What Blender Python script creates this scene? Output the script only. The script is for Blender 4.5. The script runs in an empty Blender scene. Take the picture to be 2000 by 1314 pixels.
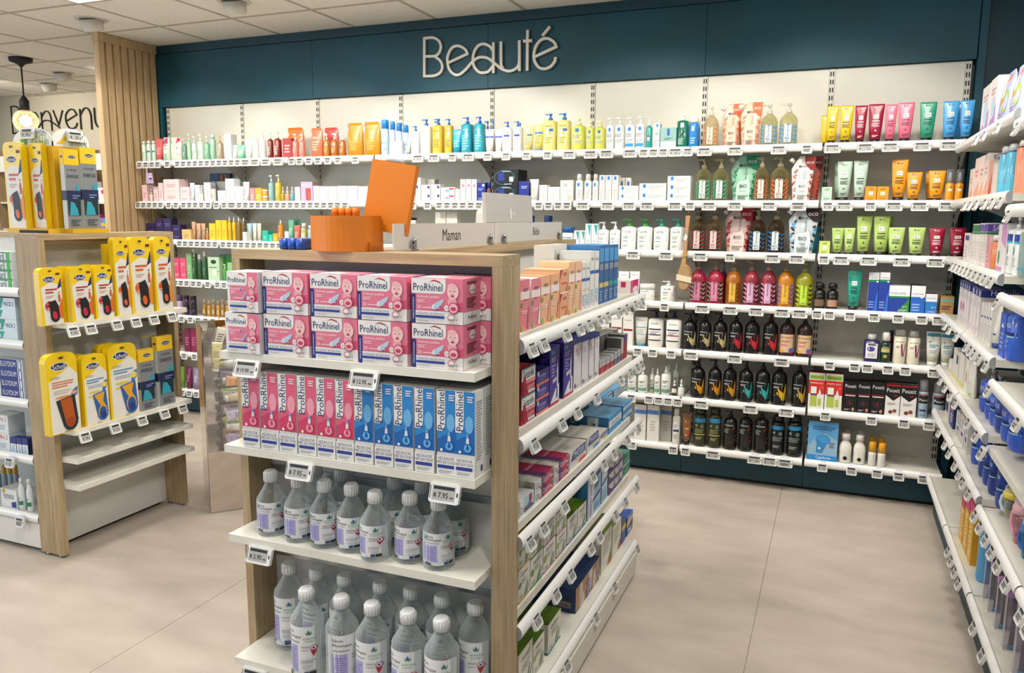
import bpy, math, random
from mathutils import Matrix, Vector
RND = random.Random(11)
S = bpy.context.scene
COL = S.collection
# ------------------------------------------------------------------ camera
CAMZ, FPX, PCX, PCY = 1.5, 1538.37, 1000.0, 657.0
def axes(a, b, c):
    ca, sa, cb, sb, cc, sc = math.cos(a), math.sin(a), math.cos(b), math.sin(b), math.cos(c), math.sin(c)
    f = Vector((-sa*cb, ca*cb, -sb)); r = Vector((ca, sa, 0)); u = r.cross(f)
    return cc*r+sc*u, -sc*r+cc*u, f
AR, AU, AF = axes(0.387039, 0.150849, 0.006793)
cam_d = bpy.data.cameras.new('camera'); cam_d.sensor_width = 36; cam_d.lens = FPX/2000*36; cam_d.clip_start = .02
cam = bpy.data.objects.new('camera', cam_d); COL.objects.link(cam)
mw = Matrix.Identity(4)
for i, ax in enumerate((AR, AU, -AF)):
    for j in range(3): mw[j][i] = ax[j]
mw[2][3] = CAMZ
cam.matrix_world = mw; S.camera = cam
# ------------------------------------------------------------------ world, exposure, big lights
CEIL = 2.75
S.view_settings.view_transform = 'Standard'; S.view_settings.look = 'None'
S.view_settings.exposure = -0.12; S.view_settings.gamma = 1; S.view_settings.use_curve_mapping = False
W = bpy.data.worlds.new('daylight'); S.world = W; W.use_nodes = True  # assumed daylight, added as fill through the sides left open
W.node_tree.nodes['Background'].inputs[0].default_value = (.62, .80, 1, 1)
W.node_tree.nodes['Background'].inputs[1].default_value = .35
CY = S.cycles
CY.max_bounces = 6; CY.diffuse_bounces = 3; CY.glossy_bounces = 3; CY.transmission_bounces = 4; CY.transparent_max_bounces = 10
CY.caustics_reflective = False; CY.caustics_refractive = False; CY.sample_clamp_indirect = 4
def area(name, loc, rot, sx, sy, power, col):
    d = bpy.data.lights.new(name, 'AREA'); d.shape = 'RECTANGLE'; d.size = sx; d.size_y = sy; d.energy = power; d.color = col
    o = bpy.data.objects.new(name, d); o.location = loc; o.rotation_euler = rot; COL.objects.link(o); return o
def spot(name, loc, target, power, ang, blend, col, rad=.05):
    d = bpy.data.lights.new(name, 'SPOT'); d.energy = power; d.spot_size = math.radians(ang); d.spot_blend = blend; d.color = col; d.shadow_soft_size = rad
    o = bpy.data.objects.new(name, d); o.location = loc; COL.objects.link(o)
    o.rotation_euler = (Vector(target)-Vector(loc)).to_track_quat('-Z', 'Y').to_euler(); return o
WARM, NEUT, COOL = (1, .92, .80), (1, .955, .88), (.72, .87, 1)
# assumed ceiling LED panels for general light (600 x 600 tiles); last two added to brighten the far area
PANELS_AND_FILL = [(-4.1, 2.35), (-1.6, 1.35), (.35, 2.9), (-.3, -.6), (-3.6, -.6), (-2.6, 3.2), (-6.4, 3.4), (-8.2, 3.0)]
for i, (x, y) in enumerate(PANELS_AND_FILL):
    area('panel_and_fill_lamp', (x, y, CEIL-.03), (0, 0, 0), .55, .55, 36, NEUT)
# gimbal ceiling spots that wash the shelves; those out of view assumed from wall scallops
SPOTS = [(-4.6, 3.15), (-3.55, 3.2), (-2.4, 3.25), (-1.2, 3.2), (-.3, 3.2), (.2, 1.6)]
for x, y in SPOTS[:5]:
    spot('shelf_wash_spot', (x+.06, y+.1, CEIL-.12), (x+.15, 4.75, 1.06), 46, 84, .32, WARM)
spot('side_wall_spot', (-.55, 1.7, CEIL-.12), (.8, 2.6, 1.0), 40, 88, .7, NEUT)  # side wall spots are assumed, no fittings in view
spot('side_wall_spot', (-.45, 3.2, CEIL-.12), (.8, 3.8, 1.1), 34, 80, .7, NEUT)
spot('island_spot', (-.15, .9, CEIL-.12), (-1.1, 1.8, .8), 40, 80, .7, NEUT)  # island spots likewise assumed, no fittings in view
spot('island_spot', (.1, 2.2, CEIL-.12), (-.9, 2.5, .7), 30, 80, .7, NEUT)
spot('far_wash_spot', (-7.6, 4.9, CEIL-.12), (-7.6, 6.2, 1.9), 60, 110, .8, WARM)
spot('far_wash_spot', (-6.0, 4.9, CEIL-.12), (-6.0, 6.2, 1.9), 60, 110, .8, WARM)
# assumed daylight from an unseen shop window; only this lamp is built
area('assumed_window_daylight', (-7.6, -1.6, 1.5), (math.radians(90), 0, math.radians(-62)), 3.6, 2.2, 110, COOL)
# ------------------------------------------------------------------ photo measuring helpers (pixel of the 2000x1314 frame -> metres)
def dirp(x, y): return AF+AR*((x-PCX)/FPX)-AU*((y-PCY)/FPX)
def onX(x, y, v): d = dirp(x, y); return Vector((0, 0, CAMZ))+d*(v/d.x)
def onY(x, y, v): d = dirp(x, y); return Vector((0, 0, CAMZ))+d*(v/d.y)
def onZ(x, y, v): d = dirp(x, y); return Vector((0, 0, CAMZ))+d*((v-CAMZ)/d.z)
def colX(x, Y, z): n = AR*FPX-AF*(x-PCX); return -(n.y*Y+n.z*(z-CAMZ))/n.x
def colY(x, X, z): n = AR*FPX-AF*(x-PCX); return -(n.x*X+n.z*(z-CAMZ))/n.y
def rowZ(y, X, Y): n = AU*FPX+AF*(y-PCY); return CAMZ-(n.x*X+n.y*Y)/n.z
# ------------------------------------------------------------------ materials
MC = {}
def lin(h):
    h = h.lstrip('#'); o = []
    if len(h) == 3: h = ''.join(ch*2 for ch in h)
    for i in (0, 2, 4):
        v = int(h[i:i+2], 16)/255; o.append(v/12.92 if v <= .04045 else ((v+.055)/1.055)**2.4)
    return (*o, 1)
def mat(c, r=.45, k=''):
    """c = colour, r = roughness, k: '' plain, m metal, c clear, g cloudy clear, s glossy coat, e lamp"""
    key = (c, r, k)
    if key in MC: return MC[key]
    m = bpy.data.materials.new('m_'+c.lstrip('#')+k); m.use_nodes = True; nt = m.node_tree; p = nt.nodes['Principled BSDF']
    p.inputs['Base Color'].default_value = lin(c); p.inputs['Roughness'].default_value = r
    m.diffuse_color = lin(c)
    if k == 'm': p.inputs['Metallic'].default_value = 1
    if k == 's': p.inputs['Coat Weight'].default_value = .22; p.inputs['Coat Roughness'].default_value = .08
    if k == 'd':
        t = nt.nodes.new('ShaderNodeBsdfTransparent'); mx = nt.nodes.new('ShaderNodeMixShader'); mx.inputs[0].default_value = .10
        nt.links.new(t.outputs[0], mx.inputs[1]); nt.links.new(p.outputs[0], mx.inputs[2]); nt.links.new(mx.outputs[0], nt.nodes['Material Output'].inputs[0])
    if k in 'cg' and k:
        t = nt.nodes.new('ShaderNodeBsdfTransparent'); mx = nt.nodes.new('ShaderNodeMixShader'); lw = nt.nodes.new('ShaderNodeLayerWeight')
        mr = nt.nodes.new('ShaderNodeMapRange'); lw.inputs[0].default_value = .35
        lo, hi = (.10, .75) if k == 'c' else (.42, .95)
        mr.inputs[3].default_value = lo; mr.inputs[4].default_value = hi
        nt.links.new(lw.outputs['Facing'], mr.inputs[0]); nt.links.new(mr.outputs[0], mx.inputs[0])
        t.inputs[0].default_value = tuple(min(1, .35+.65*v) if k == 'c' else min(1, .5+.5*v) for v in lin(c)[:3])+(1,)
        nt.links.new(t.outputs[0], mx.inputs[1]); nt.links.new(p.outputs[0], mx.inputs[2])
        nt.links.new(mx.outputs[0], nt.nodes['Material Output'].inputs[0])
    if k == 'e':
        p.inputs['Emission Color'].default_value = lin(c); p.inputs['Emission Strength'].default_value = r
    MC[key] = m
    return m
def tex_mat(name, c1, c2, scale, rough, kind='noise', bump=0, stretch=(1, 1, 1), detail=6, c3=None):
    m = bpy.data.materials.new(name); m.use_nodes = True; nt = m.node_tree; p = nt.nodes['Principled BSDF']
    N = nt.nodes.new; tc = N('ShaderNodeTexCoord'); mp = N('ShaderNodeMapping'); rp = N('ShaderNodeValToRGB')
    mp.inputs['Scale'].default_value = stretch
    nt.links.new(tc.outputs['Object'], mp.inputs[0])
    tx = N('ShaderNodeTexNoise'); tx.inputs['Scale'].default_value = scale; tx.inputs['Detail'].default_value = detail
    nt.links.new(mp.outputs[0], tx.inputs['Vector'])
    nt.links.new(tx.outputs[0], rp.inputs[0])
    rp.color_ramp.elements[0].position = .32; rp.color_ramp.elements[1].position = .68
    rp.color_ramp.elements[0].color = lin(c1); rp.color_ramp.elements[1].color = lin(c2)
    if c3: e = rp.color_ramp.elements.new(.5); e.color = lin(c3)
    nt.links.new(rp.outputs[0], p.inputs['Base Color']); p.inputs['Roughness'].default_value = rough
    if bump:
        b = N('ShaderNodeBump'); b.inputs['Strength'].default_value = bump; b.inputs['Distance'].default_value = .002
        nt.links.new(tx.outputs[0], b.inputs['Height']); nt.links.new(b.outputs[0], p.inputs['Normal'])
    m.diffuse_color = lin(c1); return m
OAK_Z = tex_mat('oak_upright', '9c8666', 'bba583', 9, .5, bump=.1, stretch=(9, 9, .55), c3='ab9471')
OAK_Y = tex_mat('oak_along_y', '9c8666', 'bba583', 9, .5, bump=.1, stretch=(9, .55, 9), c3='ab9471')
OAK_X = tex_mat('oak_along_x', '9c8666', 'bba583', 9, .5, bump=.1, stretch=(.55, 9, 9), c3='ab9471')
PINE = tex_mat('pine_slat', 'b99a70', 'd3b890', 6, .5, bump=.08, stretch=(8, 8, .5), c3='c6a97f')
TEAL = tex_mat('teal_board', '06404e', '084a5a', 2.5, .6)
TEAL_D = tex_mat('teal_kick_board', '083642', '093c49', 2.5, .5)
BACKP = tex_mat('white_steel_panel', 'd9d6ca', 'dfdcd1', 3, .42)
WHITE = mat('#e9e8e4', .4); SHELFW = tex_mat('white_shelf_laminate', 'dedcd0', 'e5e3d9', 5, .38)
RAILW = mat('#eeeeec', .28, 's'); STEEL = mat('#b8bcbf', .3, 'm'); DARK = mat('#14181a', .6)
CLEAR = mat('#f4f2ff', .12, 'c'); TILE = tex_mat('ceiling_tile', 'e6e2d8', 'ece8df', 40, .95, bump=.15)
RUN = mat('#b4aca0', .7); GREYP = tex_mat('grey_white_panel', 'd5d4cf', 'dad9d4', 3, .45)
FLOOR = tex_mat('vinyl_floor', 'b3a89c', 'c3b8ac', 3.2, .42, bump=.03, stretch=(1, 2.4, 1), detail=12, c3='bcb0a4')
# ------------------------------------------------------------------ mesh builder
class MB:
    def __init__(s): s.v = []; s.f = []; s.m = []; s.mats = []; s.sm = []
    def slot(s, m):
        if isinstance(m, str): m = mat(m)
        if m not in s.mats: s.mats.append(m)
        return s.mats.index(m)
    def add(s, vs, fs, m, smooth=False):
        b = len(s.v); k = s.slot(m); s.v += [tuple(q) for q in vs]
        for f in fs: s.f.append(tuple(b+i for i in f)); s.m.append(k); s.sm.append(smooth)
    def box(s, x0, x1, y0, y1, z0, z1, m, front=None, top=None, side=None):
        vs = [(x, y, z) for z in (z0, z1) for y in (y0, y1) for x in (x0, x1)]
        b = len(s.v); s.v += vs
        for f, mm in (((0, 1, 5, 4), front or m), ((3, 2, 6, 7), m), ((1, 3, 7, 5), side or m), ((2, 0, 4, 6), side or m), ((4, 5, 7, 6), top or m), ((2, 3, 1, 0), top or m)):
            s.f.append(tuple(b+i for i in f)); s.m.append(s.slot(mm)); s.sm.append(False)
        return s
    def loft(s, rings, m, seg=16, cap=True, smooth=True):
        """rings: (z, half width, half depth, superellipse exponent, x shift, y shift)"""
        vs = []; fs = []
        for q in rings:
            z, a, b = q[:3]; n = q[3] if len(q) > 3 else 2; xo = q[4] if len(q) > 4 else 0; yo = q[5] if len(q) > 5 else 0
            for i in range(seg):
                t = 2*math.pi*(i+.5)/seg; c, d = math.cos(t), math.sin(t)
                vs.append((xo+a*math.copysign(abs(c)**(2/n), c), yo+b*math.copysign(abs(d)**(2/n), d), z))
        for k in range(len(rings)-1):
            for i in range(seg):
                j = (i+1) % seg; fs.append((k*seg+i, k*seg+j, (k+1)*seg+j, (k+1)*seg+i))
        s.add(vs, fs, m, smooth)
        if cap:
            b = len(s.v)-len(vs); k = s.slot(m)
            s.f.append(tuple(b+i for i in reversed(range(seg)))); s.m.append(k); s.sm.append(False)
            o = b+(len(rings)-1)*seg
            s.f.append(tuple(o+i for i in range(seg))); s.m.append(k); s.sm.append(False)
        return s
    def tube(s, pts, r, m, seg=8):
        pts = [Vector(p) for p in pts]; vs = []; fs = []
        for i, p in enumerate(pts):
            t = (pts[min(i+1, len(pts)-1)]-pts[max(i-1, 0)]).normalized()
            a = t.cross(Vector((0, 1, .01))); a = a.normalized() if a.length > .05 else t.cross(Vector((1, 0, 0))).normalized()
            b = t.cross(a)
            for k in range(seg):
                w = 2*math.pi*k/seg; vs.append(p+a*(r*math.cos(w))+b*(r*math.sin(w)))
        for i in range(len(pts)-1):
            for k in range(seg): j = (k+1) % seg; fs.append((i*seg+k, i*seg+j, (i+1)*seg+j, (i+1)*seg+k))
        fs += [tuple(reversed(range(seg))), tuple((len(pts)-1)*seg+k for k in range(seg))]
        s.add(vs, fs, m, True); return s
    def prism(s, pts, y0, y1, m, front=None, smooth=False):
        """pts: outline in x, z (counter-clockwise seen from -y), extruded in y"""
        n = len(pts); vs = [(x, y0, z) for x, z in pts]+[(x, y1, z) for x, z in pts]; b = len(s.v); s.v += vs
        k = s.slot(m); kf = s.slot(front or m)
        s.f.append(tuple(b+i for i in range(n))); s.m.append(kf); s.sm.append(False)
        s.f.append(tuple(b+n+i for i in reversed(range(n)))); s.m.append(k); s.sm.append(False)
        for i in range(n):
            j = (i+1) % n; s.f.append((b+j, b+i, b+n+i, b+n+j)); s.m.append(k); s.sm.append(smooth)
        return s
    def mesh(s, name):
        me = bpy.data.meshes.new(name); me.from_pydata(s.v, [], s.f)
        for m in s.mats: me.materials.append(m)
        me.polygons.foreach_set('material_index', s.m); me.polygons.foreach_set('use_smooth', s.sm)
        me.update(); return me
def link(name, me, parent=None, loc=None, rz=None, rot=None):
    o = bpy.data.objects.new(name, me); COL.objects.link(o)
    if loc is not None: o.location = loc
    if rz: o.rotation_euler = (0, 0, rz)
    if rot: o.rotation_euler = rot
    if parent: o.parent = parent
    return o
def tag(o, label, cat, group=None, kind=None):
    if label: o['label'] = label
    if cat: o['category'] = cat
    if group: o['group'] = group
    if kind: o['kind'] = kind
    return o
def boxo(name, x0, x1, y0, y1, z0, z1, m, parent=None, **k):
    o = link(name, MB().box(x0, x1, y0, y1, z0, z1, m, **k).mesh(name), parent); return o
def struct(o): o['kind'] = 'structure'; return o
def empty(name, loc=(0, 0, 0)): return link(name, None, None, loc)
# deferred labels: look + place, with an ordinal only where the look repeats on that place
REG = []
def reg(o, look, cat, where, key, frm, group=None): REG.append((o, look, cat, where, key, frm, group)); return o
ORD = ['', 'first', 'second', 'third', 'fourth', 'fifth', 'sixth', 'seventh', 'eighth', 'ninth', 'tenth', 'eleventh', 'twelfth']
def ordn(i): return ORD[i] if i < len(ORD) else str(i)+('th' if 10 < i % 100 < 14 else {1: 'st', 2: 'nd', 3: 'rd'}.get(i % 10, 'th'))
def finish_labels():
    g = {}
    for e in REG: g.setdefault((e[1], e[3]), []).append(e)
    for (look, where), es in g.items():
        es.sort(key=lambda e: e[4])
        for i, (o, _, cat, _, _, frm, group) in enumerate(es):
            if len(es) == 1: lab = f'{look} {where}'
            else: lab = f'{ordn(i+1)} {look} {frm} {where}'
            for cut in ((' on the ', ' on '), (' in the ', ' in '), (' from the ', ' from '), (' the ', ' ')):
                if len(lab.split()) > 16: lab = lab.replace(*cut)
            if len(lab.split()) > 16: print('LONGLABEL', len(lab.split()), lab)
            tag(o, lab, cat, group or (f'{cat}s {where}' if len(es) > 1 else None))
# ------------------------------------------------------------------ room shell
fl = boxo('floor', -11, 1.2, -3, 7, -.06, -.004, mat('#8f857a', .7)); struct(fl)
fx = [1.2, -.195, -2.195, -4.195, -6.195, -8.195, -11]
for k in range(6): boxo('vinyl_sheet', fx[k+1]+.0012, fx[k]-.0008, -3, 7, -.004, 0, FLOOR, fl)
TP = .614; A0 = onZ(311.4, 51.5, CEIL)
ceil = struct(boxo('ceiling', -11, 1.2, -3, 7, CEIL+.02, CEIL+.1, mat('#c9c2b6', .9)))
tm = MB().box(-TP/2+.012, TP/2-.012, -TP/2+.012, TP/2-.012, 0, .02, TILE).mesh('tile')
LEDC = onZ(161, 7.5, CEIL); ledc = (round((LEDC.x-A0.x)/TP), round((LEDC.y-A0.y)/TP)-1)
for i in range(-8, 9):
    for j in range(-5, 4):
        if (i, j) == ledc: continue
        x, y = A0.x+(i+.5)*TP, A0.y+(j+.5)*TP
        if y < .6 or x > .85 or (y > 5.0 and x > -4.6): continue
        link('tile', tm, ceil, (x, y, CEIL))
rm = MB()
for i in range(-9, 10): rm.box(A0.x+i*TP-.012, A0.x+i*TP+.012, 0, 6.2, CEIL-.002, CEIL+.019, RUN)
for j in range(-6, 4): rm.box(-10.2, .88, A0.y+j*TP-.012, A0.y+j*TP+.012, CEIL-.0023, CEIL+.0185, RUN)
link('grid_runners', rm.mesh('grid_runners'), ceil)
lx, ly = A0.x+(ledc[0]+.5)*TP, A0.y+(ledc[1]+.5)*TP
led = boxo('ceiling_light', lx-.3, lx+.3, ly-.3, ly+.3, CEIL-.004, CEIL+.018, mat('#d8d8d4', .5))
boxo('diffuser', lx-.28, lx+.28, ly-.28, ly+.28, CEIL-.006, CEIL-.0041, mat('#fff3dc', 4, 'e'), led)
tag(led, 'lit square ceiling panel light beside the round spots', 'ceiling light')
FY, PY = 4.72, 4.75
wb = struct(boxo('wall_back', -4.95, 1.2, 4.80, 4.95, 0, CEIL+.02, mat('#5d6663', .8)))
struct(boxo('wall_side', -4.97, -4.87, 4.82, 6.3, 0, CEIL+.02, mat('#cfc6b2', .8)))
struct(boxo('wall_far', -11, -4.87, 6.20, 6.3, 0, CEIL+.02, mat('#cdc5b0', .85)))
struct(boxo('wall_right', .90, 1.0, -3, 4.98, 0, CEIL+.02, TEAL))
# teal header boards over the back wall
hd = empty('trim_1', (0, 0, 0)); struct(hd)
xs_b = [-4.87, -3.43, -2.1, -.75, .60]
for a, b in zip(xs_b, xs_b[1:]): boxo('board', a+.0012, b-.0012, FY, 4.80, 2.305, CEIL-.06, TEAL, hd)
boxo('cap_rail', -4.87, .60, FY-.012, 4.80, CEIL-.058, CEIL-.003, TEAL_D, hd)
hd2 = empty('trim_2', (0, 0, 0)); struct(hd2)
boxo('corner_post', .603, .637, 4.70, 4.80, 0, CEIL-.003, TEAL, hd2)
boxo('filler_board', .64, .90, 4.76, 4.80, 0, CEIL-.003, TEAL_D, hd2)
hd3 = empty('trim_3', (0, 0, 0)); struct(hd3)
for k in range(3): boxo('board', .862, .90, 4.70-1.34*(k+1)+.001, 4.70-1.34*k-.001, 2.2, CEIL-.003, TEAL, hd3)
boxo('stile', -4.87, -4.815, FY, 4.80, 0, 2.303, TEAL, hd)
# ------------------------------------------------------------------ shelf hardware
def arc_rail(L, along='x'):
    """rounded price rail; front bulges to -y; runs in x from 0 to L"""
    pts = [(.012*0, .021)]+[(-.016*math.sin(math.pi*k/8), .021*math.cos(math.pi*k/8)) for k in range(9)]+[(.004, -.017), (.004, .017)]
    m = MB(); n = len(pts); vs = [(x, y, z) for x in (0, L) for y, z in pts]
    fs = [(i, (i+1) % n, n+(i+1) % n, n+i) for i in range(n)]
    m.add(vs, fs, RAILW, True); m.add(vs, [tuple(range(n)), tuple(n+i for i in reversed(range(n)))], mat('#9a9ca0', .5))
    return m.mesh('price_rail')
def slotted(z0, z1):
    m = MB().box(-.014, .014, 0, .03, z0, z1, mat('#cfccc2', .4)); n = int((z1-z0)/.042)
    for k in range(n):
        z = z0+.02+k*.042
        for x in (-.0095, .003): m.box(x, x+.0065, -.0006, .001, z, z+.024, DARK)
    return m.mesh('upright')
XS = [-4.80, -4.095, -3.43, -2.763, -2.098, -1.432, -.765, -.09, .585]
ZS = [1.865, 1.575, 1.300, 1.012, .745, .470, .187]
RY = 4.44
UPM = slotted(.1, 2.30)
def bracket_mesh(d=.27, h=.12):
    pts = [(0, 0), (d, 0)]+[(d*(1-math.sin(t)*.97), -h+h*(1-math.cos(t))*0+h*.02-h*.0+(h*.98)*(1-math.sin(t)) if 0 else -h*math.sin(t)**1.5) for t in [k*math.pi/16 for k in range(1, 9)]]+[(0, -h)]
    m = MB(); n = len(pts)
    vs = [(x, -y, z) for x in (-.0015, .0015) for y, z in pts]
    m.add(vs, [tuple(range(n)), tuple(n+i for i in reversed(range(n)))]+[(i, n+i, n+(i+1) % n, (i+1) % n) for i in range(n)], mat('#cdcac2', .4))
    return m.mesh('bracket')
BRM = bracket_mesh()
ords = ['first', 'second', 'third', 'fourth', 'fifth', 'sixth', 'seventh', 'eighth']
for i in range(8):
    x0, x1 = XS[i], XS[i+1]; w = x1-x0
    bay = empty('shelving_bay', (x0, PY, 0))
    tag(bay, f'white shelving bay of seven shelves under the lettered teal header, {ords[i]} from the slatted screen', 'shelving', 'shelving bays along the teal back wall')
    boxo('back_panel', .0295, w-(.0295 if i == 7 else .0005), .002, .04, .10, 2.302, BACKP, bay)
    link('upright', UPM, bay, (.0145, -.004, 0))
    if i == 7: link('upright', UPM, bay, (w-.0145, -.004, 0))
    L = w-.012; rl = arc_rail(L); sm = MB().box(0, L, RY+.006-PY, -.006, -.013, .012, SHELFW).mesh('shelf')
    for z in ZS:
        sh = link('shelf', sm, bay, (.006, 0, z))
        link('price_rail', rl, sh, (0, RY+.002-PY, 0))
        for bx in ((.012, L-.012) if i == 7 else (.012,)): link('bracket', BRM, sh, (bx, -.01, -.0135))
    kp = boxo('kick_plate', .001, w-.001, 4.53-PY, 4.55-PY, .022, .165, TEAL_D, bay)
    boxo('base', .003, w-.003, 4.56-PY, 0, 0, .15, DARK, bay)
# right hand wall: bays run towards the camera
YB = [4.40, 3.68, 3.01, 2.345, 1.68]
RZ = [[1.835, 1.575, 1.305, 1.025, .765, .54, .19], [1.835, 1.575, 1.305, 1.025, .765, .54, .19], [1.80, 1.53, 1.245, .955, .735, .515, .19], [1.80, 1.53, 1.245, .955, .735, .515, .19]]
RXF, RXB = .515, .86
for i in range(4):
    y0, y1 = YB[i+1], YB[i]; w = y1-y0
    bay = empty('shelving_bay', (RXB, y1, 0)); bay.rotation_euler = (0, 0, -math.pi/2)   # local x runs to -y, local y runs to +x
    tag(bay, f'side shelving bay on the teal side wall, {ords[i]} from the corner', 'shelving', 'shelving bays along the side wall')
    boxo('back_panel', .0295, w-.0005, .002, .035, .10, 2.2, TEAL, bay)
    link('upright', slotted(.1, 2.2) if i == 0 else bpy.data.meshes['upright.001'], bay, (.0145, -.004, 0))
    L = w-.010; rl = arc_rail(L); d = RXB-RXF
    sm = MB().box(0, L, -d+.006, -.006, -.013, .012, SHELFW).mesh('shelf')
    for k, z in enumerate(RZ[i]):
        sh = link('shelf', sm, bay, (.005, 0, z))
        if not (i >= 2 and k == 4): link('price_rail', rl, sh, (0, -d+.002, 0))
        for bx in (.012, L-.012): link('bracket', BRM, sh, (bx, -.006, -.0135))
    boxo('kick_plate', .001, w-.001, .547-RXB, .57-RXB, .012, .168, TEAL_D, bay)
    boxo('base', .003, w-.003, .58-RXB, 0, 0, .15, DARK, bay)
# ------------------------------------------------------------------ slatted screen
sc = empty('slatted_screen', (-4.85, 4.2, 0)); tag(sc, 'pale wooden slatted screen standing between floor and ceiling', 'screen')
for k in range(8):
    y = .0+k*.0645
    boxo('slat', -.032, .018, y, y+.0465, .0505, CEIL-.0605, PINE, sc)
boxo('top_rail', -.036, .0225, -.004, .51, CEIL-.06, CEIL-.003, PINE, sc)
boxo('foot_rail', -.036, .0225, -.004, .51, 0.001, .05, PINE, sc)
boxo('back_rail', -.045, -.0325, .002, .5, 1.0, 1.05, PINE, sc)
# ------------------------------------------------------------------ wall letters
def smooth(pts, n=6):
    out = []; P = [pts[0]]+list(pts)+[pts[-1]]
    for i in range(1, len(P)-2):
        for k in range(n):
            t = k/n; q = []
            for c in (0, 1):
                a, b, d, e = P[i-1][c], P[i][c], P[i+1][c], P[i+2][c]
                q.append(.5*(2*b+(d-a)*t+(2*a-5*b+4*d-e)*t*t+(3*b-a-3*d+e)*t**3))
            out.append(tuple(q))
    out.append(pts[-1]); return out
def sign(name, label, letters, ox, oy, sc_, Y, r, m, my):
    root = empty(name, (0, Y, 0)); tag(root, label, 'sign')
    for strokes in letters:
        mb = MB()
        for st in strokes:
            pts = smooth(st) if len(st) > 2 else st
            P = []
            for x, y in pts: q = onY(ox+x*sc_, oy+y*sc_, Y); P.append((q.x, 0, q.z))
            # flat ribbon with depth
            n = len(P); vs = []
            for i in range(n):
                a, b = Vector(P[max(i-1, 0)]), Vector(P[min(i+1, n-1)]); t = (b-a).normalized(); nn = Vector((-t.z, 0, t.x))
                c = Vector(P[i])
                if i == 0: c -= t*r*.9
                if i == n-1: c += t*r*.9
                for s_, yy in ((1, -my), (-1, -my), (-1, 0), (1, 0)): vs.append(c+nn*(r*s_)+Vector((0, yy, 0)))
            fs = [(4*i+k, 4*i+(k+1) % 4, 4*i+4+(k+1) % 4, 4*i+4+k) for i in range(n-1) for k in range(4)]+[(3, 2, 1, 0), tuple(4*n-4+k for k in range(4))]
            mb.add(vs, fs, m)
            my += .0004
        link('letter', mb.mesh('letter'), root)
    return root
BEAU = [
 [[(190, 285), (190, 745)], [(190, 285), (300, 278), (370, 320), (392, 390), (370, 460), (320, 500), (205, 505)], [(320, 505), (385, 560), (410, 630), (385, 700), (310, 740), (190, 745)]],
 [[(490, 580), (715, 475)], [(715, 475), (690, 420), (610, 378), (530, 400), (480, 490), (475, 580), (500, 670), (560, 725), (620, 725), (690, 670), (770, 580), (840, 525), (910, 515), (980, 535), (1060, 600), (1140, 660), (1220, 685), (1290, 665), (1335, 620), (1350, 560)]],
 [[(1030, 440), (990, 385), (920, 355), (850, 375), (800, 450), (783, 550), (800, 630), (850, 690), (900, 705), (970, 690), (1030, 620)], [(1033, 350), (1033, 695)]],
 [[(1125, 340), (1128, 600), (1145, 640)], [(1350, 325), (1350, 670)]],
 [[(1450, 200), (1445, 665)], [(1410, 320), (1490, 315)]],
 [[(1540, 510), (1800, 390)], [(1800, 390), (1770, 330), (1690, 288), (1610, 310), (1550, 390), (1528, 490), (1540, 570), (1590, 640), (1660, 658), (1730, 630), (1780, 570), (1790, 530)], [(1640, 245), (1715, 155)]]]
sign('wall_sign', 'raised pale lettering of thin rounded letters on the teal header', BEAU, 800, 30, .16, FY-.004, .0082, mat('#d9d2c4', .45), .014)
BIEN = [
 [[(127, 875), (152, 1180)], [(127, 875), (190, 872), (238, 930), (232, 985), (190, 1020), (140, 1025)], [(190, 1020), (250, 1060), (255, 1120), (225, 1165), (152, 1180)]],
 [[(285, 950), (300, 1150)]],
 [[(330, 1055), (440, 995)], [(440, 995), (410, 945), (360, 945), (325, 1010), (335, 1080), (370, 1130), (430, 1125), (490, 1050), (540, 1030), (600, 1050), (690, 1115)]],
 [[(475, 940), (495, 1150)], [(482, 990), (520, 930), (560, 935), (588, 1000), (603, 1145)]],
 [[(615, 920), (680, 1085)], [(680, 1085), (720, 920)]],
 [[(765, 1040), (885, 965)], [(885, 965), (850, 910), (800, 910), (760, 970), (768, 1060), (810, 1120), (870, 1110), (890, 1065)]],
 [[(920, 905), (938, 1130)], [(930, 960), (970, 895), (1010, 895), (1045, 960), (1060, 1130)]],
 [[(1085, 890), (1100, 1050), (1140, 1110), (1190, 1110), (1230, 1060), (1225, 880)], [(1225, 880), (1240, 1100)]],
 [[(1280, 1000), (1395, 930)], [(1395, 930), (1360, 875), (1310, 875), (1275, 935), (1283, 1025), (1325, 1085), (1385, 1075), (1400, 1030)]]]
sign('wall_sign', 'thin black lettering high on the far cream wall behind the pendant bulb', BIEN, 0, 60, .17, 6.195, .0062, mat('#1b1712', .5), .006)
# ------------------------------------------------------------------ ceiling fittings
def gimbal(px, py, label):
    p = onZ(px, py, CEIL); o = empty('ceiling_spotlight', p); tag(o, label, 'spotlight', 'round gimbal spotlights in the tiled ceiling')
    m = MB(); m.loft([(-.004, .098, .098), (.0, .1, .1)], mat('#cfc9bf', .5), 24); link('ring', m.mesh('ring'), o)
    h = MB().loft([(-.066, .058, .058), (-.06, .063, .063), (.01, .072, .072)], mat('#d3cdc3', .5), 24)
    hh = link('lamp_head', h.mesh('lamp_head'), o, (0, 0, -.005), rot=(math.radians(18), math.radians(4), 0))
    link('lens', MB().loft([(-.067, .045, .045), (-.0664, .045, .045)], mat('#fff0d0', 2.5, 'e'), 20).mesh('lens'), hh)
    return o
gimbal(178, 38, 'round white gimbal spotlight in the ceiling beside the slatted screen')
gimbal(457, 3, 'round white gimbal spotlight in the ceiling before the teal header')
gimbal(122, 142, 'distant round ceiling spotlight throwing a light streak over the pendant')
gimbal(95, 163, 'most distant low round ceiling spotlight near the far lettered wall')
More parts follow.
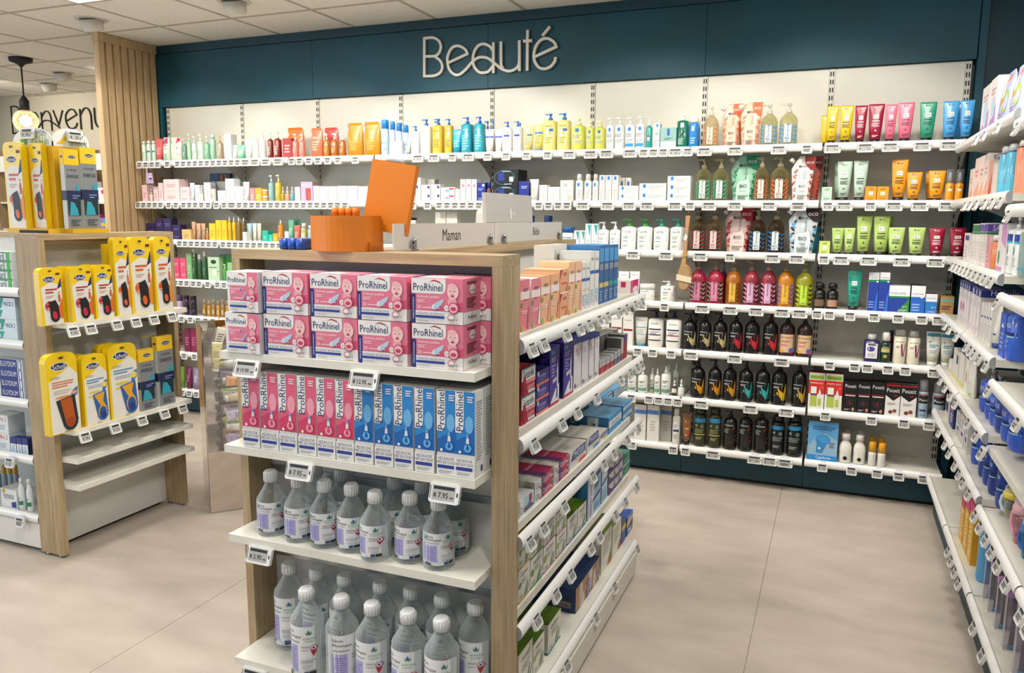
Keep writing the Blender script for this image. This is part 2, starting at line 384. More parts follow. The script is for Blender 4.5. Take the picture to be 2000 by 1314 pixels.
p = onZ(40, 113, CEIL); pd = empty('pendant_lamp', (p.x, p.y, 0)); tag(pd, 'bare glowing globe bulb hanging on a black cord', 'lamp')
link('ceiling_rose', MB().loft([(CEIL-.07, .012, .012), (CEIL-.05, .03, .03), (CEIL-.03, .085, .085), (CEIL-.003, .088, .088)], DARK, 20).mesh('ceiling_rose'), pd)
link('cord', MB().tube([(0, 0, CEIL-.06), (0, 0, 2.44)], .006, DARK, 8).mesh('cord'), pd)
link('socket', MB().loft([(2.33, .036, .036), (2.41, .036, .036), (2.45, .012, .012)], DARK, 16).mesh('socket'), pd)
bz = 2.25
BULB = mat('#fff1d8', .06, 'c').copy(); BULB.name = 'bulb_glass'; bp_ = BULB.node_tree.nodes['Principled BSDF']; bp_.inputs['Emission Color'].default_value = (1, .72, .36, 1); bp_.inputs['Emission Strength'].default_value = .9
link('bulb', MB().loft([(bz-.095, .004, .004)]+[(bz-.095*math.cos(t), .095*math.sin(t), .095*math.sin(t)) for t in [k*math.pi/12 for k in range(1, 10)]]+[(bz+.085, .035, .035)], BULB, 20).mesh('bulb'), pd)
link('filament', MB().loft([(bz-.045, .012, .012), (bz-.02, .042, .042), (bz+.02, .046, .046), (bz+.05, .012, .012)], mat('#ffe3b0', 9, 'e'), 12).mesh('filament'), pd)
# ------------------------------------------------------------------ centre island (double-sided gondola) and its end display
GX0, GX1, GC = -1.504, -.712, -1.108
isl = empty('shelving_island', (GC, 1.8, 0)); tag(isl, 'long double-sided white shelving island with an oak top behind the front end display', 'shelving')
gw = .108
boxo('top_board', -gw, gw, .0, 1.35, 1.388, 1.41, OAK_Y, isl)
boxo('back_panel', -.08, .08, .004, 1.33, .10, 1.387, GREYP, isl)
boxo('end_panel', -.10, .10, 1.331, 1.35, .03, 1.3878, OAK_Z, isl)
GZ = [1.185, .928, .668, .418]; GZB = .126
L = 1.345; rl = arc_rail(L)
for sgn in (1, -1):
    for z in GZ:
        sh = boxo('shelf', .082 if sgn > 0 else -.36, .36 if sgn > 0 else -.082, 0, L, -.013, .012, SHELFW, isl); sh.location = (0, .0, z)
        r_ = link('price_rail', rl, sh, (.3925*sgn, 0 if sgn > 0 else L, -.006)); r_.rotation_euler = (0, 0, math.pi/2*sgn)
    sh = boxo('shelf', .082 if sgn > 0 else -.385, .385 if sgn > 0 else -.082, 0, L, -.013, .012, SHELFW, isl); sh.location = (0, 0, GZB)
    r_ = link('price_rail', rl, sh, (.3925*sgn, 0 if sgn > 0 else L, 0)); r_.rotation_euler = (0, 0, math.pi/2*sgn)
    boxo('kick_plate', .385 if sgn > 0 else -.41, .41 if sgn > 0 else -.385, 0.001, 1.32, .02, .104, mat('#d8d4c8', .45), isl)
boxo('base', -.37, .37, .01, 1.31, 0, .11, DARK, isl)
ec = empty('end_display', (GC, 1.685, 0)); tag(ec, 'oak framed end display with white shelves facing the shop', 'display')
hw = .396
for s_ in (-1, 1): boxo('side_panel', s_*hw-(.026 if s_ > 0 else 0), s_*hw+(.026 if s_ < 0 else 0), 0, .112, .012, 1.384, OAK_Z, ec)
boxo('top_board', -hw, hw, -.0, .112, 1.3842, 1.41, OAK_X, ec)
boxo('back_panel', -hw+.0262, hw-.0262, .100, .1118, .02, 1.3838, GREYP, ec)
EZ = [1.148, .895, .645, .285]
for z in EZ:
    boxo('shelf', -hw+.028, hw-.028, -.092, .0985, z-.021, z, SHELFW, ec)
for z in (1.02, .775, .52): boxo('slot_strip', -hw+.0265, hw-.0265, .096, .0998, z-.010, z+.010, STEEL, ec)
for s_ in (-1, 1):
    for y in (.02, .09): link('foot', MB().loft([(0, .012, .012), (.012, .012, .012)], STEEL, 10).mesh('foot'), ec, (s_*(hw-.013), y, 0))
# ------------------------------------------------------------------ second island at the street side
LX0, LX1, LY0, LY1 = -3.19, -3.05, 2.29, 3.013
lu = empty('end_display', (LX0, LY0, 0)); tag(lu, 'oak framed insole display with four white shelves at the end of the other island', 'display')
d = LX1-LX0; w = LY1-LY0
for y in (0, w-.028): boxo('side_panel', 0, d, y, y+.028, .014, 1.39, OAK_Z, lu)
boxo('top_board', 0, d, 0, w, 1.3902, 1.416, OAK_Y, lu)
boxo('back_panel', .004, .02, .0282, w-.0282, .02, 1.39, GREYP, lu)
boxo('valance', .0202, d-.03, .0282, w-.0282, 1.375, 1.3898, OAK_Y, lu)
for z in (1.045, .583, .455, .335): boxo('shelf', .0203, d+.092, .030, w-.030, z-.022, z, SHELFW, lu)
for z in (.98, .80): boxo('slot_strip', .0202, .024, .0284, w-.0284, z-.007, z+.007, STEEL, lu)
for y in (.008, .02, w-.02, w-.008):
    pass
for y in (.014, w-.014):
    for x in (.03, .11): link('foot', MB().loft([(0, .011, .011), (.014, .011, .011)], STEEL, 10).mesh('foot'), lu, (x, y, 0))
li = empty('shelving_island', (LX0-.002, LY0+w/2, 0)); tag(li, 'double-sided white shelving island holding dental products behind the oak upright', 'shelving')
LL = 1.3
boxo('top_board', -LL, 0, -.10, .10, 1.39, 1.414, OAK_X, li)
boxo('back_panel', -LL, -.002, -.08, .08, .1, 1.389, GREYP, li)
LZ = [1.166, .938, .68, .426]; rl2 = arc_rail(LL-.01)
for sgn in (-1, 1):
    for z in LZ+[.155]:
        sh = boxo('shelf', -LL, -.003, -.345 if sgn < 0 else .081, -.081 if sgn < 0 else .345, -.013, .012, SHELFW, li); sh.location = (0, 0, z)
        r_ = link('price_rail', rl2, sh, (-LL+.005 if sgn < 0 else -.005, .3465*sgn, 0)); r_.rotation_euler = (0, 0, 0 if sgn < 0 else math.pi)
    boxo('kick_plate', -LL, -.004, -.352 if sgn < 0 else .335, -.335 if sgn < 0 else .352, .02, .133, mat('#e4e2dc', .45), li)
boxo('base', -LL+.01, -.01, -.32, .32, 0, .13, DARK, li)
boxo('end_post', -.0035, -.0005, -.352, -.345, .02, .16, mat('#e4e2dc', .45), li)
# ------------------------------------------------------------------ flat print on product faces
TXT = {}
def txt(s):
    if s in TXT: return TXT[s]
    cu = bpy.data.curves.new('t', 'FONT'); cu.body = s; cu.resolution_u = 2
    ob = bpy.data.objects.new('t', cu); me = bpy.data.meshes.new_from_object(ob)
    vs = [(v.co.x, v.co.y) for v in me.vertices]; fs = [tuple(p.vertices) for p in me.polygons]
    bpy.data.objects.remove(ob); bpy.data.curves.remove(cu); bpy.data.meshes.remove(me)
    x0 = min(v[0] for v in vs); x1 = max(v[0] for v in vs); y0 = min(v[1] for v in vs); y1 = max(v[1] for v in vs)
    TXT[s] = ([(x-(x0+x1)/2, y-(y0+y1)/2) for x, y in vs], fs, x1-x0, y1-y0); return TXT[s]
def print_mesh(ops, W_, H_, surf, z0=0, name='front_print', curved=True):
    """ops in u (-1..1 of the half width) and v (0..1 of the height); surf(x, z, e) gives the point"""
    m = MB(); hw_ = W_/2; e = [.0004]
    def pt(u, v): return surf(max(-.996, min(.996, u))*hw_, z0+max(.003, min(.997, v))*H_, e[0])
    def poly(pts, c): m.add([pt(u, v) for u, v in pts], [tuple(range(len(pts)))], c)
    def quadr(u0, v0, u1, v1, c):
        n = max(1, math.ceil((u1-u0)*5)) if curved else 1; k = max(1, math.ceil((v1-v0)*4)) if curved else 1
        vs = [pt(u0+(u1-u0)*i/n, v0+(v1-v0)*j/k) for j in range(k+1) for i in range(n+1)]
        m.add(vs, [(j*(n+1)+i, j*(n+1)+i+1, (j+1)*(n+1)+i+1, (j+1)*(n+1)+i) for j in range(k) for i in range(n)], c)
    for op in ops:
        o = op[0]
        if o == 'R': quadr(*op[1:6])
        elif o == 'E':
            _, u, v, ru, rv, c = op[:6]; a = math.radians(op[6]) if len(op) > 6 else 0
            pts = []
            for k in range(14):
                t = 2*math.pi*k/14; x, z = ru*hw_*math.cos(t), rv*hw_*math.sin(t)
                pts.append((u+(x*math.cos(a)-z*math.sin(a))/hw_, v+(x*math.sin(a)+z*math.cos(a))/H_))
            poly(pts, c)
        elif o == 'P': poly(op[1], op[2])
        elif o == 'L':
            _, u0, v0, u1, v1, n, c = op[:7]; p = (v1-v0)/n; rr = random.Random(n*7+int(v0*100))
            for k in range(n): quadr(u0, v0+p*k, u0+(u1-u0)*(1-.35*rr.random()*(k != n-1)), v0+p*(k+.5), c)
        elif o == 'T':
            _, s, u, v, wu, c = op[:6]; rot = op[6] if len(op) > 6 else 0; sh = op[7] if len(op) > 7 else 1
            vs, fs, tw, th = txt(s); k = wu*hw_/tw; out = []
            for x, y in vs:
                x, y = x*k, y*k*sh
                if rot == 90: x, y = -y, x
                if rot == -90: x, y = y, -x
                out.append(pt(u+x/hw_, v+y/H_))
            m.add(out, fs, c)
        e[0] += .00018
    return m.mesh(name)
def ring_surf(rings):
    def s(x, z, e):
        for k in range(len(rings)-1):
            if rings[k+1][0] >= z or k == len(rings)-2: break
        p, q = rings[k], rings[k+1]; t = min(1, max(0, (z-p[0])/max(1e-6, q[0]-p[0])))
        g = lambda i, dft: (p[i] if len(p) > i else dft)*(1-t)+(q[i] if len(q) > i else dft)*t
        a, b, n, xo, yo = g(1, 0), g(2, 0), g(3, 2), g(4, 0), g(5, 0)
        r = max(-.985, min(.985, (x-xo)/a)); 
        return (xo+a*r, yo-(b+e)*(1-abs(r)**n)**(1/n)-e*.5, z)
    return s
# ------------------------------------------------------------------ product shapes; each returns (name, mesh, [(part, mesh, label, [sub-parts])])
TC = {}
def pump_bits(zt, c, rn, hp, dx=-1, reach=.034):
    """collar + stem + actuator with spout, base at zt, total height hp"""
    m = MB(); m.loft([(zt, rn, rn), (zt+hp*.34, rn*.95, rn*.95), (zt+hp*.36, rn*.4, rn*.4), (zt+hp*.66, rn*.4, rn*.4)], c, 10)
    h = MB(); z = zt+hp*.66; h.loft([(z, rn*.62, rn*.55), (z+hp*.16, rn*.8, rn*.7), (z+hp*.30, rn*.75, rn*.62), (z+hp*.34, rn*.5, rn*.4)], c, 10)
    h.prism([(dx*reach, z+hp*.12), (0, z+hp*.14), (0, z+hp*.30), (dx*reach*.85, z+hp*.30)][::(1 if dx < 0 else -1)], -rn*.28, rn*.28, c)
    return [('pump', m.mesh('pump'), None, [('spout', h.mesh('spout'))])]
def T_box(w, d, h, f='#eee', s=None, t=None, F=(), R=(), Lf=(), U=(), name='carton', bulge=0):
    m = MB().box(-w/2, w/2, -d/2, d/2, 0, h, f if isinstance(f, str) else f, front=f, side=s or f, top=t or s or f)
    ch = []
    if F: ch.append(('front_print', print_mesh(F, w, h, lambda x, z, e: (x, -d/2-e, z), curved=False), None, []))
    if R: ch.append(('side_print', print_mesh(R, d, h, lambda x, z, e: (w/2+e, x, z), name='side_print', curved=False), None, []))
    if Lf: ch.append(('side_print', print_mesh(Lf, d, h, lambda x, z, e: (-w/2-e, -x, z), name='side_print', curved=False), None, []))
    if U: ch.append(('top_print', print_mesh(U, w, d, lambda x, z, e: (x, z-d/2, h+e), name='top_print', curved=False), None, []))
    return (name, m.mesh(name), ch)
def T_bottle(w, d, h, c='#eee', top='pump', tc='#fff', hb=.74, n=2, sh=.10, F=(), k='', r=.3, foot=.94, neck=.34, name=None, wu=None, dx=-1, seg=18, lab=None, z0=.02, lv=.97, grip=1):
    a, b = w/2, d/2; H = h*hb; zs = H*(1-sh)
    if isinstance(c, str): mm = mat(c, r, k or 's')
    else: mm = c
    rn = a*neck; nn = n
    rings = [(0, a*foot*.96, b*foot*.96, nn), (.004, a*foot, b*foot, nn), (.014, a, b, nn), (zs, a*grip, b*grip, nn), (zs+(H-zs)*.45, a*.86, b*.86, nn), (zs+(H-zs)*.85, a*.52, b*.55, 2.2), (H, rn*1.05, rn*1.05, 2)]
    if sh < .05: rings = rings[:4]+[(H, a*.97, b*.97, nn), (H+.001, rn*1.1, rn*1.1, 2)]
    m = MB().loft(rings, mm, seg); ch = []
    nm = name or {'pump': 'pump_bottle', 'cap': 'bottle', 'spray': 'spray_bottle', 'drop': 'dropper_bottle', 'wide': 'bottle', 'clearcap': 'spray_bottle'}[top]
    sf = ring_surf(rings)
    if F: ch.append(('label_print', print_mesh(F, w, zs*lv-.012, sf, z0=.012, name='label_print'), None, []))
    t = mat(tc, .35, 's') if isinstance(tc, str) else tc
    if top == 'pump': ch += pump_bits(H+.0005, t, rn, h-H, dx, min(.042, a*.95))
    elif top == 'cap': ch.append(('cap', MB().loft([(H+.0005, rn*1.2, rn*1.2), (h-.003, rn*1.1, rn*1.1), (h, rn, rn)], t, 14).mesh('cap'), None, []))
    elif top == 'wide': ch.append(('cap', MB().loft([(H+.0015, a*.8, b*.8, nn), (h-.006, a*.74, b*.74, nn), (h, a*.6, b*.6, nn)], t, 16).mesh('cap'), None, []))
    elif top == 'spray':
        mm2 = MB().loft([(H+.0005, rn*1.1, rn*1.1), (H+(h-H)*.4, rn, rn), (H+(h-H)*.5, rn*.7, rn*.7), (h-.004, rn*.62, rn*.62), (h, rn*.5, rn*.5)], t, 12)
        ch.append(('spray_cap', mm2.mesh('spray_cap'), None, []))
    elif top == 'clearcap':
        ch.append(('pump', MB().loft([(H+.0005, rn, rn), (H+(h-H)*.5, rn*.8, rn*.8), (H+(h-H)*.8, rn*.6, rn*.6)], mat('#dfe0e0', .3), 10).mesh('pump'), None, []))
        ch.append(('cap', MB().loft([(H+.001, a*.92, b*.92), (h-.004, a*.88, b*.88), (h, a*.8, b*.8)], mat('#c9ccd0', .15, 'c'), 14).mesh('cap'), 'clear overcap', []))
    elif top == 'drop':
        ch.append(('dropper_collar', MB().loft([(H+.0005, rn*1.25, rn*1.25), (H+(h-H)*.35, rn*1.2, rn*1.2)], t, 12).mesh('dropper_collar'), None, []))
        ch.append(('bulb', MB().loft([(H+(h-H)*.352, rn*.85, rn*.85), (h-.006, rn*.75, rn*.75), (h, rn*.35, rn*.35)], t, 12).mesh('bulb'), None, []))
    return (nm, m.mesh(nm), ch)
def T_tube(w, d, h, c='#eee', cap='#fff', F=(), k='', r=.32, hc=.11, nar=.70, name='tube', c2=None):
    a = w/2; z0 = h*hc; bb = min(d/2, a*nar)
    rings = [(z0, a*nar, bb), (z0+(h-z0)*.35, a*(nar+(1-nar)*.45), bb*.78), (z0+(h-z0)*.75, a*(nar+(1-nar)*.85), bb*.36, 2.2), (h-.009, a, .0035, 3), (h, a, .0016, 4)]
    m = MB().loft(rings, mat(c, r, k or 's') if isinstance(c, str) else c, 18); sf = ring_surf(rings)
    ch = [('cap', MB().loft([(0, a*nar*.93, bb*.93), (z0-.0006, a*nar*.97, bb*.97)], mat(cap, .35, 's'), 18).mesh('cap'), None, [])]
    if F: ch.insert(0, ('tube_print', print_mesh(F, w*.93, h-z0, sf, z0=z0, name='tube_print'), None, []))
    return (name, m.mesh(name), ch)
def T_jar(w, d, h, c='#eee', lid='#fff', hl=.3, F=(), name='jar', k='', lw=1.0):
    a = w/2; H = h*(1-hl); rings = [(0, a*.9, a*.9), (.004, a*.97, a*.97), (H-.003, a*.97, a*.97), (H, a*.85, a*.85)]
    ch = [('lid', MB().loft([(H+.0006, a*lw, a*lw), (h-.003, a*lw, a*lw), (h, a*.94*lw, a*.94*lw)], mat(lid, .35, 's'), 18).mesh('lid'), None, [])]
    if F: ch.append(('label_print', print_mesh(F, w, H, ring_surf(rings), name='label_print'), None, []))
    return (name, MB().loft(rings, mat(c, .3, k or 's'), 18).mesh(name), ch)
def T_can(w, d, h, c='#eee', cap='#fff', hc=.25, F=(), name='spray_can', ck='s', dome=.012):
    a = w/2; H = h*(1-hc); rings = [(0, a*.93, a*.93), (.004, a, a), (H-dome, a, a), (H, a*.9, a*.9)]
    ch = [('cap', MB().loft([(H+.0006, a*.94, a*.94), (h-.010, a*.93, a*.93), (h-.003, a*.82, a*.82), (h, a*.55, a*.55)], mat(cap, .2 if ck == 'c' else .35, ck), 18).mesh('cap'), None, [])]
    if F: ch.append(('label_print', print_mesh(F, w, H-dome, ring_surf(rings), name='label_print'), None, []))
    return (name, MB().loft(rings, mat(c, .28, 's'), 18).mesh(name), ch)
def T_pouch(w, d, h, c='#eee', F=(), flag='#e33', spout=True, name='refill_pouch', k='', slant=.32, flagtxt='eco'):
    a = w/2; b = d/2
    # (z, x left, x right, half depth)
    pr = [(0, -.78, .62, .55), (.03, -.8, .63, .95), (.30, -.88, .72, 1), (.55, -.95, .84, .8), (.72, -1, .92, .55), (.86, -.72, .97, .3), (.955, -.46, 1, .12), (1, -.34, 1, .03)] if spout else \
         [(0, -.9, .9, .6), (.03, -.93, .93, .95), (.4, -.97, .97, 1), (.7, -.98, .97, .6), (.8, -.8, .9, .4), (.9, -1, .95, .15), (1, -.9, .7, .03)]
    rings = [(z*h, (r_-l_)/2*a, dd*b, 2.4, (l_+r_)/2*a) for z, l_, r_, dd in pr]
    m = MB().loft(rings, mat(c, .3, k or 's') if isinstance(c, str) else c, 20); sf = ring_surf(rings); ch = []
    if F: ch.append(('pouch_print', print_mesh(F, w, h, sf, name='pouch_print'), None, []))
    if spout:
        s = MB().loft([(0, .009, .009), (.010, .009, .009), (.011, .012, .012), (.026, .012, .012)], mat('#eeeae2', .35), 12)
        ch.append(('spout', s.mesh('spout'), None, [], ((-.80*a, 0, .865*h), (0, -.75, 0))))
        g = MB().prism([(.25*a, .80*h), (.6*a, .70*h), (.99*a, .70*h), (1.03*a, .995*h), (.12*a, .997*h), (.10*a, .9*h)], -.0085-b*.22, -.0075-b*.22, flag)
        tt = print_mesh([('T', flagtxt, .56, .86, .62, '#f6ede6')], w, h, lambda x, z, e: (x, -.0087-b*.22-e, z), name='flag_print', curved=False)
        ch.append(('corner_flag', g.mesh('corner_flag'), None, [('flag_print', tt)]))
    return (name, m.mesh(name), ch)
KINDS = dict(box=T_box, bottle=T_bottle, tube=T_tube, jar=T_jar, can=T_can, pouch=T_pouch)
CATN = dict(carton='box', pump_bottle='bottle', bottle='bottle', spray_bottle='bottle', dropper_bottle='bottle', tube='tube', jar='jar', spray_can='spray can', refill_pouch='pouch')
def template(kind, w, d, h, kw):
    key = (kind, round(w, 3), round(d, 3), round(h, 3), repr(kw))
    if key not in TC: TC[key] = KINDS[kind](round(w, 3), round(d, 3), round(h, 3), **kw)
    return TC[key]
def place(T, loc, rz=0, rot=None):
    o = link(T[0], T[1], None, loc, rz, rot)
    for c in T[2]:
        q = link(c[0], c[1], o)
        if len(c) > 4: q.location, q.rotation_euler = c[4]
        if c[2]: q['label'] = c[2]
        for s in c[3]: link(s[0], s[1], q)
    return o
LVL = ['top', 'second', 'third', 'fourth', 'fifth', 'sixth', 'bottom']
def row(face, P, zb, items, where, frm, side=1):
    """face: '-y', '+x' or '-x'; P: plane of the product fronts; zb: height of the shelf top
    items: (x left, x right, y top, kind, style, look[, options])"""
    for it in items:
        x0, x1, yt, kind, kw, look = it[:6]; opt = it[6] if len(it) > 6 else {}
        off = opt.get('dy', 0); st = opt.get('stack', 1); flat = kind in ('box', 'pack'); soft = kind in ('pouch', 'tube')
        d = opt.get('d', .06 if flat else .05); zr = zb+.05
        def span(dist):
            if face == '-y': return colX(x0, P+dist, zr), colX(x1, P+dist, zr)
            a, b = (colY(x0, P-dist, zr), colY(x1, P-dist, zr)) if face == '+x' else (colY(x0, P+dist, zr), colY(x1, P+dist, zr))
            return min(a, b), max(a, b)
        dist = off
        if flat or soft:
            dist = off+(0 if flat else d*.4); a, b = span(dist); w = (b-a)*.985; cd = off+d/2
        else:
            r = .03
            for _ in range(4):
                dist = off+r; a, b = span(dist); m = (a+b)/2
                pl = P+dist if face == '-y' else (P-dist if face == '+x' else P+dist)
                th = math.atan2(abs(m), abs(pl)) if face == '-y' else math.atan2(abs(m), abs(pl)); r = (b-a)/2*math.cos(th)
            w = 2*r*.985; d = opt.get('d', w); cd = off+(d/2 if 'd' in opt else r)
            if 'w' in opt:   # partly hidden round thing: true width given, its visible edge measured
                w = d = opt['w']; r = w/2; cd = off+r; dist = off+r; t = math.atan2(colX(x0, 3, zr), 3)
                a = b = ((P+off+r)*math.cos(t)-r)/math.sin(t)
        m = (a+b)/2
        if face == '-y': loc = (m, P+cd); ref = (m, P+dist); rz = 0; key = m
        elif face == '+x': loc = (P-cd, m); ref = (P-dist, m); rz = math.pi/2; key = m
        else: loc = (P+cd, m); ref = (P+dist, m); rz = -math.pi/2; key = -m
        h = opt['h'] if 'h' in opt else (rowZ(yt, *ref)-zb)/st
        h = min(h, opt.get('hmax', 9)/st)
        T = template(kind, max(.012, w), d, max(.02, h), kw)
        for s in range(st):
            o = place(T, (loc[0], loc[1], zb+s*(h+.0005)), rz+opt.get('rz', 0))
            lk = look if st == 1 else look+(', lower one' if s == 0 else ', top one' if s == st-1 else (', middle one' if st == 3 else (', second one up', ', third one up')[s-1]))
            reg(o, lk, CATN.get(T[0], T[0].replace('_', ' ')), opt.get('where', where), key*side, frm)
WYF = RY+.028
def wall(level, items, yoff=0, behind=''):
    row('-y', WYF+yoff, ZS[level]+.0135, items, ('behind others on ' if behind else 'on ')+f'the {LVL[level]} wall shelf', 'from the screen')
# ------------------------------------------------------------------ print recipes
def gl(brand, c='#333333', v=.80, wu=1.2, lc='#9a9a9a', n=4, l0=.22, l1=.55, sh=1):
    return [('T', brand, 0, v, wu, c, 0, sh), ('L', -.6, l0, .6, l1, n, lc)]
def ln(lc='#9a9a9a', l0=.25, l1=.6, n=4, w=.6): return [('L', -w, l0, w, l1, n, lc)]
def leaves(c, c2, v0=.06, v1=.92, n=9, u=.70, ru=.20, rv=.075):
    o = []
    for s in (-1, 1):
        for k in range(n):
            v = v0+(v1-v0)*(k+.5)/n; cc = c if (k+(s > 0)) % 2 == 0 else c2
            o.append(('E', s*(u+.10*(k % 2)), v, ru, rv, cc, s*(48 if k % 2 else 20)))
            if k % 2: o.append(('E', s*(u-.16), v+.04, ru*.55, rv*.8, c, s*70))
    return o
def mkl_b(c, c2, pale, ink='#26302c', word='Gel douche', bio=True):
    o = leaves(c, c2, .03, .90)+[('R', -.40, .05, .40, .86, pale), ('E', 0, .86, .40, .14, pale), ('T', 'mkl', .08, .88, .44, ink, 0, 1.1), ('T', word, -.02, .60, 1.5, ink, 90)]
    if bio: o += [('T', 'BIO', 0, .23, .50, ink)]
    return o+[('L', -.28, .09, .28, .16, 2, '#8a8f8c')]
def mkl_p(c, c2, pale, ink='#1d2422', sub=''):
    o = []
    for k, (u, v) in enumerate([(-.72, .10), (-.68, .25), (-.78, .40), (-.70, .54), (-.62, .66), (.62, .10), (.66, .24), (.72, .40), (.78, .55)]):
        o.append(('E', u, v, .19, .085, (c, c2)[k % 2], (40, -30, 65, -50)[k % 4])); o.append(('E', u*.86, v+.045, .12, .06, (c2, c)[k % 2], (-40, 50, 20)[k % 3]))
    o += [('P', [(-.52, .02), (.40, .02), (.47, .30), (.42, .42), (.28, .52), (.02, .45), (-.3, .46), (-.5, .38), (-.55, .25)], pale), ('T', 'mkl', .10, .79, .50, ink, 0, 1.1), ('E', -.28, .78, .10, .10, ink), ('T', 'Gel douche', .12, .60, .80, ink, 90), ('T', 'BIO', -.03, .34, .52, ink)]
    if sub: o.append(('T', sub, -.03, .235, .42, ink))
    return o+[('L', -.4, .06, .34, .16, 3, '#77807c')]
def kt(code, ink='#16211e', lc=None): return [('T', 'mkl', .12, .90, .42, ink, 0, 1.1), ('E', -.26, .905, .11, .10, ink), ('R', -.38, .585, .38, .70, '#f4f2ec'), ('T', code, 0, .642, .46, '#222222'), ('L', -.5, .50, .5, .555, 1, ink), ('L', -.55, .36, .55, .47, 3, lc or ink), ('E', 0, .24, .13, .13, lc or ink), ('L', -.42, .06, .42, .13, 2, lc or ink)]
def hand(c): return [('P', [(.30, .50), (.40, .78), (.86, .80), (.92, .12), (.66, .10), (.62, .34), (.56, .10), (.44, .12), (.28, .24), (-.55, .30), (-.60, .345), (-.2, .355), (-.28, .44), (-.14, .46), (.06, .37), (.12, .38), (-.16, .58), (-.02, .62), (.20, .48)], c), ('T', 'dermasens', -.18, .80, 1.15, '#d8d8d2', 0, 1.2), ('L', -.72, .62, .10, .70, 2, '#b9b9b4'), ('C0',)][:-1]
def cera(tri, ink='#23262b'): return [('T', 'CeraVe', -.16, .86, 1.1, ink, 0, 1.2), ('P', [(.18, .93), (.92, .93), (.80, .34)], tri), ('L', -.66, .50, .2, .66, 3, '#9db79b' if 'a' in tri else '#9fb4bb'), ('L', -.66, .36, 0, .41, 1, '#666666'), ('L', -.66, .08, .1, .2, 2, '#a9b8a6')]
PINKW, WHT, OFF = '#eec3c6', '#eceae4', '#e4dfd4'
GL = lambda c, k='g': dict(c=c, k=k, r=.12)
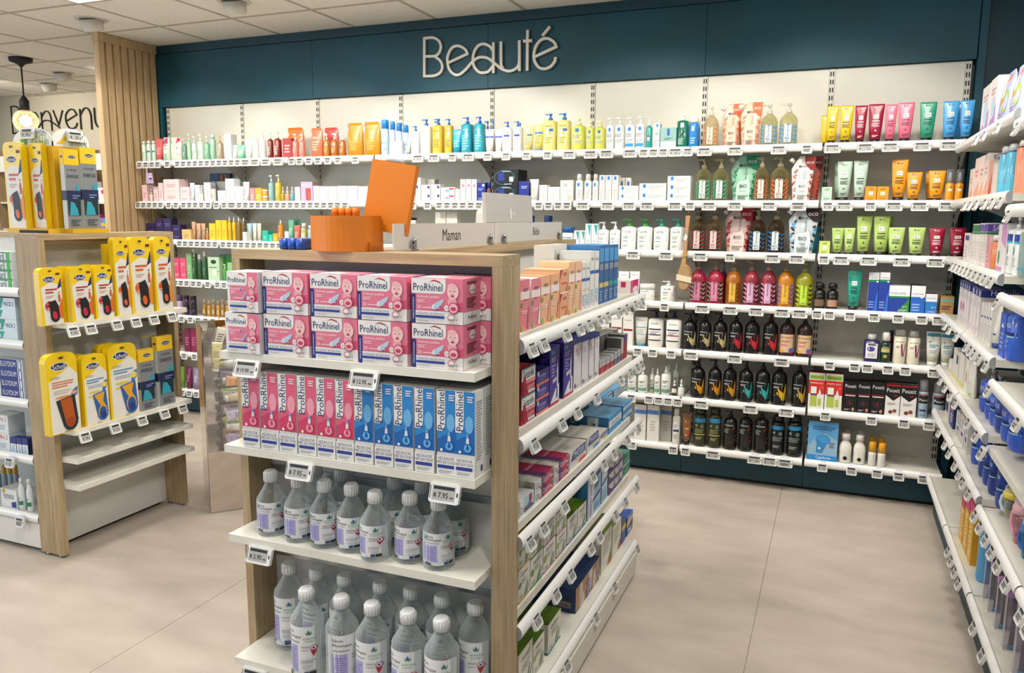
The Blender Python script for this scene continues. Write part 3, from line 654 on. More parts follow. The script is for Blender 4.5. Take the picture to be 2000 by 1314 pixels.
# ================================================================== teal wall, top shelf
P_ = lambda c, tc='#eef0ee', F=(), **q: dict(c=c, top='pump', tc=tc, F=F, **q)
C_ = lambda c, tc='#f2f2ee', F=(), **q: dict(c=c, top='cap', tc=tc, F=F, **q)
gT = '#9fd0b0'
mint = '#cfe6d8'
wall(0, [
 (278, 287, 276, 'bottle', C_(mint, '#eef0ea', ln('#3f8f84', .5, .58, 1), top='wide', hb=.88) if 0 else dict(c=mint, top='wide', tc='#eff1ec', hb=.88, F=ln('#8fb3a6')), 'slim pale green bottle with white cap'),
 (287, 297, 275, 'bottle', dict(c=mint, top='wide', tc='#eff1ec', hb=.88, F=[('R', -.9, .55, .9, .66, '#2f8d82')]), 'slim pale green bottle with white cap'),
 (297, 306, 275, 'bottle', dict(c=mint, top='wide', tc='#eff1ec', hb=.88, F=[('R', -.9, .55, .9, .66, '#2f8d82')]), 'slim pale green bottle with white cap'),
 (305, 319, 271, 'tube', dict(c='#e4646c', cap='#e8e4de', F=ln('#f3b3b3')), 'coral red tube'),
 (320, 333, 268, 'pouch', dict(c='#d9ead6', spout=False, F=[('R', -.3, .05, .5, .55, '#9fbfae'), ('P', [(-.6, .95), (.3, .98), (.5, .75), (0, .6), (-.5, .7)], '#d93c6a')]), 'clear gift bag with a pink ribbon'),
 (334, 356, 268, 'pouch', dict(c='#e3efd9', spout=False, F=[('P', [(.2, .98), (.95, .96), (.85, .55), (.4, .5), (.1, .75)], '#d8345c'), ('P', [(.3, .02), (.85, .02), (.8, .3), (.4, .33)], '#c9284f')]), 'pale green gift bag with a crimson ribbon'),
 (357, 366, 270, 'bottle', P_('#6f9a86', '#cfd6cf', ln('#c7ddcf')), 'sage green pump bottle'),
 (366, 375, 261, 'bottle', P_('#a3d3ae', '#dfe7df', ln('#e3f2e4')), 'light green pump bottle'),
 (375, 386, 266, 'bottle', P_('#c9dfcb', '#dfe7df', ln('#8fae96')), 'milky green pump bottle'),
 (386, 400, 262, 'bottle', P_('#cfe3cf', '#e6ece4', ln('#92b29a')), 'milky green pump bottle'),
 (400, 411, 266, 'bottle', P_('#79b493', '#cfdcd2', ln('#bfe0cb')), 'sea green pump bottle'),
 (411, 423, 263, 'bottle', dict(c='#8ebfa4', top='wide', tc='#c6d9cb', hb=.87, F=ln('#cfe6d6')), 'sea green bottle with matching cap'),
 (425, 437, 264, 'bottle', P_('#a9947f', '#c9a75e', ln('#d9cdbd')), 'taupe pump bottle with gold collar'),
 (439, 452, 262, 'box', dict(f='#dfe0e0', s='#cfd1d3', F=ln('#b7babd')), 'tall frosted white carton'),
 (452, 463, 283, 'tube', dict(c='#e6ebea', cap='#c58f6c', F=gl('nuit', '#555', lc='#a6b4b0')), 'small white tube with copper cap'),
 (464, 478, 283, 'tube', dict(c='#7fcda0', cap='#c58f6c', F=ln('#d6f0de')), 'small bright green tube with copper cap'),
 (478, 492, 270, 'tube', dict(c='#eef0f0', cap='#f0f0ee', F=ln('#8fb6d9')), 'white tube with fine blue print'),
 (493, 506, 257, 'bottle', P_('#eeeeea', F=ln('#b4c4d6')), 'white pump bottle with pale blue print'),
 (507, 521, 257, 'bottle', P_('#eeeeea', F=ln('#b4c4d6')), 'white pump bottle with pale blue print'),
 (523, 535, 258, 'bottle', P_('#7f2018', '#ded8d2', ln('#e9ddd6', .15, .7, 7)), 'dark red pump bottle'),
 (536, 551, 256, 'bottle', P_('#8b2519', '#ded8d2', ln('#e9ddd6', .15, .7, 7)), 'dark red pump bottle'),
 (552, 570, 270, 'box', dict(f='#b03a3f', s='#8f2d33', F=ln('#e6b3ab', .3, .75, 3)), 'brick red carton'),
 (571, 584, 261, 'bottle', P_('#ec8a79', '#f1dcd4', ln('#f7c6ba')), 'coral pump bottle'),
 (584, 597, 262, 'bottle', P_('#ec8a79', '#f1dcd4', ln('#f7c6ba')), 'coral pump bottle'),
 (608, 631, 250, 'pouch', dict(c='#e57a55', spout=False, F=[('R', -.9, .62, .9, .72, '#f0a08e')]+ln('#f7b79c')), 'coral red crinkled refill bag'),
 (632, 645, 261, 'bottle', P_('#b8792a', '#f0eee8', gl('SVR', '#f3e0bd', lc='#e0ba7a')), 'amber pump bottle with white pump'),
 (646, 662, 260, 'bottle', P_('#b0651d', '#f0eee8', gl('SVR', '#f3e0bd', lc='#e0ba7a')), 'amber pump bottle with white pump'),
 (663, 676, 262, 'bottle', P_('#b0651d', '#f0eee8', gl('SVR', '#f3e0bd', lc='#e0ba7a')), 'amber pump bottle with white pump'),
 (679, 710, 240, 'pouch', dict(c='#c98a1c', k='s', spout=False, F=[('P', [(-.9, .63), (.9, .63), (.85, .97), (-.8, .97)], '#dd6a66'), ('L', -.5, .2, .5, .5, 4, '#d8a13c')]), 'honey coloured refill bag with red top'),
 (711, 744, 238, 'pouch', dict(c='#c98a1c', k='s', spout=False, F=[('P', [(-.9, .63), (.9, .63), (.85, .97), (-.8, .97)], '#dd5d66'), ('L', -.5, .2, .5, .5, 4, '#d8a13c')]), 'honey coloured refill bag with red top'),
 (745, 761, 234, 'can', dict(c='#bcd6ee', cap='#2a86d8', F=[('T', 'EAU', 0, .52, 1.2, '#3f6da8'), ('P', [(-.9, .12), (-.3, .3), (.1, .2), (.5, .33), (.9, .15), (.9, .04), (-.9, .04)], '#5d86b4')]), 'tall blue and white spray can'),
 (762, 773, 237, 'can', dict(c='#bcd6ee', cap='#2a86d8', F=[('T', 'EAU', 0, .52, 1.2, '#3f6da8')]), 'tall blue and white spray can'),
 (774, 786, 240, 'can', dict(c='#bcd6ee', cap='#2a86d8', F=[('T', 'EAU', 0, .52, 1.2, '#3f6da8')]), 'tall blue and white spray can'),
 (787, 799, 244, 'can', dict(c='#bcd6ee', cap='#2a86d8', F=ln('#5d86b4')), 'tall blue and white spray can'),
], 0)
wall(0, [
 (595-33, 595, 249, 'pouch', dict(c='#e8742c', spout=False, F=()), 'bright orange crinkled gift bag', dict(dy=.0)),
 (634, 662, 249, 'pouch', dict(c='#de5350', spout=False, F=()), 'red crinkled gift bag', dict(dy=.0)),
 (848, 862, 236, 'bottle', P_('#d9b43a', '#2f6fc0'), 'yellow pump bottle with blue pump'),
 (945, 960, 236, 'bottle', P_('#2f9fb4', '#2f6fc0'), 'turquoise pump bottle with blue pump'),
 (958, 968, 236, 'bottle', P_('#d9d9d2', '#3a74c4'), 'white pump bottle with blue pump'),
 (1010, 1022, 240, 'bottle', P_('#e2e2dc', '#3a6ac8'), 'white pump bottle with blue pump'),
 (1351, 1367, 232, 'can', dict(c='#1f7fd0', cap='#efefec'), 'blue spray can with white cap'),
 (1441, 1474, 203, 'pouch', dict(c='#f0a582', flag='#e2602f', d=.04) if 0 else dict(c='#f0a582', flag='#e2602f'), 'apricot refill pouch with spout'),
], .115, 'behind the front row ')
U_ = lambda c, F, hb=.83, n=3.2: dict(c=c, top='pump', tc='#2a6ecb', hb=hb, n=n, sh=.07, F=F, foot=.97)
mount = [('T', 'URIAGE', 0, .86, 1.25, '#5a6470'), ('P', [(-.95, .1), (-.95, .32), (-.5, .25), (-.1, .42), (.3, .28), (.7, .44), (.95, .34), (.95, .05), (-.95, .05)], '#bdd4ee'), ('L', -.5, .5, .5, .62, 3, '#9fb4cc')]
LRP = lambda c='#e9ecec', sq='#2d7fd6', F=(): dict(c=c, top='pump', tc='#eef0f0', hb=.80, n=2.6, sh=.10, F=[('R', -.28, .80, .28, .97, sq), ('L', -.75, .52, .55, .70, 3, '#8d97a3'), ('L', -.75, .25, .75, .44, 3, '#b3bac2')]+list(F))
wall(0, [
 (760, 785, 276, 'box', dict(f='#e9ecec', s='#d9dde0', F=ln('#9fb4cc')), 'small white carton', dict(stack=2, dy=-.03, d=.035)),
 (785, 803, 258, 'tube', dict(c='#ecece6', cap='#2a6fc0', F=mount), 'white tube with pale blue mountain print'),
 (804, 821, 246, 'bottle', U_('#eceae6', mount), 'white pump bottle with mountain print'),
 (822, 845, 233, 'bottle', U_('#eceae6', mount), 'white pump bottle with mountain print'),
 (846, 868, 232, 'bottle', U_('#e0be3e', gl('URIAGE', '#8a6a1a', .86, 1.2, '#b5922e')), 'golden pump bottle with blue pump'),
 (869, 886, 232, 'bottle', U_('#e0be3e', gl('URIAGE', '#8a6a1a', .86, 1.2, '#b5922e')), 'golden pump bottle with blue pump'),
 (883, 902, 253, 'tube', dict(c='#2cb3da', cap='#2a9fd0', F=gl('URIAGE', '#d8f2fa', .82, 1.1, '#9fdcee', 3)), 'cyan tube'),
 (902, 925, 229, 'bottle', U_('#21a3b8', gl('URIAGE', '#d6f2f4', .86, 1.1, '#a3dbe2', 6, .1, .7)), 'turquoise pump bottle with blue pump'),
 (927, 948, 228, 'bottle', U_('#21a3b8', gl('URIAGE', '#d6f2f4', .86, 1.1, '#a3dbe2', 6, .1, .7)), 'turquoise pump bottle with blue pump'),
 (947, 965, 252, 'tube', dict(c='#edeae8', cap='#f1f0ee', F=[('T', 'URIAGE', 0, .86, 1.2, '#6a6f7a'), ('R', -.9, .60, .9, .68, '#2d52b0')]+ln('#c3c0c4', .2, .5)), 'white tube with royal blue band'),
 (966, 981, 252, 'tube', dict(c='#edeae8', cap='#f1f0ee', F=[('T', 'URIAGE', 0, .86, 1.2, '#6a6f7a'), ('R', -.9, .60, .9, .68, '#2d52b0')]+ln('#c3c0c4', .2, .5)), 'white tube with royal blue band'),
 (982, 1001, 238, 'bottle', U_('#e9e5e2', [('T', 'AGE', 0, .86, .9, '#6a6f7a'), ('R', -.5, .66, .7, .75, '#2d52b0')]+ln('#b4b2b8')), 'white pump bottle with royal blue band'),
 (1002, 1021, 237, 'bottle', U_('#e9e5e2', [('T', 'AGE', 0, .86, .9, '#6a6f7a'), ('R', -.5, .66, .7, .75, '#2d52b0')]+ln('#b4b2b8')), 'white pump bottle with royal blue band'),
 (1022, 1042, 246, 'tube', dict(c='#ddd682', cap='#e6e2ae', F=gl('URIAGE', '#6a6f4a', .86, 1.2)+[('R', -.3, .58, .8, .66, '#3763a8')]), 'pale yellow tube with blue band'),
 (1043, 1061, 243, 'tube', dict(c='#d9d070', cap='#3f92d8', F=[('R', -.9, .62, .9, .70, '#2f6cc0')]+ln('#9d9748')), 'yellow tube with blue cap'),
 (1062, 1088, 222, 'bottle', U_('#e0d886', [('T', 'URIAGE', 0, .88, 1.2, '#6d7050'), ('R', .1, .68, .7, .78, '#2f62b4'), ('T', 'XEMOSE', -.1, .60, 1.1, '#5f7c84')]+ln('#b2ab5c', .25, .5)), 'large pale yellow pump bottle with blue pump'),
 (1089, 1115, 221, 'bottle', U_('#e0d886', [('T', 'URIAGE', 0, .88, 1.2, '#6d7050'), ('R', .1, .68, .7, .78, '#2f62b4'), ('T', 'XEMOSE', -.1, .60, 1.1, '#5f7c84')]+ln('#b2ab5c', .25, .5)), 'large pale yellow pump bottle with blue pump'),
 (1117, 1144, 231, 'bottle', dict(LRP('#d2d65c', '#3a76b8'), tc='#e3e6b0'), 'lime yellow pump bottle'),
 (1145, 1161, 236, 'bottle', dict(LRP('#d2d65c', '#2d8a9a'), tc='#e3e6b0'), 'lime yellow pump bottle'),
 (1162, 1183, 236, 'bottle', dict(LRP('#d2d65c', '#3a76b8'), tc='#e3e6b0'), 'lime yellow pump bottle'),
 (1184, 1200, 230, 'bottle', LRP(), 'white pump bottle with blue square'),
 (1201, 1220, 229, 'bottle', LRP(), 'white pump bottle with blue square'),
 (1221, 1241, 229, 'bottle', LRP(F=[('R', -.9, .05, .75, .2, '#3a9be0')]), 'white pump bottle with blue foot band'),
 (1242, 1260, 227, 'bottle', LRP(F=[('R', -.9, .05, .75, .2, '#3a9be0')]), 'white pump bottle with blue foot band'),
 (1261, 1274, 233, 'bottle', dict(c='#1f9a92', top='spray', tc='#e9efee', hb=.78, F=[('R', -.35, .35, .35, .55, '#e8efee'), ('R', -.4, .55, .4, .6, '#0b3c3a')]), 'teal spray bottle'),
 (1276, 1288, 241, 'box', dict(f='#e7ebe6', s='#cfd6cf', F=[('R', -.2, .86, .5, .97, '#2d7fd6'), ('E', 0, .6, .5, .5, '#7cc9ae'), ('L', -.6, .1, .6, .4, 4, '#a9bab0')]), 'narrow white carton with blue square'),
 (1289, 1321, 249, 'box', dict(f='#8fb8b4', s='#6fa39f', t='#4fa89f', F=[('R', -.98, .02, .98, .34, '#cfe9e6'), ('R', -.14, .62, .16, .95, '#2460a8'), ('P', [(-.98, .34), (.98, .34), (.2, .2), (-.1, .2)], '#dff0ee'), ('L', -.5, .42, .5, .55, 2, '#4d7f7c')]), 'wide teal gift carton with blue ribbon tab', dict(d=.09)),
 (1322, 1345, 224, 'bottle', dict(c='#0d6f58', top='pump', tc='#eef2ee', hb=.83, n=2.6, sh=.05, F=[('R', -.3, .78, .3, .97, '#dfe9e6'), ('L', -.7, .08, .3, .34, 5, '#b9d6cc'), ('P', [(-.7, .6), (.2, .66), (.6, .6), (-.1, .44), (.5, .4), (-.7, .38)], '#0a4f42')]), 'dark green pump bottle'),
 (1345, 1364, 229, 'can', dict(c='#2a86d6', cap='#f2f2ee', hc=.18, F=[('R', -.3, .74, .25, .93, '#e6eef4'), ('L', -.6, .2, .5, .5, 3, '#a9cdf0')]), 'bright blue spray can with white cap'),
 (1373, 1403, 207, 'bottle', dict(c='#d9c9a0', k='c', top='pump', tc=mat('#e9e6dc', .2, 'g'), hb=.77, sh=.26, F=mkl_b('#f0884e', '#f6b48a', '#f6d3bd')), 'clear pump bottle with orange leaf print'),
 (1409, 1448, 203, 'pouch', dict(c='#f5c1a8', flag='#ea6a3c', F=mkl_p('#f0743e', '#f2956a', '#f8d2c0', sub='Abricot')), 'peach refill pouch with orange leaves', dict(dy=.075, d=.04)),
 (1444, 1487, 200, 'pouch', dict(c='#f5c1a8', flag='#ea6a3c', F=mkl_p('#f0743e', '#f2956a', '#f8d2c0', sub='Abricot')), 'peach refill pouch with orange leaves'),
 (1485, 1518, 204, 'bottle', dict(c='#d6d29e', k='c', top='pump', tc=mat('#e9e6dc', .2, 'g'), hb=.77, sh=.26, F=mkl_b('#4b9fe0', '#79bdea', '#cbe2f6')), 'clear pump bottle with sky blue leaf print'),
 (1521, 1557, 201, 'bottle', dict(c='#d6d29e', k='c', top='pump', tc=mat('#e9e6dc', .2, 'g'), hb=.77, sh=.26, F=mkl_b('#4b9fe0', '#79bdea', '#cbe2f6')), 'clear pump bottle with sky blue leaf print'),
 (1612, 1636, 207, 'tube', dict(c='#efc91f', cap='#1c1712', F=kt('K7', '#6d5a12')), 'yellow standing tube with black cap'),
 (1637, 1665, 206, 'tube', dict(c='#efc91f', cap='#1c1712', F=kt('K7', '#6d5a12')), 'yellow standing tube with black cap'),
 (1667, 1692, 206, 'tube', dict(c='#a2123a', cap='#1c1712', F=kt('K6', '#f0d4dc')), 'crimson standing tube with black cap'),
 (1693, 1725, 203, 'tube', dict(c='#a2123a', cap='#1c1712', F=kt('K6', '#f0d4dc')), 'crimson standing tube with black cap'),
 (1726, 1750, 204, 'tube', dict(c='#ee7794', cap='#1c1712', F=kt('K5', '#7d1f36')), 'pink standing tube with black cap'),
 (1751, 1783, 200, 'tube', dict(c='#ee7794', cap='#1c1712', F=kt('K5', '#7d1f36')), 'pink standing tube with black cap'),
 (1793, 1827, 199, 'tube', dict(c='#2f9f80', cap='#1c1712', F=kt('K4', '#0f3f33')), 'green standing tube with black cap'),
 (1838, 1871, 197, 'tube', dict(c='#4aa5e2', cap='#1c1712', F=kt('K3', '#143a66')), 'sky blue standing tube with black cap'),
 (1872, 1901, 195, 'tube', dict(c='#4aa5e2', cap='#1c1712', F=kt('K3', '#143a66')), 'sky blue standing tube with black cap'),
])
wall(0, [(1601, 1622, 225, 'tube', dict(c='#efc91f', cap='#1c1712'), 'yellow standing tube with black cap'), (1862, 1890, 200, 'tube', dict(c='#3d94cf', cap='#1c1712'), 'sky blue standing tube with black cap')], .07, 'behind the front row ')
# ================================================================== second shelf
bx = lambda f='#ebe9e3', F=None, s=None, t=None: dict(f=f, s=s or f, t=t or f, F=F if F is not None else ln('#b5b3ae'))
nu = '#eceef0'
wall(1, [
 (278, 288, 361, 'box', bx('#efcfd0', ln('#d59aa0')), 'slim pink carton'),
 (292, 300, 368, 'bottle', dict(c='#eed3c0', top='drop', tc='#eecfc4', hb=.6), 'flesh coloured dropper bottle'),
 (300, 309, 364, 'box', bx('#efcfd0', ln('#d59aa0')), 'slim pink carton'),
 (310, 319, 357, 'box', bx('#efcfd0', ln('#d59aa0')), 'slim pink carton'),
 (320, 351, 350, 'box', bx('#f0d2d2', ln('#d59aa0', .3, .6, 3)), 'broad pale pink carton', dict(stack=2, d=.09)),
 (352, 370, 365, 'box', bx('#f0cfd2', ln('#d59aa0', .3, .6, 3)), 'square pale pink carton', dict(stack=2)),
 (371, 380, 357, 'tube', dict(c='#dde8ea', cap='#e8ecec', F=ln('#a3b4b8')), 'slim bluish white tube'),
 (381, 390, 361, 'box', bx(nu), 'slim white carton'),
 (391, 398, 366, 'bottle', dict(c='#d9dcc8', top='drop', tc='#efefea', hb=.6), 'tiny white dropper bottle'),
 (399, 411, 356, 'box', bx(nu), 'tall white carton'),
 (413, 423, 354, 'bottle', dict(c='#d9d4c8', top='clearcap', hb=.66, F=ln('#9d9a92')), 'slender beige bottle with clear cap'),
 (425, 440, 372, 'box', bx(nu), 'low white carton'),
 (441, 458, 349, 'box', bx(nu), 'square white carton', dict(stack=2)),
 (459, 474, 364, 'box', bx(nu), 'square white carton', dict(stack=2)),
 (475, 487, 355, 'tube', dict(c='#eceef0', cap='#e8e8e8', F=ln('#b0b4b8')), 'white tube'),
 (488, 497, 367, 'box', bx('#ec8f92', ln('#f6c6c6')), 'pink carton beside the yellow carton'),
 (498, 511, 367, 'box', bx('#f2ab33', ln('#fad58f')), 'orange yellow carton'),
 (512, 525, 371, 'jar', dict(c='#f2a53c', lid='#f3efe8', hl=.32), 'orange jar with white lid', dict(stack=2)),
 (525, 537, 342, 'bottle', P_('#7fb0b8', '#c9dcdc', ln('#b3d4d8', .3, .7)), 'blue grey pump bottle'),
 (538, 552, 341, 'bottle', P_('#c3ad33', '#d9d6a4', ln('#e4d98a', .3, .7)), 'olive yellow pump bottle'),
 (549, 556, 364, 'bottle', dict(c='#b49a3c', top='drop', tc='#f0efe8', hb=.55), 'small dropper bottle with white bulb', dict()),
 (557, 566, 364, 'bottle', dict(c='#eda07a', top='drop', tc='#f0efe8', hb=.55), 'small dropper bottle with white bulb'),
 (567, 575, 364, 'bottle', dict(c='#5aa8b6', top='drop', tc='#f0efe8', hb=.55), 'small dropper bottle with white bulb'),
 (576, 586, 365, 'box', bx(), 'small white carton'),
 (588, 611, 355, 'box', dict(f='#c7a5dc', s='#8a8074', t='#8d8478', F=[('R', -.2, .08, .7, .68, '#b04a3c'), ('R', .25, .12, .6, .5, '#ef5a30'), ('L', -.9, .8, .3, .92, 1, '#efe6f4')]), 'lilac gift carton with a window', dict(d=.11)),
 (612, 622, 363, 'box', bx(), 'tall plain white carton'),
 (623, 640, 364, 'box', bx(F=ln('#c9c4ba')), 'square off-white carton', dict(stack=2)),
 (641, 658, 364, 'box', bx(F=ln('#c9c4ba')), 'square off-white carton', dict(stack=2)),
 (659, 677, 363, 'box', bx(F=ln('#c9c4ba')), 'square off-white carton', dict(stack=2)),
 (678, 698, 363, 'box', bx(F=ln('#c9c4ba')), 'square off-white carton', dict(stack=2)),
 (699, 718, 364, 'box', bx(F=ln('#c9c4ba')), 'square off-white carton', dict(stack=2)),
 (790, 799, 350, 'box', bx('#27348c', ln('#8d97d4')), 'narrow navy carton'),
 (800, 811, 347, 'box', bx(F=[('R', -.7, .55, -.1, .68, '#2d3f86'), ('L', -.6, .1, .6, .4, 4, '#c3bfb8')]), 'tall white carton with navy square'),
 (812, 822, 347, 'box', bx(F=[('R', -.7, .55, -.1, .68, '#2d3f86'), ('L', -.6, .1, .6, .4, 4, '#c3bfb8')]), 'tall white carton with navy square'),
 (823, 841, 361, 'box', bx(F=[('R', .3, .55, .8, .85, '#2d3f86'), ('L', -.8, .2, .2, .5, 2, '#c3bfb8')]), 'white carton with navy corner', dict(stack=2)),
 (842, 860, 360, 'box', bx(F=[('R', .3, .55, .8, .85, '#2d3f86'), ('L', -.8, .2, .2, .5, 2, '#c3bfb8')]), 'white carton with navy corner', dict(stack=2)),
 (861, 888, 366, 'box', bx(F=[('R', .2, .68, .9, .88, '#a8283c'), ('R', -.3, .45, .2, .65, '#5a90d8'), ('L', -.8, .1, .5, .3, 2, '#c3bfb8')]), 'white carton with red and blue marks', dict(stack=2)),
 (889, 898, 369, 'box', bx(), 'small plain white carton'),
 (899, 909, 350, 'box', bx(F=[('R', -.4, .66, .5, .78, '#dd8d98'), ('L', -.6, .1, .6, .4, 4, '#c3bfb8')]), 'tall white carton with pink square'),
 (910, 920, 350, 'box', bx(F=[('R', -.4, .66, .5, .78, '#dd8d98'), ('L', -.6, .1, .6, .4, 4, '#c3bfb8')]), 'tall white carton with pink square'),
 (921, 931, 350, 'box', bx(F=[('R', -.4, .66, .5, .78, '#dd8d98'), ('L', -.6, .1, .6, .4, 4, '#c3bfb8')]), 'tall white carton with pink square'),
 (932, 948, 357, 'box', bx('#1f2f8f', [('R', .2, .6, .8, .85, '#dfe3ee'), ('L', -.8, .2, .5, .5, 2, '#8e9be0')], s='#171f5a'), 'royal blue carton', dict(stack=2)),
 (950, 961, 355, 'bottle', dict(c='#5a3340', top='cap', tc='#24358f', hb=.7, neck=.6), 'plum bottle with blue cap'),
 (963, 1012, 331, 'box', dict(f='#0b0f18', s='#090b10', t='#15181f', F=[('E', -.1, .5, .84, .55, '#2b7f96'), ('E', -.1, .5, .80, .51, '#0c1018'), ('R', -.62, .3, -.1, .8, '#23348f'), ('R', .3, .25, .62, .55, '#c9ced6'), ('L', -.3, .86, .4, .94, 1, '#c9ced6'), ('L', -.1, .08, .5, .15, 1, '#c9ced6')]), 'black gift carton with blue window', dict(stack=2, d=.15)),
 (1013, 1033, 354, 'box', bx('#20308f', [('L', -.5, .3, .7, .6, 2, '#aab4ea')], s='#131c5c'), 'navy blue carton', dict(stack=2)),
 (1034, 1052, 350, 'tube', dict(c='#ecebe6', cap='#f2f1ee', F=ln('#b9b5ae')), 'plain white tube'),
 (1053, 1069, 361, 'box', bx(F=[('R', .3, .62, .8, .78, '#c9cfd8'), ('L', -.7, .2, .4, .5, 3, '#c3bfb8')]), 'small white carton with grey square'),
 (1070, 1093, 365, 'box', bx(F=[('L', -.7, .2, .7, .7, 5, '#d0ccc4')]), 'small white carton with grey print'),
 (1094, 1119, 352, 'box', bx(F=[('R', -.4, .7, .1, .85, '#b9bcae'), ('P', [(.1, .05), (.8, .05), (.8, .3), (.1, .3)], '#f0c0ac'), ('T', '50', .35, .5, .6, '#f0b49a')]), 'white carton with peach figures'),
 (1124, 1139, 340, 'bottle', dict(c='#ebecea', top='cap', tc='#e6e6e2', hb=.80, neck=.55, F=[('R', -.4, .78, .3, .97, '#2d7fd6')]+ln('#b9c0c6', .1, .6, 5)), 'slim white bottle with blue square'),
 (1141, 1156, 340, 'bottle', dict(c='#ebecea', top='cap', tc='#e6e6e2', hb=.80, neck=.55, F=[('R', -.4, .78, .3, .97, '#2d7fd6')]+ln('#b9c0c6', .1, .6, 5)), 'slim white bottle with blue square'),
 (1157, 1169, 340, 'bottle', dict(c='#ebecea', top='cap', tc='#e6e6e2', hb=.80, neck=.55, F=[('R', -.4, .78, .3, .97, '#2d7fd6')]+ln('#b9c0c6', .1, .6, 5)), 'slim white bottle with blue square'),
]+[(a, b, 342, 'box', bx('#e3e0d8', [('R', -.4, .82, .4, .96, '#2d7fd6')]+ln('#bfbcb4', .1, .5, 4)), 'tall white carton with blue square') for a, b in ((1170, 1181), (1182, 1194), (1195, 1207))]+[
 (1208, 1247, 363, 'box', bx(F=[('R', -.72, .5, -.5, .9, '#2d7fd6'), ('L', -.3, .4, .8, .8, 2, '#c3c2bc')]), 'wide white carton with blue square', dict(stack=2, d=.09)),
 (1248, 1301, 358, 'box', bx(F=[('R', -.72, .5, -.52, .9, '#2d7fd6'), ('L', -.3, .4, .8, .8, 2, '#c3c2bc')]), 'widest white carton with blue square', dict(stack=2, d=.09)),
 (1303, 1348, 344, 'box', bx(F=[('R', -.72, .5, -.5, .92, '#2d7fd6'), ('L', -.3, .4, .8, .8, 2, '#c3c2bc')]), 'white carton with blue square in a stack of three', dict(stack=3, d=.09)),
 (1358, 1389, 310, 'bottle', dict(c='#b9ae78', k='c', top='pump', tc=mat('#cfc9a8', .2, 'g'), hb=.77, sh=.26, F=mkl_b('#27b08a', '#5fd0a8', '#d3ece2')), 'clear pump bottle with green leaf print'),
 (1391, 1422, 310, 'bottle', dict(c='#b9ae78', k='c', top='pump', tc=mat('#cfc9a8', .2, 'g'), hb=.77, sh=.26, F=mkl_b('#27b08a', '#5fd0a8', '#d3ece2')), 'clear pump bottle with green leaf print'),
 (1425, 1480, 303, 'pouch', dict(c='#9fd3b8', flag='#0d8a60', F=mkl_p('#138a5f', '#2aa877', '#c9ecdc', sub='Aloe Vera')), 'green refill pouch with leaf print', dict(dy=.075, d=.04)),
 (1472, 1501, 307, 'bottle', dict(c='#b2a56e', k='c', top='pump', tc=mat('#cfc9a8', .2, 'g'), hb=.77, sh=.26, F=mkl_b('#e07a56', '#c9694a', '#f3dcd2')), 'clear pump bottle with rust leaf print'),
 (1503, 1541, 307, 'bottle', dict(c='#b2a56e', k='c', top='pump', tc=mat('#cfc9a8', .2, 'g'), hb=.77, sh=.26, F=mkl_b('#e07a56', '#c9694a', '#f3dcd2')), 'clear pump bottle with rust leaf print'),
 (1543, 1590, 305, 'pouch', dict(c='#eee4de', flag='#8a241c', F=mkl_p('#b5432e', '#d0614a', '#f6efec', sub='Karité')), 'white refill pouch with rust leaves'),
 (1605, 1625, 365, 'box', bx('#b7d8bd', [('T', 'mkl', 0, .84, .8, '#26423a'), ('R', -.4, .42, .4, .66, '#eef2ea'), ('T', 'S8', 0, .54, .4, '#444')]+ln('#7fa389', .1, .3, 2)), 'small mint green carton'),
 (1632, 1662, 315, 'tube', dict(c='#bcd3c2', cap='#1c1712', F=kt('K8', '#2c3d35')), 'pale mint standing tube'),
 (1664, 1693, 314, 'tube', dict(c='#bcd3c2', cap='#1c1712', F=kt('K8', '#2c3d35')), 'pale mint standing tube'),
 (1690, 1712, 364, 'box', bx('#f09a1c', [('T', 'mkl', 0, .84, .8, '#5a3a08'), ('R', -.4, .42, .4, .66, '#f6eadc'), ('T', 'S2', 0, .54, .4, '#444')]+ln('#c97c10', .1, .3, 2)), 'small orange carton', dict(dy=-.01)),
 (1713, 1736, 364, 'box', bx('#f09a1c', [('T', 'mkl', 0, .84, .8, '#5a3a08'), ('R', -.4, .42, .4, .66, '#f6eadc'), ('T', 'S2', 0, .54, .4, '#444')]+ln('#c97c10', .1, .3, 2)), 'small orange carton', dict(dy=-.01)),
 (1738, 1771, 312, 'tube', dict(c='#f0a01e', cap='#1c1712', F=kt('K2', '#5a3a08')), 'tall orange standing tube'),
 (1768, 1800, 336, 'tube', dict(c='#f0a01e', cap='#1c1712', F=kt('K2', '#5a3a08')), 'short orange standing tube'),
 (1811, 1845, 333, 'tube', dict(c='#f0a01e', cap='#1c1712', F=kt('K2', '#5a3a08')), 'short orange standing tube'),
 (1845, 1863, 331, 'bottle', dict(c='#f0a01e', top='clearcap', tc='#999', hb=.60, neck=.6, F=[('T', 'mkl', 0, .86, .8, '#5a3a08'), ('R', -.45, .55, .5, .72, '#f6eadc')]), 'orange spray bottle with clear cap'),
 (1864, 1882, 331, 'bottle', dict(c='#f0a01e', top='clearcap', tc='#999', hb=.60, neck=.6, F=[('T', 'mkl', 0, .86, .8, '#5a3a08'), ('R', -.45, .55, .5, .72, '#f6eadc')]), 'orange spray bottle with clear cap'),
])
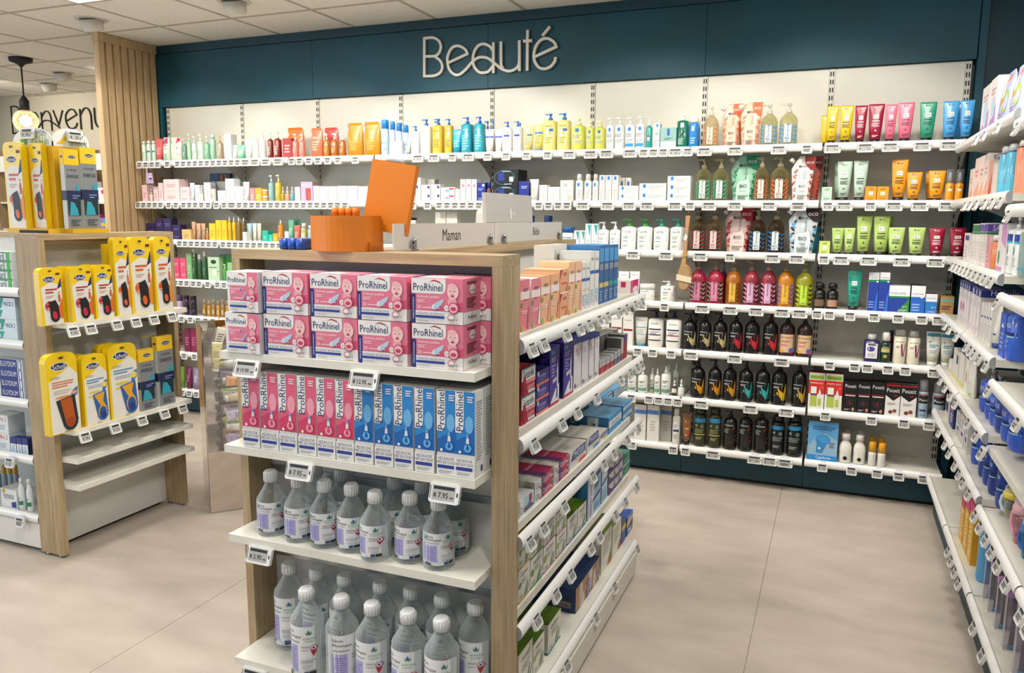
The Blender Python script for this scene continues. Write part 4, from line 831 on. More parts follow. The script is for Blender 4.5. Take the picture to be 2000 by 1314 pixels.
wall(1, [(424, 442, 354, 'box', bx('#8f918f', ()), 'grey carton'), (836, 849, 350, 'box', bx('#b9b7b0', ()), 'off-white carton'), (1208, 1220, 347, 'box', bx('#cfcdc6', [('R', -.4, .6, .4, .85, '#2d6fc0')]), 'white carton with blue square'), (1221, 1232, 347, 'box', bx('#cfcdc6', [('R', -.4, .6, .4, .85, '#2d6fc0')]), 'white carton with blue square'),
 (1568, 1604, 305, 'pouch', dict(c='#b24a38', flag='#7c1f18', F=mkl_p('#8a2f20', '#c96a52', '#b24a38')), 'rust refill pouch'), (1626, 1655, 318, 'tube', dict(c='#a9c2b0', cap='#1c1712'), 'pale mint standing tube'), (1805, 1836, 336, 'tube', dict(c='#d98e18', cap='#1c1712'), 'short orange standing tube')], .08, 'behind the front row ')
# ================================================================== third shelf
pur = '#2a1a4c'
wall(2, [
 (286, 303, 436, 'box', bx(pur, ln('#6a5a94')), 'dark purple carton'),
 (304, 319, 426, 'box', bx(pur, ln('#6a5a94', .3, .6, 2)), 'deep purple carton', dict(stack=2)),
 (320, 336, 426, 'box', bx(pur, ln('#6a5a94', .3, .6, 2)), 'deep purple carton', dict(stack=2)),
 (337, 353, 439, 'box', bx(pur, ln('#6a5a94', .3, .6, 2)), 'deep purple carton', dict(stack=2)),
 (355, 373, 448, 'box', bx('#d9b873', ln('#b08f4c')), 'gold carton'),
 (374, 382, 433, 'tube', dict(c='#c99f78', cap='#b98f68', F=ln('#8a6a4c')), 'bronze tube'),
 (383, 392, 436, 'tube', dict(c='#d0a684', cap='#b98f68', F=ln('#8a6a4c')), 'bronze tube'),
 (393, 401, 436, 'tube', dict(c='#c99f78', cap='#b98f68', F=ln('#8a6a4c')), 'bronze tube'),
 (402, 408, 445, 'bottle', dict(c='#c9803c', top='drop', tc='#efece6', hb=.6), 'tiny amber dropper bottle'),
 (409, 421, 436, 'box', bx('#f0c81e', ln('#c9a012')), 'yellow carton with white foot'),
 (422, 432, 430, 'box', bx('#efc414', ln('#c9a012')), 'bright yellow carton'),
 (433, 443, 430, 'box', bx('#efc414', ln('#c9a012')), 'bright yellow carton'),
 (446, 453, 423, 'bottle', dict(c='#e6b922', top='spray', tc='#efece4', hb=.8, F=ln('#b88d10')), 'yellow spray bottle'),
 (454, 462, 423, 'bottle', dict(c='#e6b922', top='spray', tc='#efece4', hb=.8, F=ln('#b88d10')), 'yellow spray bottle'),
 (463, 472, 423, 'bottle', dict(c='#8a6a1c', top='spray', tc='#efece4', hb=.8), 'brown spray bottle'),
 (473, 481, 424, 'bottle', dict(c='#6f5618', top='spray', tc='#e0ddd6', hb=.8), 'brown spray bottle'),
 (474, 481, 453, 'box', bx('#ece9e2', ()), 'tiny white carton', dict(dy=-.03)),
 (482, 492, 436, 'tube', dict(c='#a3c3d0', cap='#cfdde2', F=ln('#6f98a8')), 'pale blue tube'),
 (493, 501, 436, 'tube', dict(c='#dfe6dc', cap='#dfe6dc', F=ln('#9fb4a0')), 'greenish white tube'),
 (502, 510, 436, 'tube', dict(c='#e6dfc9', cap='#e6dfc9', F=ln('#b0a684')), 'cream tube'),
 (512, 523, 450, 'box', bx('#22b39a', ln('#6fd6c4')), 'turquoise carton'),
 (524, 532, 458, 'box', bx('#22bda6', ln('#6fd6c4')), 'small turquoise carton'),
 (533, 542, 456, 'box', bx('#efa91c', ln('#f6d07a')), 'small amber yellow carton'),
 (543, 555, 429, 'bottle', dict(c='#c07f20', top='spray', tc='#d6cdb8', hb=.8, F=ln('#e9c27a')), 'amber spray bottle'),
 (556, 563, 452, 'box', bx('#e9ebea', ()), 'tiny bluish white carton'),
 (563, 574, 428, 'tube', dict(c='#5fa88a', cap='#5fa88a', F=ln('#a9d6c2')), 'sea green tube'),
 (575, 586, 428, 'tube', dict(c='#5fa88a', cap='#5fa88a', F=ln('#a9d6c2')), 'sea green tube', dict(dy=.04)),
 (574, 586, 440, 'tube', dict(c='#d4634f', cap='#c9543f', F=ln('#ecab9c')), 'coral tube'),
 (588, 600, 436, 'bottle', dict(c='#a9a36a', top='cap', tc='#efece4', hb=.8, neck=.6, F=[('R', -.8, .2, .8, .7, '#cfc9a4')]), 'olive bottle with white cap'),
 (601, 612, 440, 'bottle', dict(c='#8fb0b0', top='cap', tc='#d9dedc', hb=.8, neck=.6), 'grey blue bottle'),
 (780, 800, 425, 'box', bx('#232a3c', ()), 'flat dark carton', dict(d=.1)),
 (800, 812, 430, 'box', bx('#d9d4c8', ()), 'low cream carton'),
 (850, 871, 414, 'box', bx('#c9c6bc', [('E', -.1, .5, .4, .4, '#e3e0d8')]), 'grey card box'),
 (872, 893, 414, 'box', bx('#d6d4c9', ()), 'pale card box'),
 (1030, 1044, 421, 'jar', dict(c='#1f4f9a', lid='#173f80', hl=.4), 'blue tub'),
 (1062, 1079, 421, 'jar', dict(c='#1f4f9a', lid='#173f80', hl=.4), 'blue tub'),
 (1098, 1123, 443, 'jar', dict(c='#e6e9ec', lid='#1d5a9e', hl=.25, F=[('L', -.7, .2, .7, .8, 4, '#7fa3c9')]), 'white tub with blue lid', dict(d=.07)),
]+[(a, b, 450, 'box', bx('#e3e8e6', [('P', [(-.3, .95), (.9, .95), (.6, .45)], '#2e9a9c')]+ln('#a9c0c0', .1, .35, 2)), 'small white carton with teal wedge') for a, b in ((1121, 1131), (1132, 1142))]+[
 (a, b, 437, 'box', bx('#e3e8e6', [('P', [(-.3, .96), (.9, .96), (.6, .5)], '#2aa6aa')]+ln('#a9c0c0', .1, .4, 3)), 'tall white carton with teal wedge') for a, b in ((1143, 1154), (1155, 1167))]+[
 (a, b, 433, 'bottle', dict(c='#e9ebe9', top='pump', tc='#eceeec', hb=.74, n=3, sh=.1, F=cera('#2a8fa0')), 'white pump bottle with teal wedge') for a, b in ((1168, 1190), (1191, 1212))]+[
 (a, b, 427, 'bottle', dict(c='#ebece8', top='pump', tc=t, hb=.76, n=3.4, sh=.08, neck=.36, F=cera(t2)), l) for a, b, t, t2, l in ((1214, 1244, '#3fa43c', '#45a93f', 'white pump bottle with green pump'), (1245, 1275, '#3fa43c', '#45a93f', 'white pump bottle with green pump'), (1277, 1307, '#2a9c84', '#2fae92', 'white pump bottle with teal pump'), (1309, 1338, '#2a9c84', '#2fae92', 'white pump bottle with teal pump'))]+[
 (1347, 1378, 409, 'bottle', dict(c='#8f7a54', k='c', top='pump', tc=mat('#c4b896', .2, 'g'), hb=.77, sh=.26, F=mkl_b('#c5283a', '#4f7d84', '#eccdc8')), 'clear pump bottle with red leaf print'),
 (1379, 1411, 409, 'bottle', dict(c='#8f7a54', k='c', top='pump', tc=mat('#c4b896', .2, 'g'), hb=.77, sh=.26, F=mkl_b('#c5283a', '#4f7d84', '#eccdc8')), 'clear pump bottle with red leaf print'),
 (1413, 1469, 406, 'pouch', dict(c='#e0c3bc', flag='#b01226', F=mkl_p('#b01a2c', '#d0404a', '#f0dcd6', sub="Lait d'Ânesse")), 'pale pink refill pouch with red leaves', dict(dy=.075, d=.04)),
 (1462, 1495, 409, 'bottle', dict(c='#6a5540', k='c', top='pump', tc=mat('#c4b896', .2, 'g'), hb=.77, sh=.26, F=mkl_b('#2f8fd0', '#3a2a26', '#d9e6ea')), 'clear pump bottle with blue and brown leaves'),
 (1498, 1531, 409, 'bottle', dict(c='#6a5540', k='c', top='pump', tc=mat('#c4b896', .2, 'g'), hb=.77, sh=.26, F=mkl_b('#2f8fd0', '#3a2a26', '#d9e6ea')), 'clear pump bottle with blue and brown leaves'),
 (1537, 1599, 405, 'pouch', dict(c='#c3cdd0', flag='#2a1512', F=mkl_p('#2f9fd8', '#2e1a18', '#dde6ea', sub='Coco')), 'grey refill pouch with blue and brown leaves'),
 (1600, 1621, 471, 'box', bx('#c3d97a', [('T', 'mkl', 0, .84, .8, '#34401a'), ('R', -.35, .42, .35, .66, '#eef2dc')]+ln('#8fa64a', .1, .3, 2)), 'small lime carton'),
 (1623, 1647, 445, 'tube', dict(c='#a9c86a', cap='#1c1712', F=kt('K1', '#34401a')), 'short lime standing tube'),
 (1647, 1669, 445, 'tube', dict(c='#b4cf78', cap='#1c1712', F=kt('K1', '#34401a')), 'short lime standing tube'),
 (1670, 1701, 422, 'tube', dict(c='#a9c566', cap='#1c1712', F=kt('K1', '#34401a')), 'tall lime standing tube'),
 (1703, 1736, 422, 'tube', dict(c='#a9c566', cap='#1c1712', F=kt('K1', '#34401a')), 'tall lime standing tube'),
 (1732, 1766, 444, 'tube', dict(c='#b4cf78', cap='#1c1712', F=kt('K1', '#34401a')), 'short lime standing tube'),
 (1772, 1806, 444, 'tube', dict(c='#b4cf78', cap='#1c1712', F=kt('K1', '#34401a')), 'short lime standing tube'),
 (1812, 1844, 445, 'tube', dict(c='#9c0f34', cap='#1c1712', F=kt('K6', '#f0d4dc')), 'short crimson standing tube'),
 (1852, 1886, 445, 'tube', dict(c='#9c0f34', cap='#1c1712', F=kt('K6', '#f0d4dc')), 'short crimson standing tube'),
])
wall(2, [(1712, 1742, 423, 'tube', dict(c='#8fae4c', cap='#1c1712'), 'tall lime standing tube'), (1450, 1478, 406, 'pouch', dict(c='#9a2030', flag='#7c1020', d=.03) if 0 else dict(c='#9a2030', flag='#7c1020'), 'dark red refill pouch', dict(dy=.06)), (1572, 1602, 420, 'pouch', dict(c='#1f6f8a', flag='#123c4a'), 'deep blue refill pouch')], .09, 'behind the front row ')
# ================================================================== fourth shelf
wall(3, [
 (340, 351, 504, 'box', bx('#d94a6a', ln('#f0a0b4', .3, .6, 2)), 'rose pink carton', dict(stack=2)),
 (352, 364, 504, 'box', bx('#df5274', ln('#f0a0b4', .3, .6, 2)), 'rose pink carton', dict(stack=2)),
 (365, 375, 495, 'box', bx('#7fae74', ln('#b4d4a8')), 'leaf green carton'),
 (376, 386, 487, 'bottle', P_('#2f5c34', '#e9ece6', ln('#7fa380')), 'bottle green pump bottle'),
 (387, 396, 497, 'bottle', dict(c='#27502e', top='cap', tc='#e9ece6', hb=.8, neck=.6), 'bottle green capped bottle'),
 (397, 406, 491, 'bottle', dict(c='#2f5c38', top='cap', tc='#e9ece6', hb=.82, neck=.6, F=ln('#7fa380')), 'bottle green capped bottle'),
 (407, 429, 502, 'box', bx('#b9d6b0', [('E', 0, .8, .5, .3, '#20342a'), ('E', .1, .35, .4, .5, '#dfeed8'), ('E', .75, .4, .1, .1, '#2a3a78'), ('L', -.8, .55, .6, .62, 1, '#5a7a5c')]), 'pale green gift carton'),
 (430, 460, 498, 'box', bx('#2f7a34', [('P', [(-.9, .2), (-.6, .95), (-.5, .2)], '#49a048'), ('P', [(-.2, .2), (0, .95), (.2, .2)], '#49a048'), ('P', [(.5, .2), (.65, .95), (.9, .2)], '#3d8f3e')]), 'dark green leaf patterned carton', dict(dy=.045)),
 (436, 444, 516, 'bottle', P_('#4f9a4a', '#eef0ea'), 'small green pump bottle'),
 (445, 456, 513, 'box', bx('#8fc07a', ln('#d3e8c4')), 'small light green carton', dict(d=.04)),
 (1207, 1228, 530, 'tube', dict(c='#e6e9ea', cap='#eee', F=[('T', 'CeraVe', 0, .86, 1.2, '#2f5fb0')]), 'white tube with blue mark'),
 (1229, 1249, 530, 'tube', dict(c='#e6e9ea', cap='#eee', F=[('T', 'CeraVe', 0, .86, 1.2, '#2f5fb0')]), 'white tube with blue mark'),
 (1250, 1280, 554, 'jar', dict(c='#ecebe6', lid='#f2f1ec', hl=.3, F=cera('#1f4fc0')), 'white tub with blue wedge', dict(d=.075)),
 (1291, 1321, 549, 'bottle', dict(c='#ecebe6', top='pump', tc='#e9e9e4', hb=.80, n=4, sh=.06, F=cera('#1f3fb0')), 'squat white pump bottle with blue wedge'),
 (1347, 1379, 508, 'bottle', dict(c='#a3213c', k='s', top='pump', tc=mat('#c9a9a0', .2, 'g'), hb=.77, sh=.24, F=mkl_b('#8fcfae', '#1b2a22', '#df8fae', bio=False)), 'crimson gel pump bottle with mint leaves'),
 (1380, 1413, 508, 'bottle', dict(c='#a3213c', k='s', top='pump', tc=mat('#c9a9a0', .2, 'g'), hb=.77, sh=.24, F=mkl_b('#8fcfae', '#1b2a22', '#df8fae', bio=False)), 'crimson gel pump bottle with mint leaves'),
 (1416, 1447, 509, 'bottle', dict(c='#a8641a', k='s', top='pump', tc=mat('#c9b48a', .2, 'g'), hb=.77, sh=.24, F=mkl_b('#8a4a10', '#6a3408', '#e6b84a', bio=False)), 'amber gel pump bottle with yellow label'),
 (1450, 1482, 509, 'bottle', dict(c='#8f2a3c', k='s', top='pump', tc=mat('#c9a9a0', .2, 'g'), hb=.77, sh=.24, F=mkl_b('#d9c9dc', '#1d1a26', '#ddb0d0', bio=False)), 'wine red gel pump bottle with zebra print'),
 (1484, 1515, 509, 'bottle', dict(c='#8f2a3c', k='s', top='pump', tc=mat('#c9a9a0', .2, 'g'), hb=.77, sh=.24, F=mkl_b('#d9c9dc', '#1d1a26', '#ddb0d0', bio=False)), 'wine red gel pump bottle with zebra print'),
 (1517, 1550, 510, 'bottle', dict(c='#c07a1a', k='s', top='pump', tc=mat('#c9b48a', .2, 'g'), hb=.77, sh=.24, F=mkl_b('#9a8ae0', '#6f5fc4', '#e6b43a', bio=False)), 'orange gel pump bottle with violet flowers'),
 (1552, 1587, 511, 'bottle', dict(c='#8f8f22', k='s', top='pump', tc=mat('#c4c08a', .2, 'g'), hb=.77, sh=.24, F=mkl_b('#c9e03a', '#20260e', '#b9dc3a', bio=False)), 'lime gel pump bottle with zebra print'),
 (1589, 1612, 552, 'bottle', dict(c='#150f0d', top='wide', tc='#120d0c', hb=.78, sh=.2, F=[('R', -.95, .05, .95, .55, '#7a5f4c'), ('T', 'APIVITA', 0, .8, 1, '#9a8f84')]), 'black apothecary bottle with kraft label'),
 (1614, 1637, 553, 'bottle', dict(c='#150f0d', top='wide', tc='#120d0c', hb=.78, sh=.2, F=[('R', -.95, .05, .95, .55, '#b58f74'), ('T', 'APIVITA', 0, .8, 1, '#9a8f84')]), 'black apothecary bottle with kraft label'),
 (1652, 1681, 528, 'tube', dict(c='#1f9a84', cap='#1c1712', F=kt('K4', '#0c3f36')), 'sea green standing tube with black cap'),
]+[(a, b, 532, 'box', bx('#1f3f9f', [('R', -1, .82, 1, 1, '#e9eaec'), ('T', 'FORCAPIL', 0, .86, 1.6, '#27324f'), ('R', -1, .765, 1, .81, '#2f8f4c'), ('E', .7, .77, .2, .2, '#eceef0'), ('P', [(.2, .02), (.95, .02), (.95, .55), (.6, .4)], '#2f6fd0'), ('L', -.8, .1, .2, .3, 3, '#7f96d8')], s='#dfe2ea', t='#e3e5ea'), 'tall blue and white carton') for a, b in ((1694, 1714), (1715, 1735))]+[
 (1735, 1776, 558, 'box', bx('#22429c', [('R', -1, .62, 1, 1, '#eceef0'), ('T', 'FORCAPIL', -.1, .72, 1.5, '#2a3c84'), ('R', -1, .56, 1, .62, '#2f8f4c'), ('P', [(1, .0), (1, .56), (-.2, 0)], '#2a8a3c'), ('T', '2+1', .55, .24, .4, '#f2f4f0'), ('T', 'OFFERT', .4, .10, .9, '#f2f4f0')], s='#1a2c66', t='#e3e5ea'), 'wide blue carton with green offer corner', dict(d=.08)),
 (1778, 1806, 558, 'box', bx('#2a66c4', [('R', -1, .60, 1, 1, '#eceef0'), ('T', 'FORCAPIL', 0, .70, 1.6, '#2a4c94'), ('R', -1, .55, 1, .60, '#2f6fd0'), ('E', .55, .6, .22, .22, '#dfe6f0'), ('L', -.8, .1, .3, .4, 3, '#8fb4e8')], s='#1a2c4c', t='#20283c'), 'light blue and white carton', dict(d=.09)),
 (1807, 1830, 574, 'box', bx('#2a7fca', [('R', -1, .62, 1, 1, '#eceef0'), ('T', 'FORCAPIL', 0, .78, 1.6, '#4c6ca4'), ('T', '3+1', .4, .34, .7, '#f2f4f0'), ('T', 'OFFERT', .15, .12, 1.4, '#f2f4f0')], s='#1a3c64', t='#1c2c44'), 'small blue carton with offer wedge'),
 (1836, 1863, 579, 'box', bx('#b58a58', [('R', -1, .72, 1, .86, '#6fae9c'), ('L', -.8, .3, .6, .55, 2, '#5a4630')], s='#9a7448', t='#a98050'), 'kraft carton with green band', dict(d=.07)),
])
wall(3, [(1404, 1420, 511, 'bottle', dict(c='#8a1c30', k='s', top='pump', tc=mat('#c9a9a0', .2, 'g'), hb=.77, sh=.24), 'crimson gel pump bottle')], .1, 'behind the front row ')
# ================================================================== fifth shelf
blk = '#0d0c0d'
wall(4, [
 (345, 358, 575, 'jar', dict(c='#b9a0c4', lid='#6a5578', hl=.3), 'lilac jar', dict(stack=1)),
 (359, 371, 577, 'jar', dict(c='#4a2c50', lid='#2a1c30', hl=.35), 'dark plum jar', dict(stack=2)),
 (372, 385, 578, 'jar', dict(c='#2f2436', lid='#1c1622', hl=.35), 'dark plum jar', dict(stack=2)),
]+[(a, a+8, 584+(k % 2)*3, 'bottle', dict(c=('#a3752c', '#b98a3c')[k % 2], k='s', top='cap', tc='#b9a578', hb=.72, neck=.5, F=[('R', -.7, .15, .7, .6, '#d3b884')]), 'small amber scent bottle with pale cap') for k, a in enumerate((396, 405, 414, 423, 432, 441, 450))]+[
 (1176, 1189, 612, 'box', bx('#dcdad2', [('L', -.8, .1, .8, .25, 1, '#8a2a34')]+ln('#b4b2ac', .5, .8, 2)), 'white carton with dark red line'),
 (1193, 1214, 611, 'box', bx('#e3e1da', [('T', 'Eucerin', 0, .82, 1.2, '#6a3a40'), ('R', -.9, .5, .9, .56, '#8a2a34')]), 'white carton with dark red line'),
 (1216, 1236, 609, 'box', bx('#e3e1da', [('T', 'Eucerin', 0, .76, 1.2, '#6a3a40'), ('R', -.9, .44, .9, .5, '#8a2a34')]), 'white carton with dark red line'),
 (1239, 1264, 619, 'tube', dict(c='#e3e2dc', cap='#3f8fac', hc=.1, F=[('T', 'Eucerin', 0, .88, 1, '#4a5a60'), ('R', -.9, .60, .9, .63, '#4a90b8'), ('R', -.9, .34, .9, .37, '#8fb8c8')]+ln('#b4b8b8', .4, .58, 3)), 'white tube with blue cap and lines'),
]+[(a, b, y, 'bottle', dict(c='#e6e4de', top='pump', tc='#141c44', hb=.79, n=3, sh=.06, F=[('T', 'Eucerin', 0, .90, 1, '#4a5a60'), ('R', -.8, .64, .8, .69, '#141c44'), ('R', -.8, .42, .8, .46, c2), ('R', -.8, .2, .8, .24, '#141c44')]+ln('#a9aaae', .48, .62, 2)), l) for a, b, y, c2, l in ((1266, 1296, 605, '#2a3f6c', 'white pump bottle with navy pump'), (1301, 1331, 607, '#a83a5c', 'white pump bottle with navy pump and pink line'))]+[
 (a, b, y, 'bottle', dict(c=blk, top='pump', tc='#0f0e0f', hb=.80, sh=.2, F=hand(c2)), l) for a, b, y, c2, l in (
 (1333, 1361, 611, '#b9a878', 'black pump bottle with sand splash'), (1364, 1389, 611, '#b9a878', 'black pump bottle with sand splash'), (1392, 1420, 611, '#b9a878', 'black pump bottle with sand splash'),
 (1423, 1450, 611, '#c02a34', 'black pump bottle with red splash'), (1453, 1483, 611, '#c02a34', 'black pump bottle with red splash'), (1489, 1519, 611, '#c02a34', 'black pump bottle with red splash'))]+[
 (a, b, y, 'bottle', dict(c='#2a1812', top='pump', tc='#151011', hb=.80, sh=.2, F=[('R', -.95, .08, .95, .84, '#d6b58f'), ('T', 'dermasens', 0, .72, 1.5, '#4a2a20', 0, 1.2), ('L', -.7, .5, .4, .6, 2, '#8a6a50'), ('R', -.7, .36, .1, .41, '#d65a8a'), ('E', .6, .18, .3, .3, '#3a6ac0'), ('E', .7, .1, .2, .2, '#c02a7a'), ('E', -.6, .12, .25, .2, '#e6a03a')]), 'brown pump bottle with peach label') for a, b, y in ((1521, 1552, 613), (1555, 1586, 615))]+[
 (1686, 1717, 652, 'bottle', dict(c='#241f56', top='cap', tc='#eceae6', hb=.80, n=4, sh=.06, neck=.5, d=.04, F=[('R', -.75, .1, .75, .93, '#e3e2e6'), ('R', -.5, .82, .5, .9, '#22382c'), ('E', -.1, .62, .5, .25, '#4a3f94')]) if 0 else dict(c='#241f56', top='cap', tc='#eceae6', hb=.80, n=4, sh=.06, neck=.5, F=[('R', -.75, .1, .75, .93, '#e3e2e6'), ('R', -.5, .82, .5, .9, '#22382c'), ('E', -.1, .62, .5, .35, '#4a3f94'), ('L', -.5, .2, .5, .4, 3, '#a9a9b4')]), 'square navy bottle with white label'),
 (1718, 1739, 649, 'bottle', dict(c='#0f3328', top='wide', tc='#eceae4', hb=.72, sh=.15, F=[('R', -.8, .55, .8, .80, '#c9b86a'), ('E', 0, .3, .4, .4, '#b49a3c'), ('L', -.6, .85, .6, .93, 1, '#c9d6cc')]), 'dark green bottle with gold label'),
]+[(a, b, y, 'bottle', dict(c='#d9d2bf', top='wide', tc=mat('#d6d3cb', .2, 'g'), hb=.82, sh=.05, F=[('T', 'dermasens', 0, .86, 1.4, '#4a3a3a'), ('P', [(.1, .75), (.35, .78), (.5, .3), (.3, .2)], '#8a2a5c'), ('P', [(.75, .8), (.9, .8), (.6, .22), (.5, .25)], '#7a2454'), ('L', -.6, .6, 0, .7, 2, '#9a8f84')]), 'cream bottle with clear cap and purple strokes') for a, b, y in ((1743, 1769, 643), (1770, 1796, 646))]+[
 (a, b, y, 'tube', dict(c='#dad8cf', cap='#dcdad4', hc=.14, F=[('R', -.95, .84, .95, .95, '#2a7f9c'), ('E', -.5, .66, .14, .14, '#4aa3b8'), ('L', -.6, .48, .6, .6, 2, '#3a8fa8'), ('L', -.6, .3, .5, .42, 2, '#9ab8bc'), ('R', -.5, .08, .4, .12, '#9ab83a')]), 'white tube with teal crimp') for a, b, y in ((1806, 1837, 648), (1834, 1864, 650))])
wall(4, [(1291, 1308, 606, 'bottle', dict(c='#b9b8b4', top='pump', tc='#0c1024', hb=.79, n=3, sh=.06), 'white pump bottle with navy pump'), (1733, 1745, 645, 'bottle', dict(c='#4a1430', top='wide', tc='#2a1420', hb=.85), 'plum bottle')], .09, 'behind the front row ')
# ================================================================== sixth shelf
svc = lambda t='pump', hb=.76: dict(c='#dfe3dc', top=t, tc='#eceeea', hb=hb, sh=.1, F=[('R', -1, .02, 1, .24, '#6f9c86'), ('L', -.6, .60, .6, .78, 2, '#5a6a64'), ('L', -.6, .34, .4, .5, 2, '#a9b4ae')])
wall(5, [
 (347, 352, 640, 'bottle', dict(c='#b01a34', top='cap', tc='#c9b4b4', hb=.85, neck=.6), 'slim red bottle'),
 (360, 372, 643, 'box', bx('#7a1a44', ln('#c06a94', .3, .7)), 'magenta carton'),
 (373, 385, 643, 'box', bx('#8a1f4c', ln('#c06a94', .3, .7)), 'magenta carton'),
 (1205, 1221, 728, 'bottle', svc(), 'white pump bottle with green foot'),
 (1226, 1243, 722, 'bottle', svc(), 'white pump bottle with green foot'),
 (1246, 1265, 720, 'bottle', svc(), 'white pump bottle with green foot'),
 (1269, 1279, 718, 'bottle', svc('spray'), 'slim white spray bottle with green foot', dict(dy=.05)),
 (1278, 1289, 720, 'bottle', svc('spray'), 'slim white spray bottle with green foot'),
 (1291, 1310, 715, 'bottle', svc('spray'), 'white spray bottle with green foot'),
 (1312, 1322, 742, 'bottle', dict(c='#3f2418', top='drop', tc='#e9e9e4', hb=.6, F=[('R', -.9, .2, .9, .9, '#e3e4de')]), 'small brown dropper bottle with white label'),
 (1324, 1337, 741, 'bottle', dict(c='#cfd4ca', top='drop', tc='#e9e9e4', hb=.55, F=[('R', -.9, .1, .9, .8, '#e6e7e2')]), 'small white dropper bottle'),
]+[(a, b, 701+k, 'bottle', dict(c=blk, top='pump', tc='#0f0e0f', hb=.80, sh=.2, F=hand(c2)), l) for k, (a, b, c2, l) in enumerate((
 (1348, 1377, '#d0921c', 'black pump bottle with orange splash'), (1382, 1409, '#c9861c', 'black pump bottle with orange splash'), (1411, 1438, '#d0921c', 'black pump bottle with orange splash'), (1442, 1470, '#3aa8a4', 'black pump bottle with turquoise splash'), (1474, 1503, '#3aa8a4', 'black pump bottle with turquoise splash'), (1506, 1536, '#d6b422', 'black pump bottle with yellow splash'), (1545, 1574, '#b9a044', 'black pump bottle with khaki splash')))]+[
 (a, b, y, 'box', bx('#e3e2d9', [('R', -1, .42, 1, .80, '#c8281e'), ('R', -.9, .82, .9, .94, '#8fae3c'), ('T', 'PRANAROM', 0, .88, 1.6, '#22301a'), ('T', 'PROMO DUO', 0, .72, 1.6, '#f2ece6', 0, 1.2), ('R', -.75, .08, .1, .40, '#a9bc4c'), ('R', -.72, .40, 0, .62, '#e9e6e0'), ('R', -.75, .38, .1, .43, '#6a2a6a'), ('P', [(.25, .06), (.62, .06), (.62, .42), (.48, .55), (.38, .55), (.25, .42)], '#e0dcd4'), ('R', .25, .1, .62, .3, '#a9bc4c'), ('E', .68, .60, .24, .3, '#d8404a')], s='#8a1a1a', t='#8a1a1a'), 'red and green promo carton') for a, b, y in ((1578, 1609, 728), (1610, 1644, 730))]+[
 (a, b, 744+k, 'box', bx('#111011', [('T', 'Pouxit', 0, .84, 1.7, '#e9e9e9', 0, 1.3), ('R', -.9, .56, .9, .60, '#7a1a1c'), ('R', -.8, .52, .8, .55, '#dcdcdc'), ('E', 0, .30, .52, .52, '#5a5a5a'), ('E', 0, .30, .48, .48, '#141314'), ('T', '5', 0, .30, .26, '#c8202a'), ('E', .55, .1, .22, .32, '#b98a6c'), ('L', -.8, .06, .1, .12, 2, '#bbbbbb')], s='#080808', t='#1a1919'), 'black carton with red figure 5') for k, (a, b) in enumerate(((1647, 1672), (1674, 1699), (1700, 1727)))]+[
 (a, b, 748+2*k, 'box', bx('#e3e1de', [('P', [(-1, .62), (-1, 1), (1, 1), (1, .62), (.1, .46)], '#131112'), ('R', -1, .90, 1, .955, '#b02228'), ('T', 'Pouxit', 0, .78, 1.75, '#ececec', 0, 1.3), ('T', 'XF', .35, .62, .5, '#c8202a'), ('E', -.2, .12, .28, .28, '#6a3a2a'), ('E', .35, .16, .28, .28, '#8a4a34'), ('L', -.7, .34, .5, .42, 2, '#aaaaaa')], s='#1a1718', t='#3a1a1c'), 'black and white carton with red band') for k, (a, b) in enumerate(((1728, 1757), (1758, 1789)))]+[
 (a, b, 741+k*3, 'can', dict(c='#9fb4c4', cap='#8f9296', hc=.30, F=[('R', -1, .62, 1, 1, '#1a1a1d'), ('P', [(-1, .64), (1, .64), (0, .46)], '#1a1a1d'), ('R', -1, .93, 1, .99, '#b0606a'), ('T', 'Pouxit', 0, .76, 1.5, '#e6e6e6', 0, 1.3), ('R', -.6, .30, .6, .37, '#2a3a64'), ('E', -.3, .14, .2, .2, '#4a8ac0'), ('E', .3, .14, .2, .2, '#4a8ac0')]), 'grey blue spray can with black band') for k, (a, b) in enumerate(((1791, 1812), (1819, 1845)))])
wall(5, [(1300, 1312, 712, 'bottle', svc('spray'), 'white spray bottle with green foot'), (1314, 1326, 708, 'bottle', svc('spray'), 'white spray bottle with green foot')], .1, 'behind the front row ')
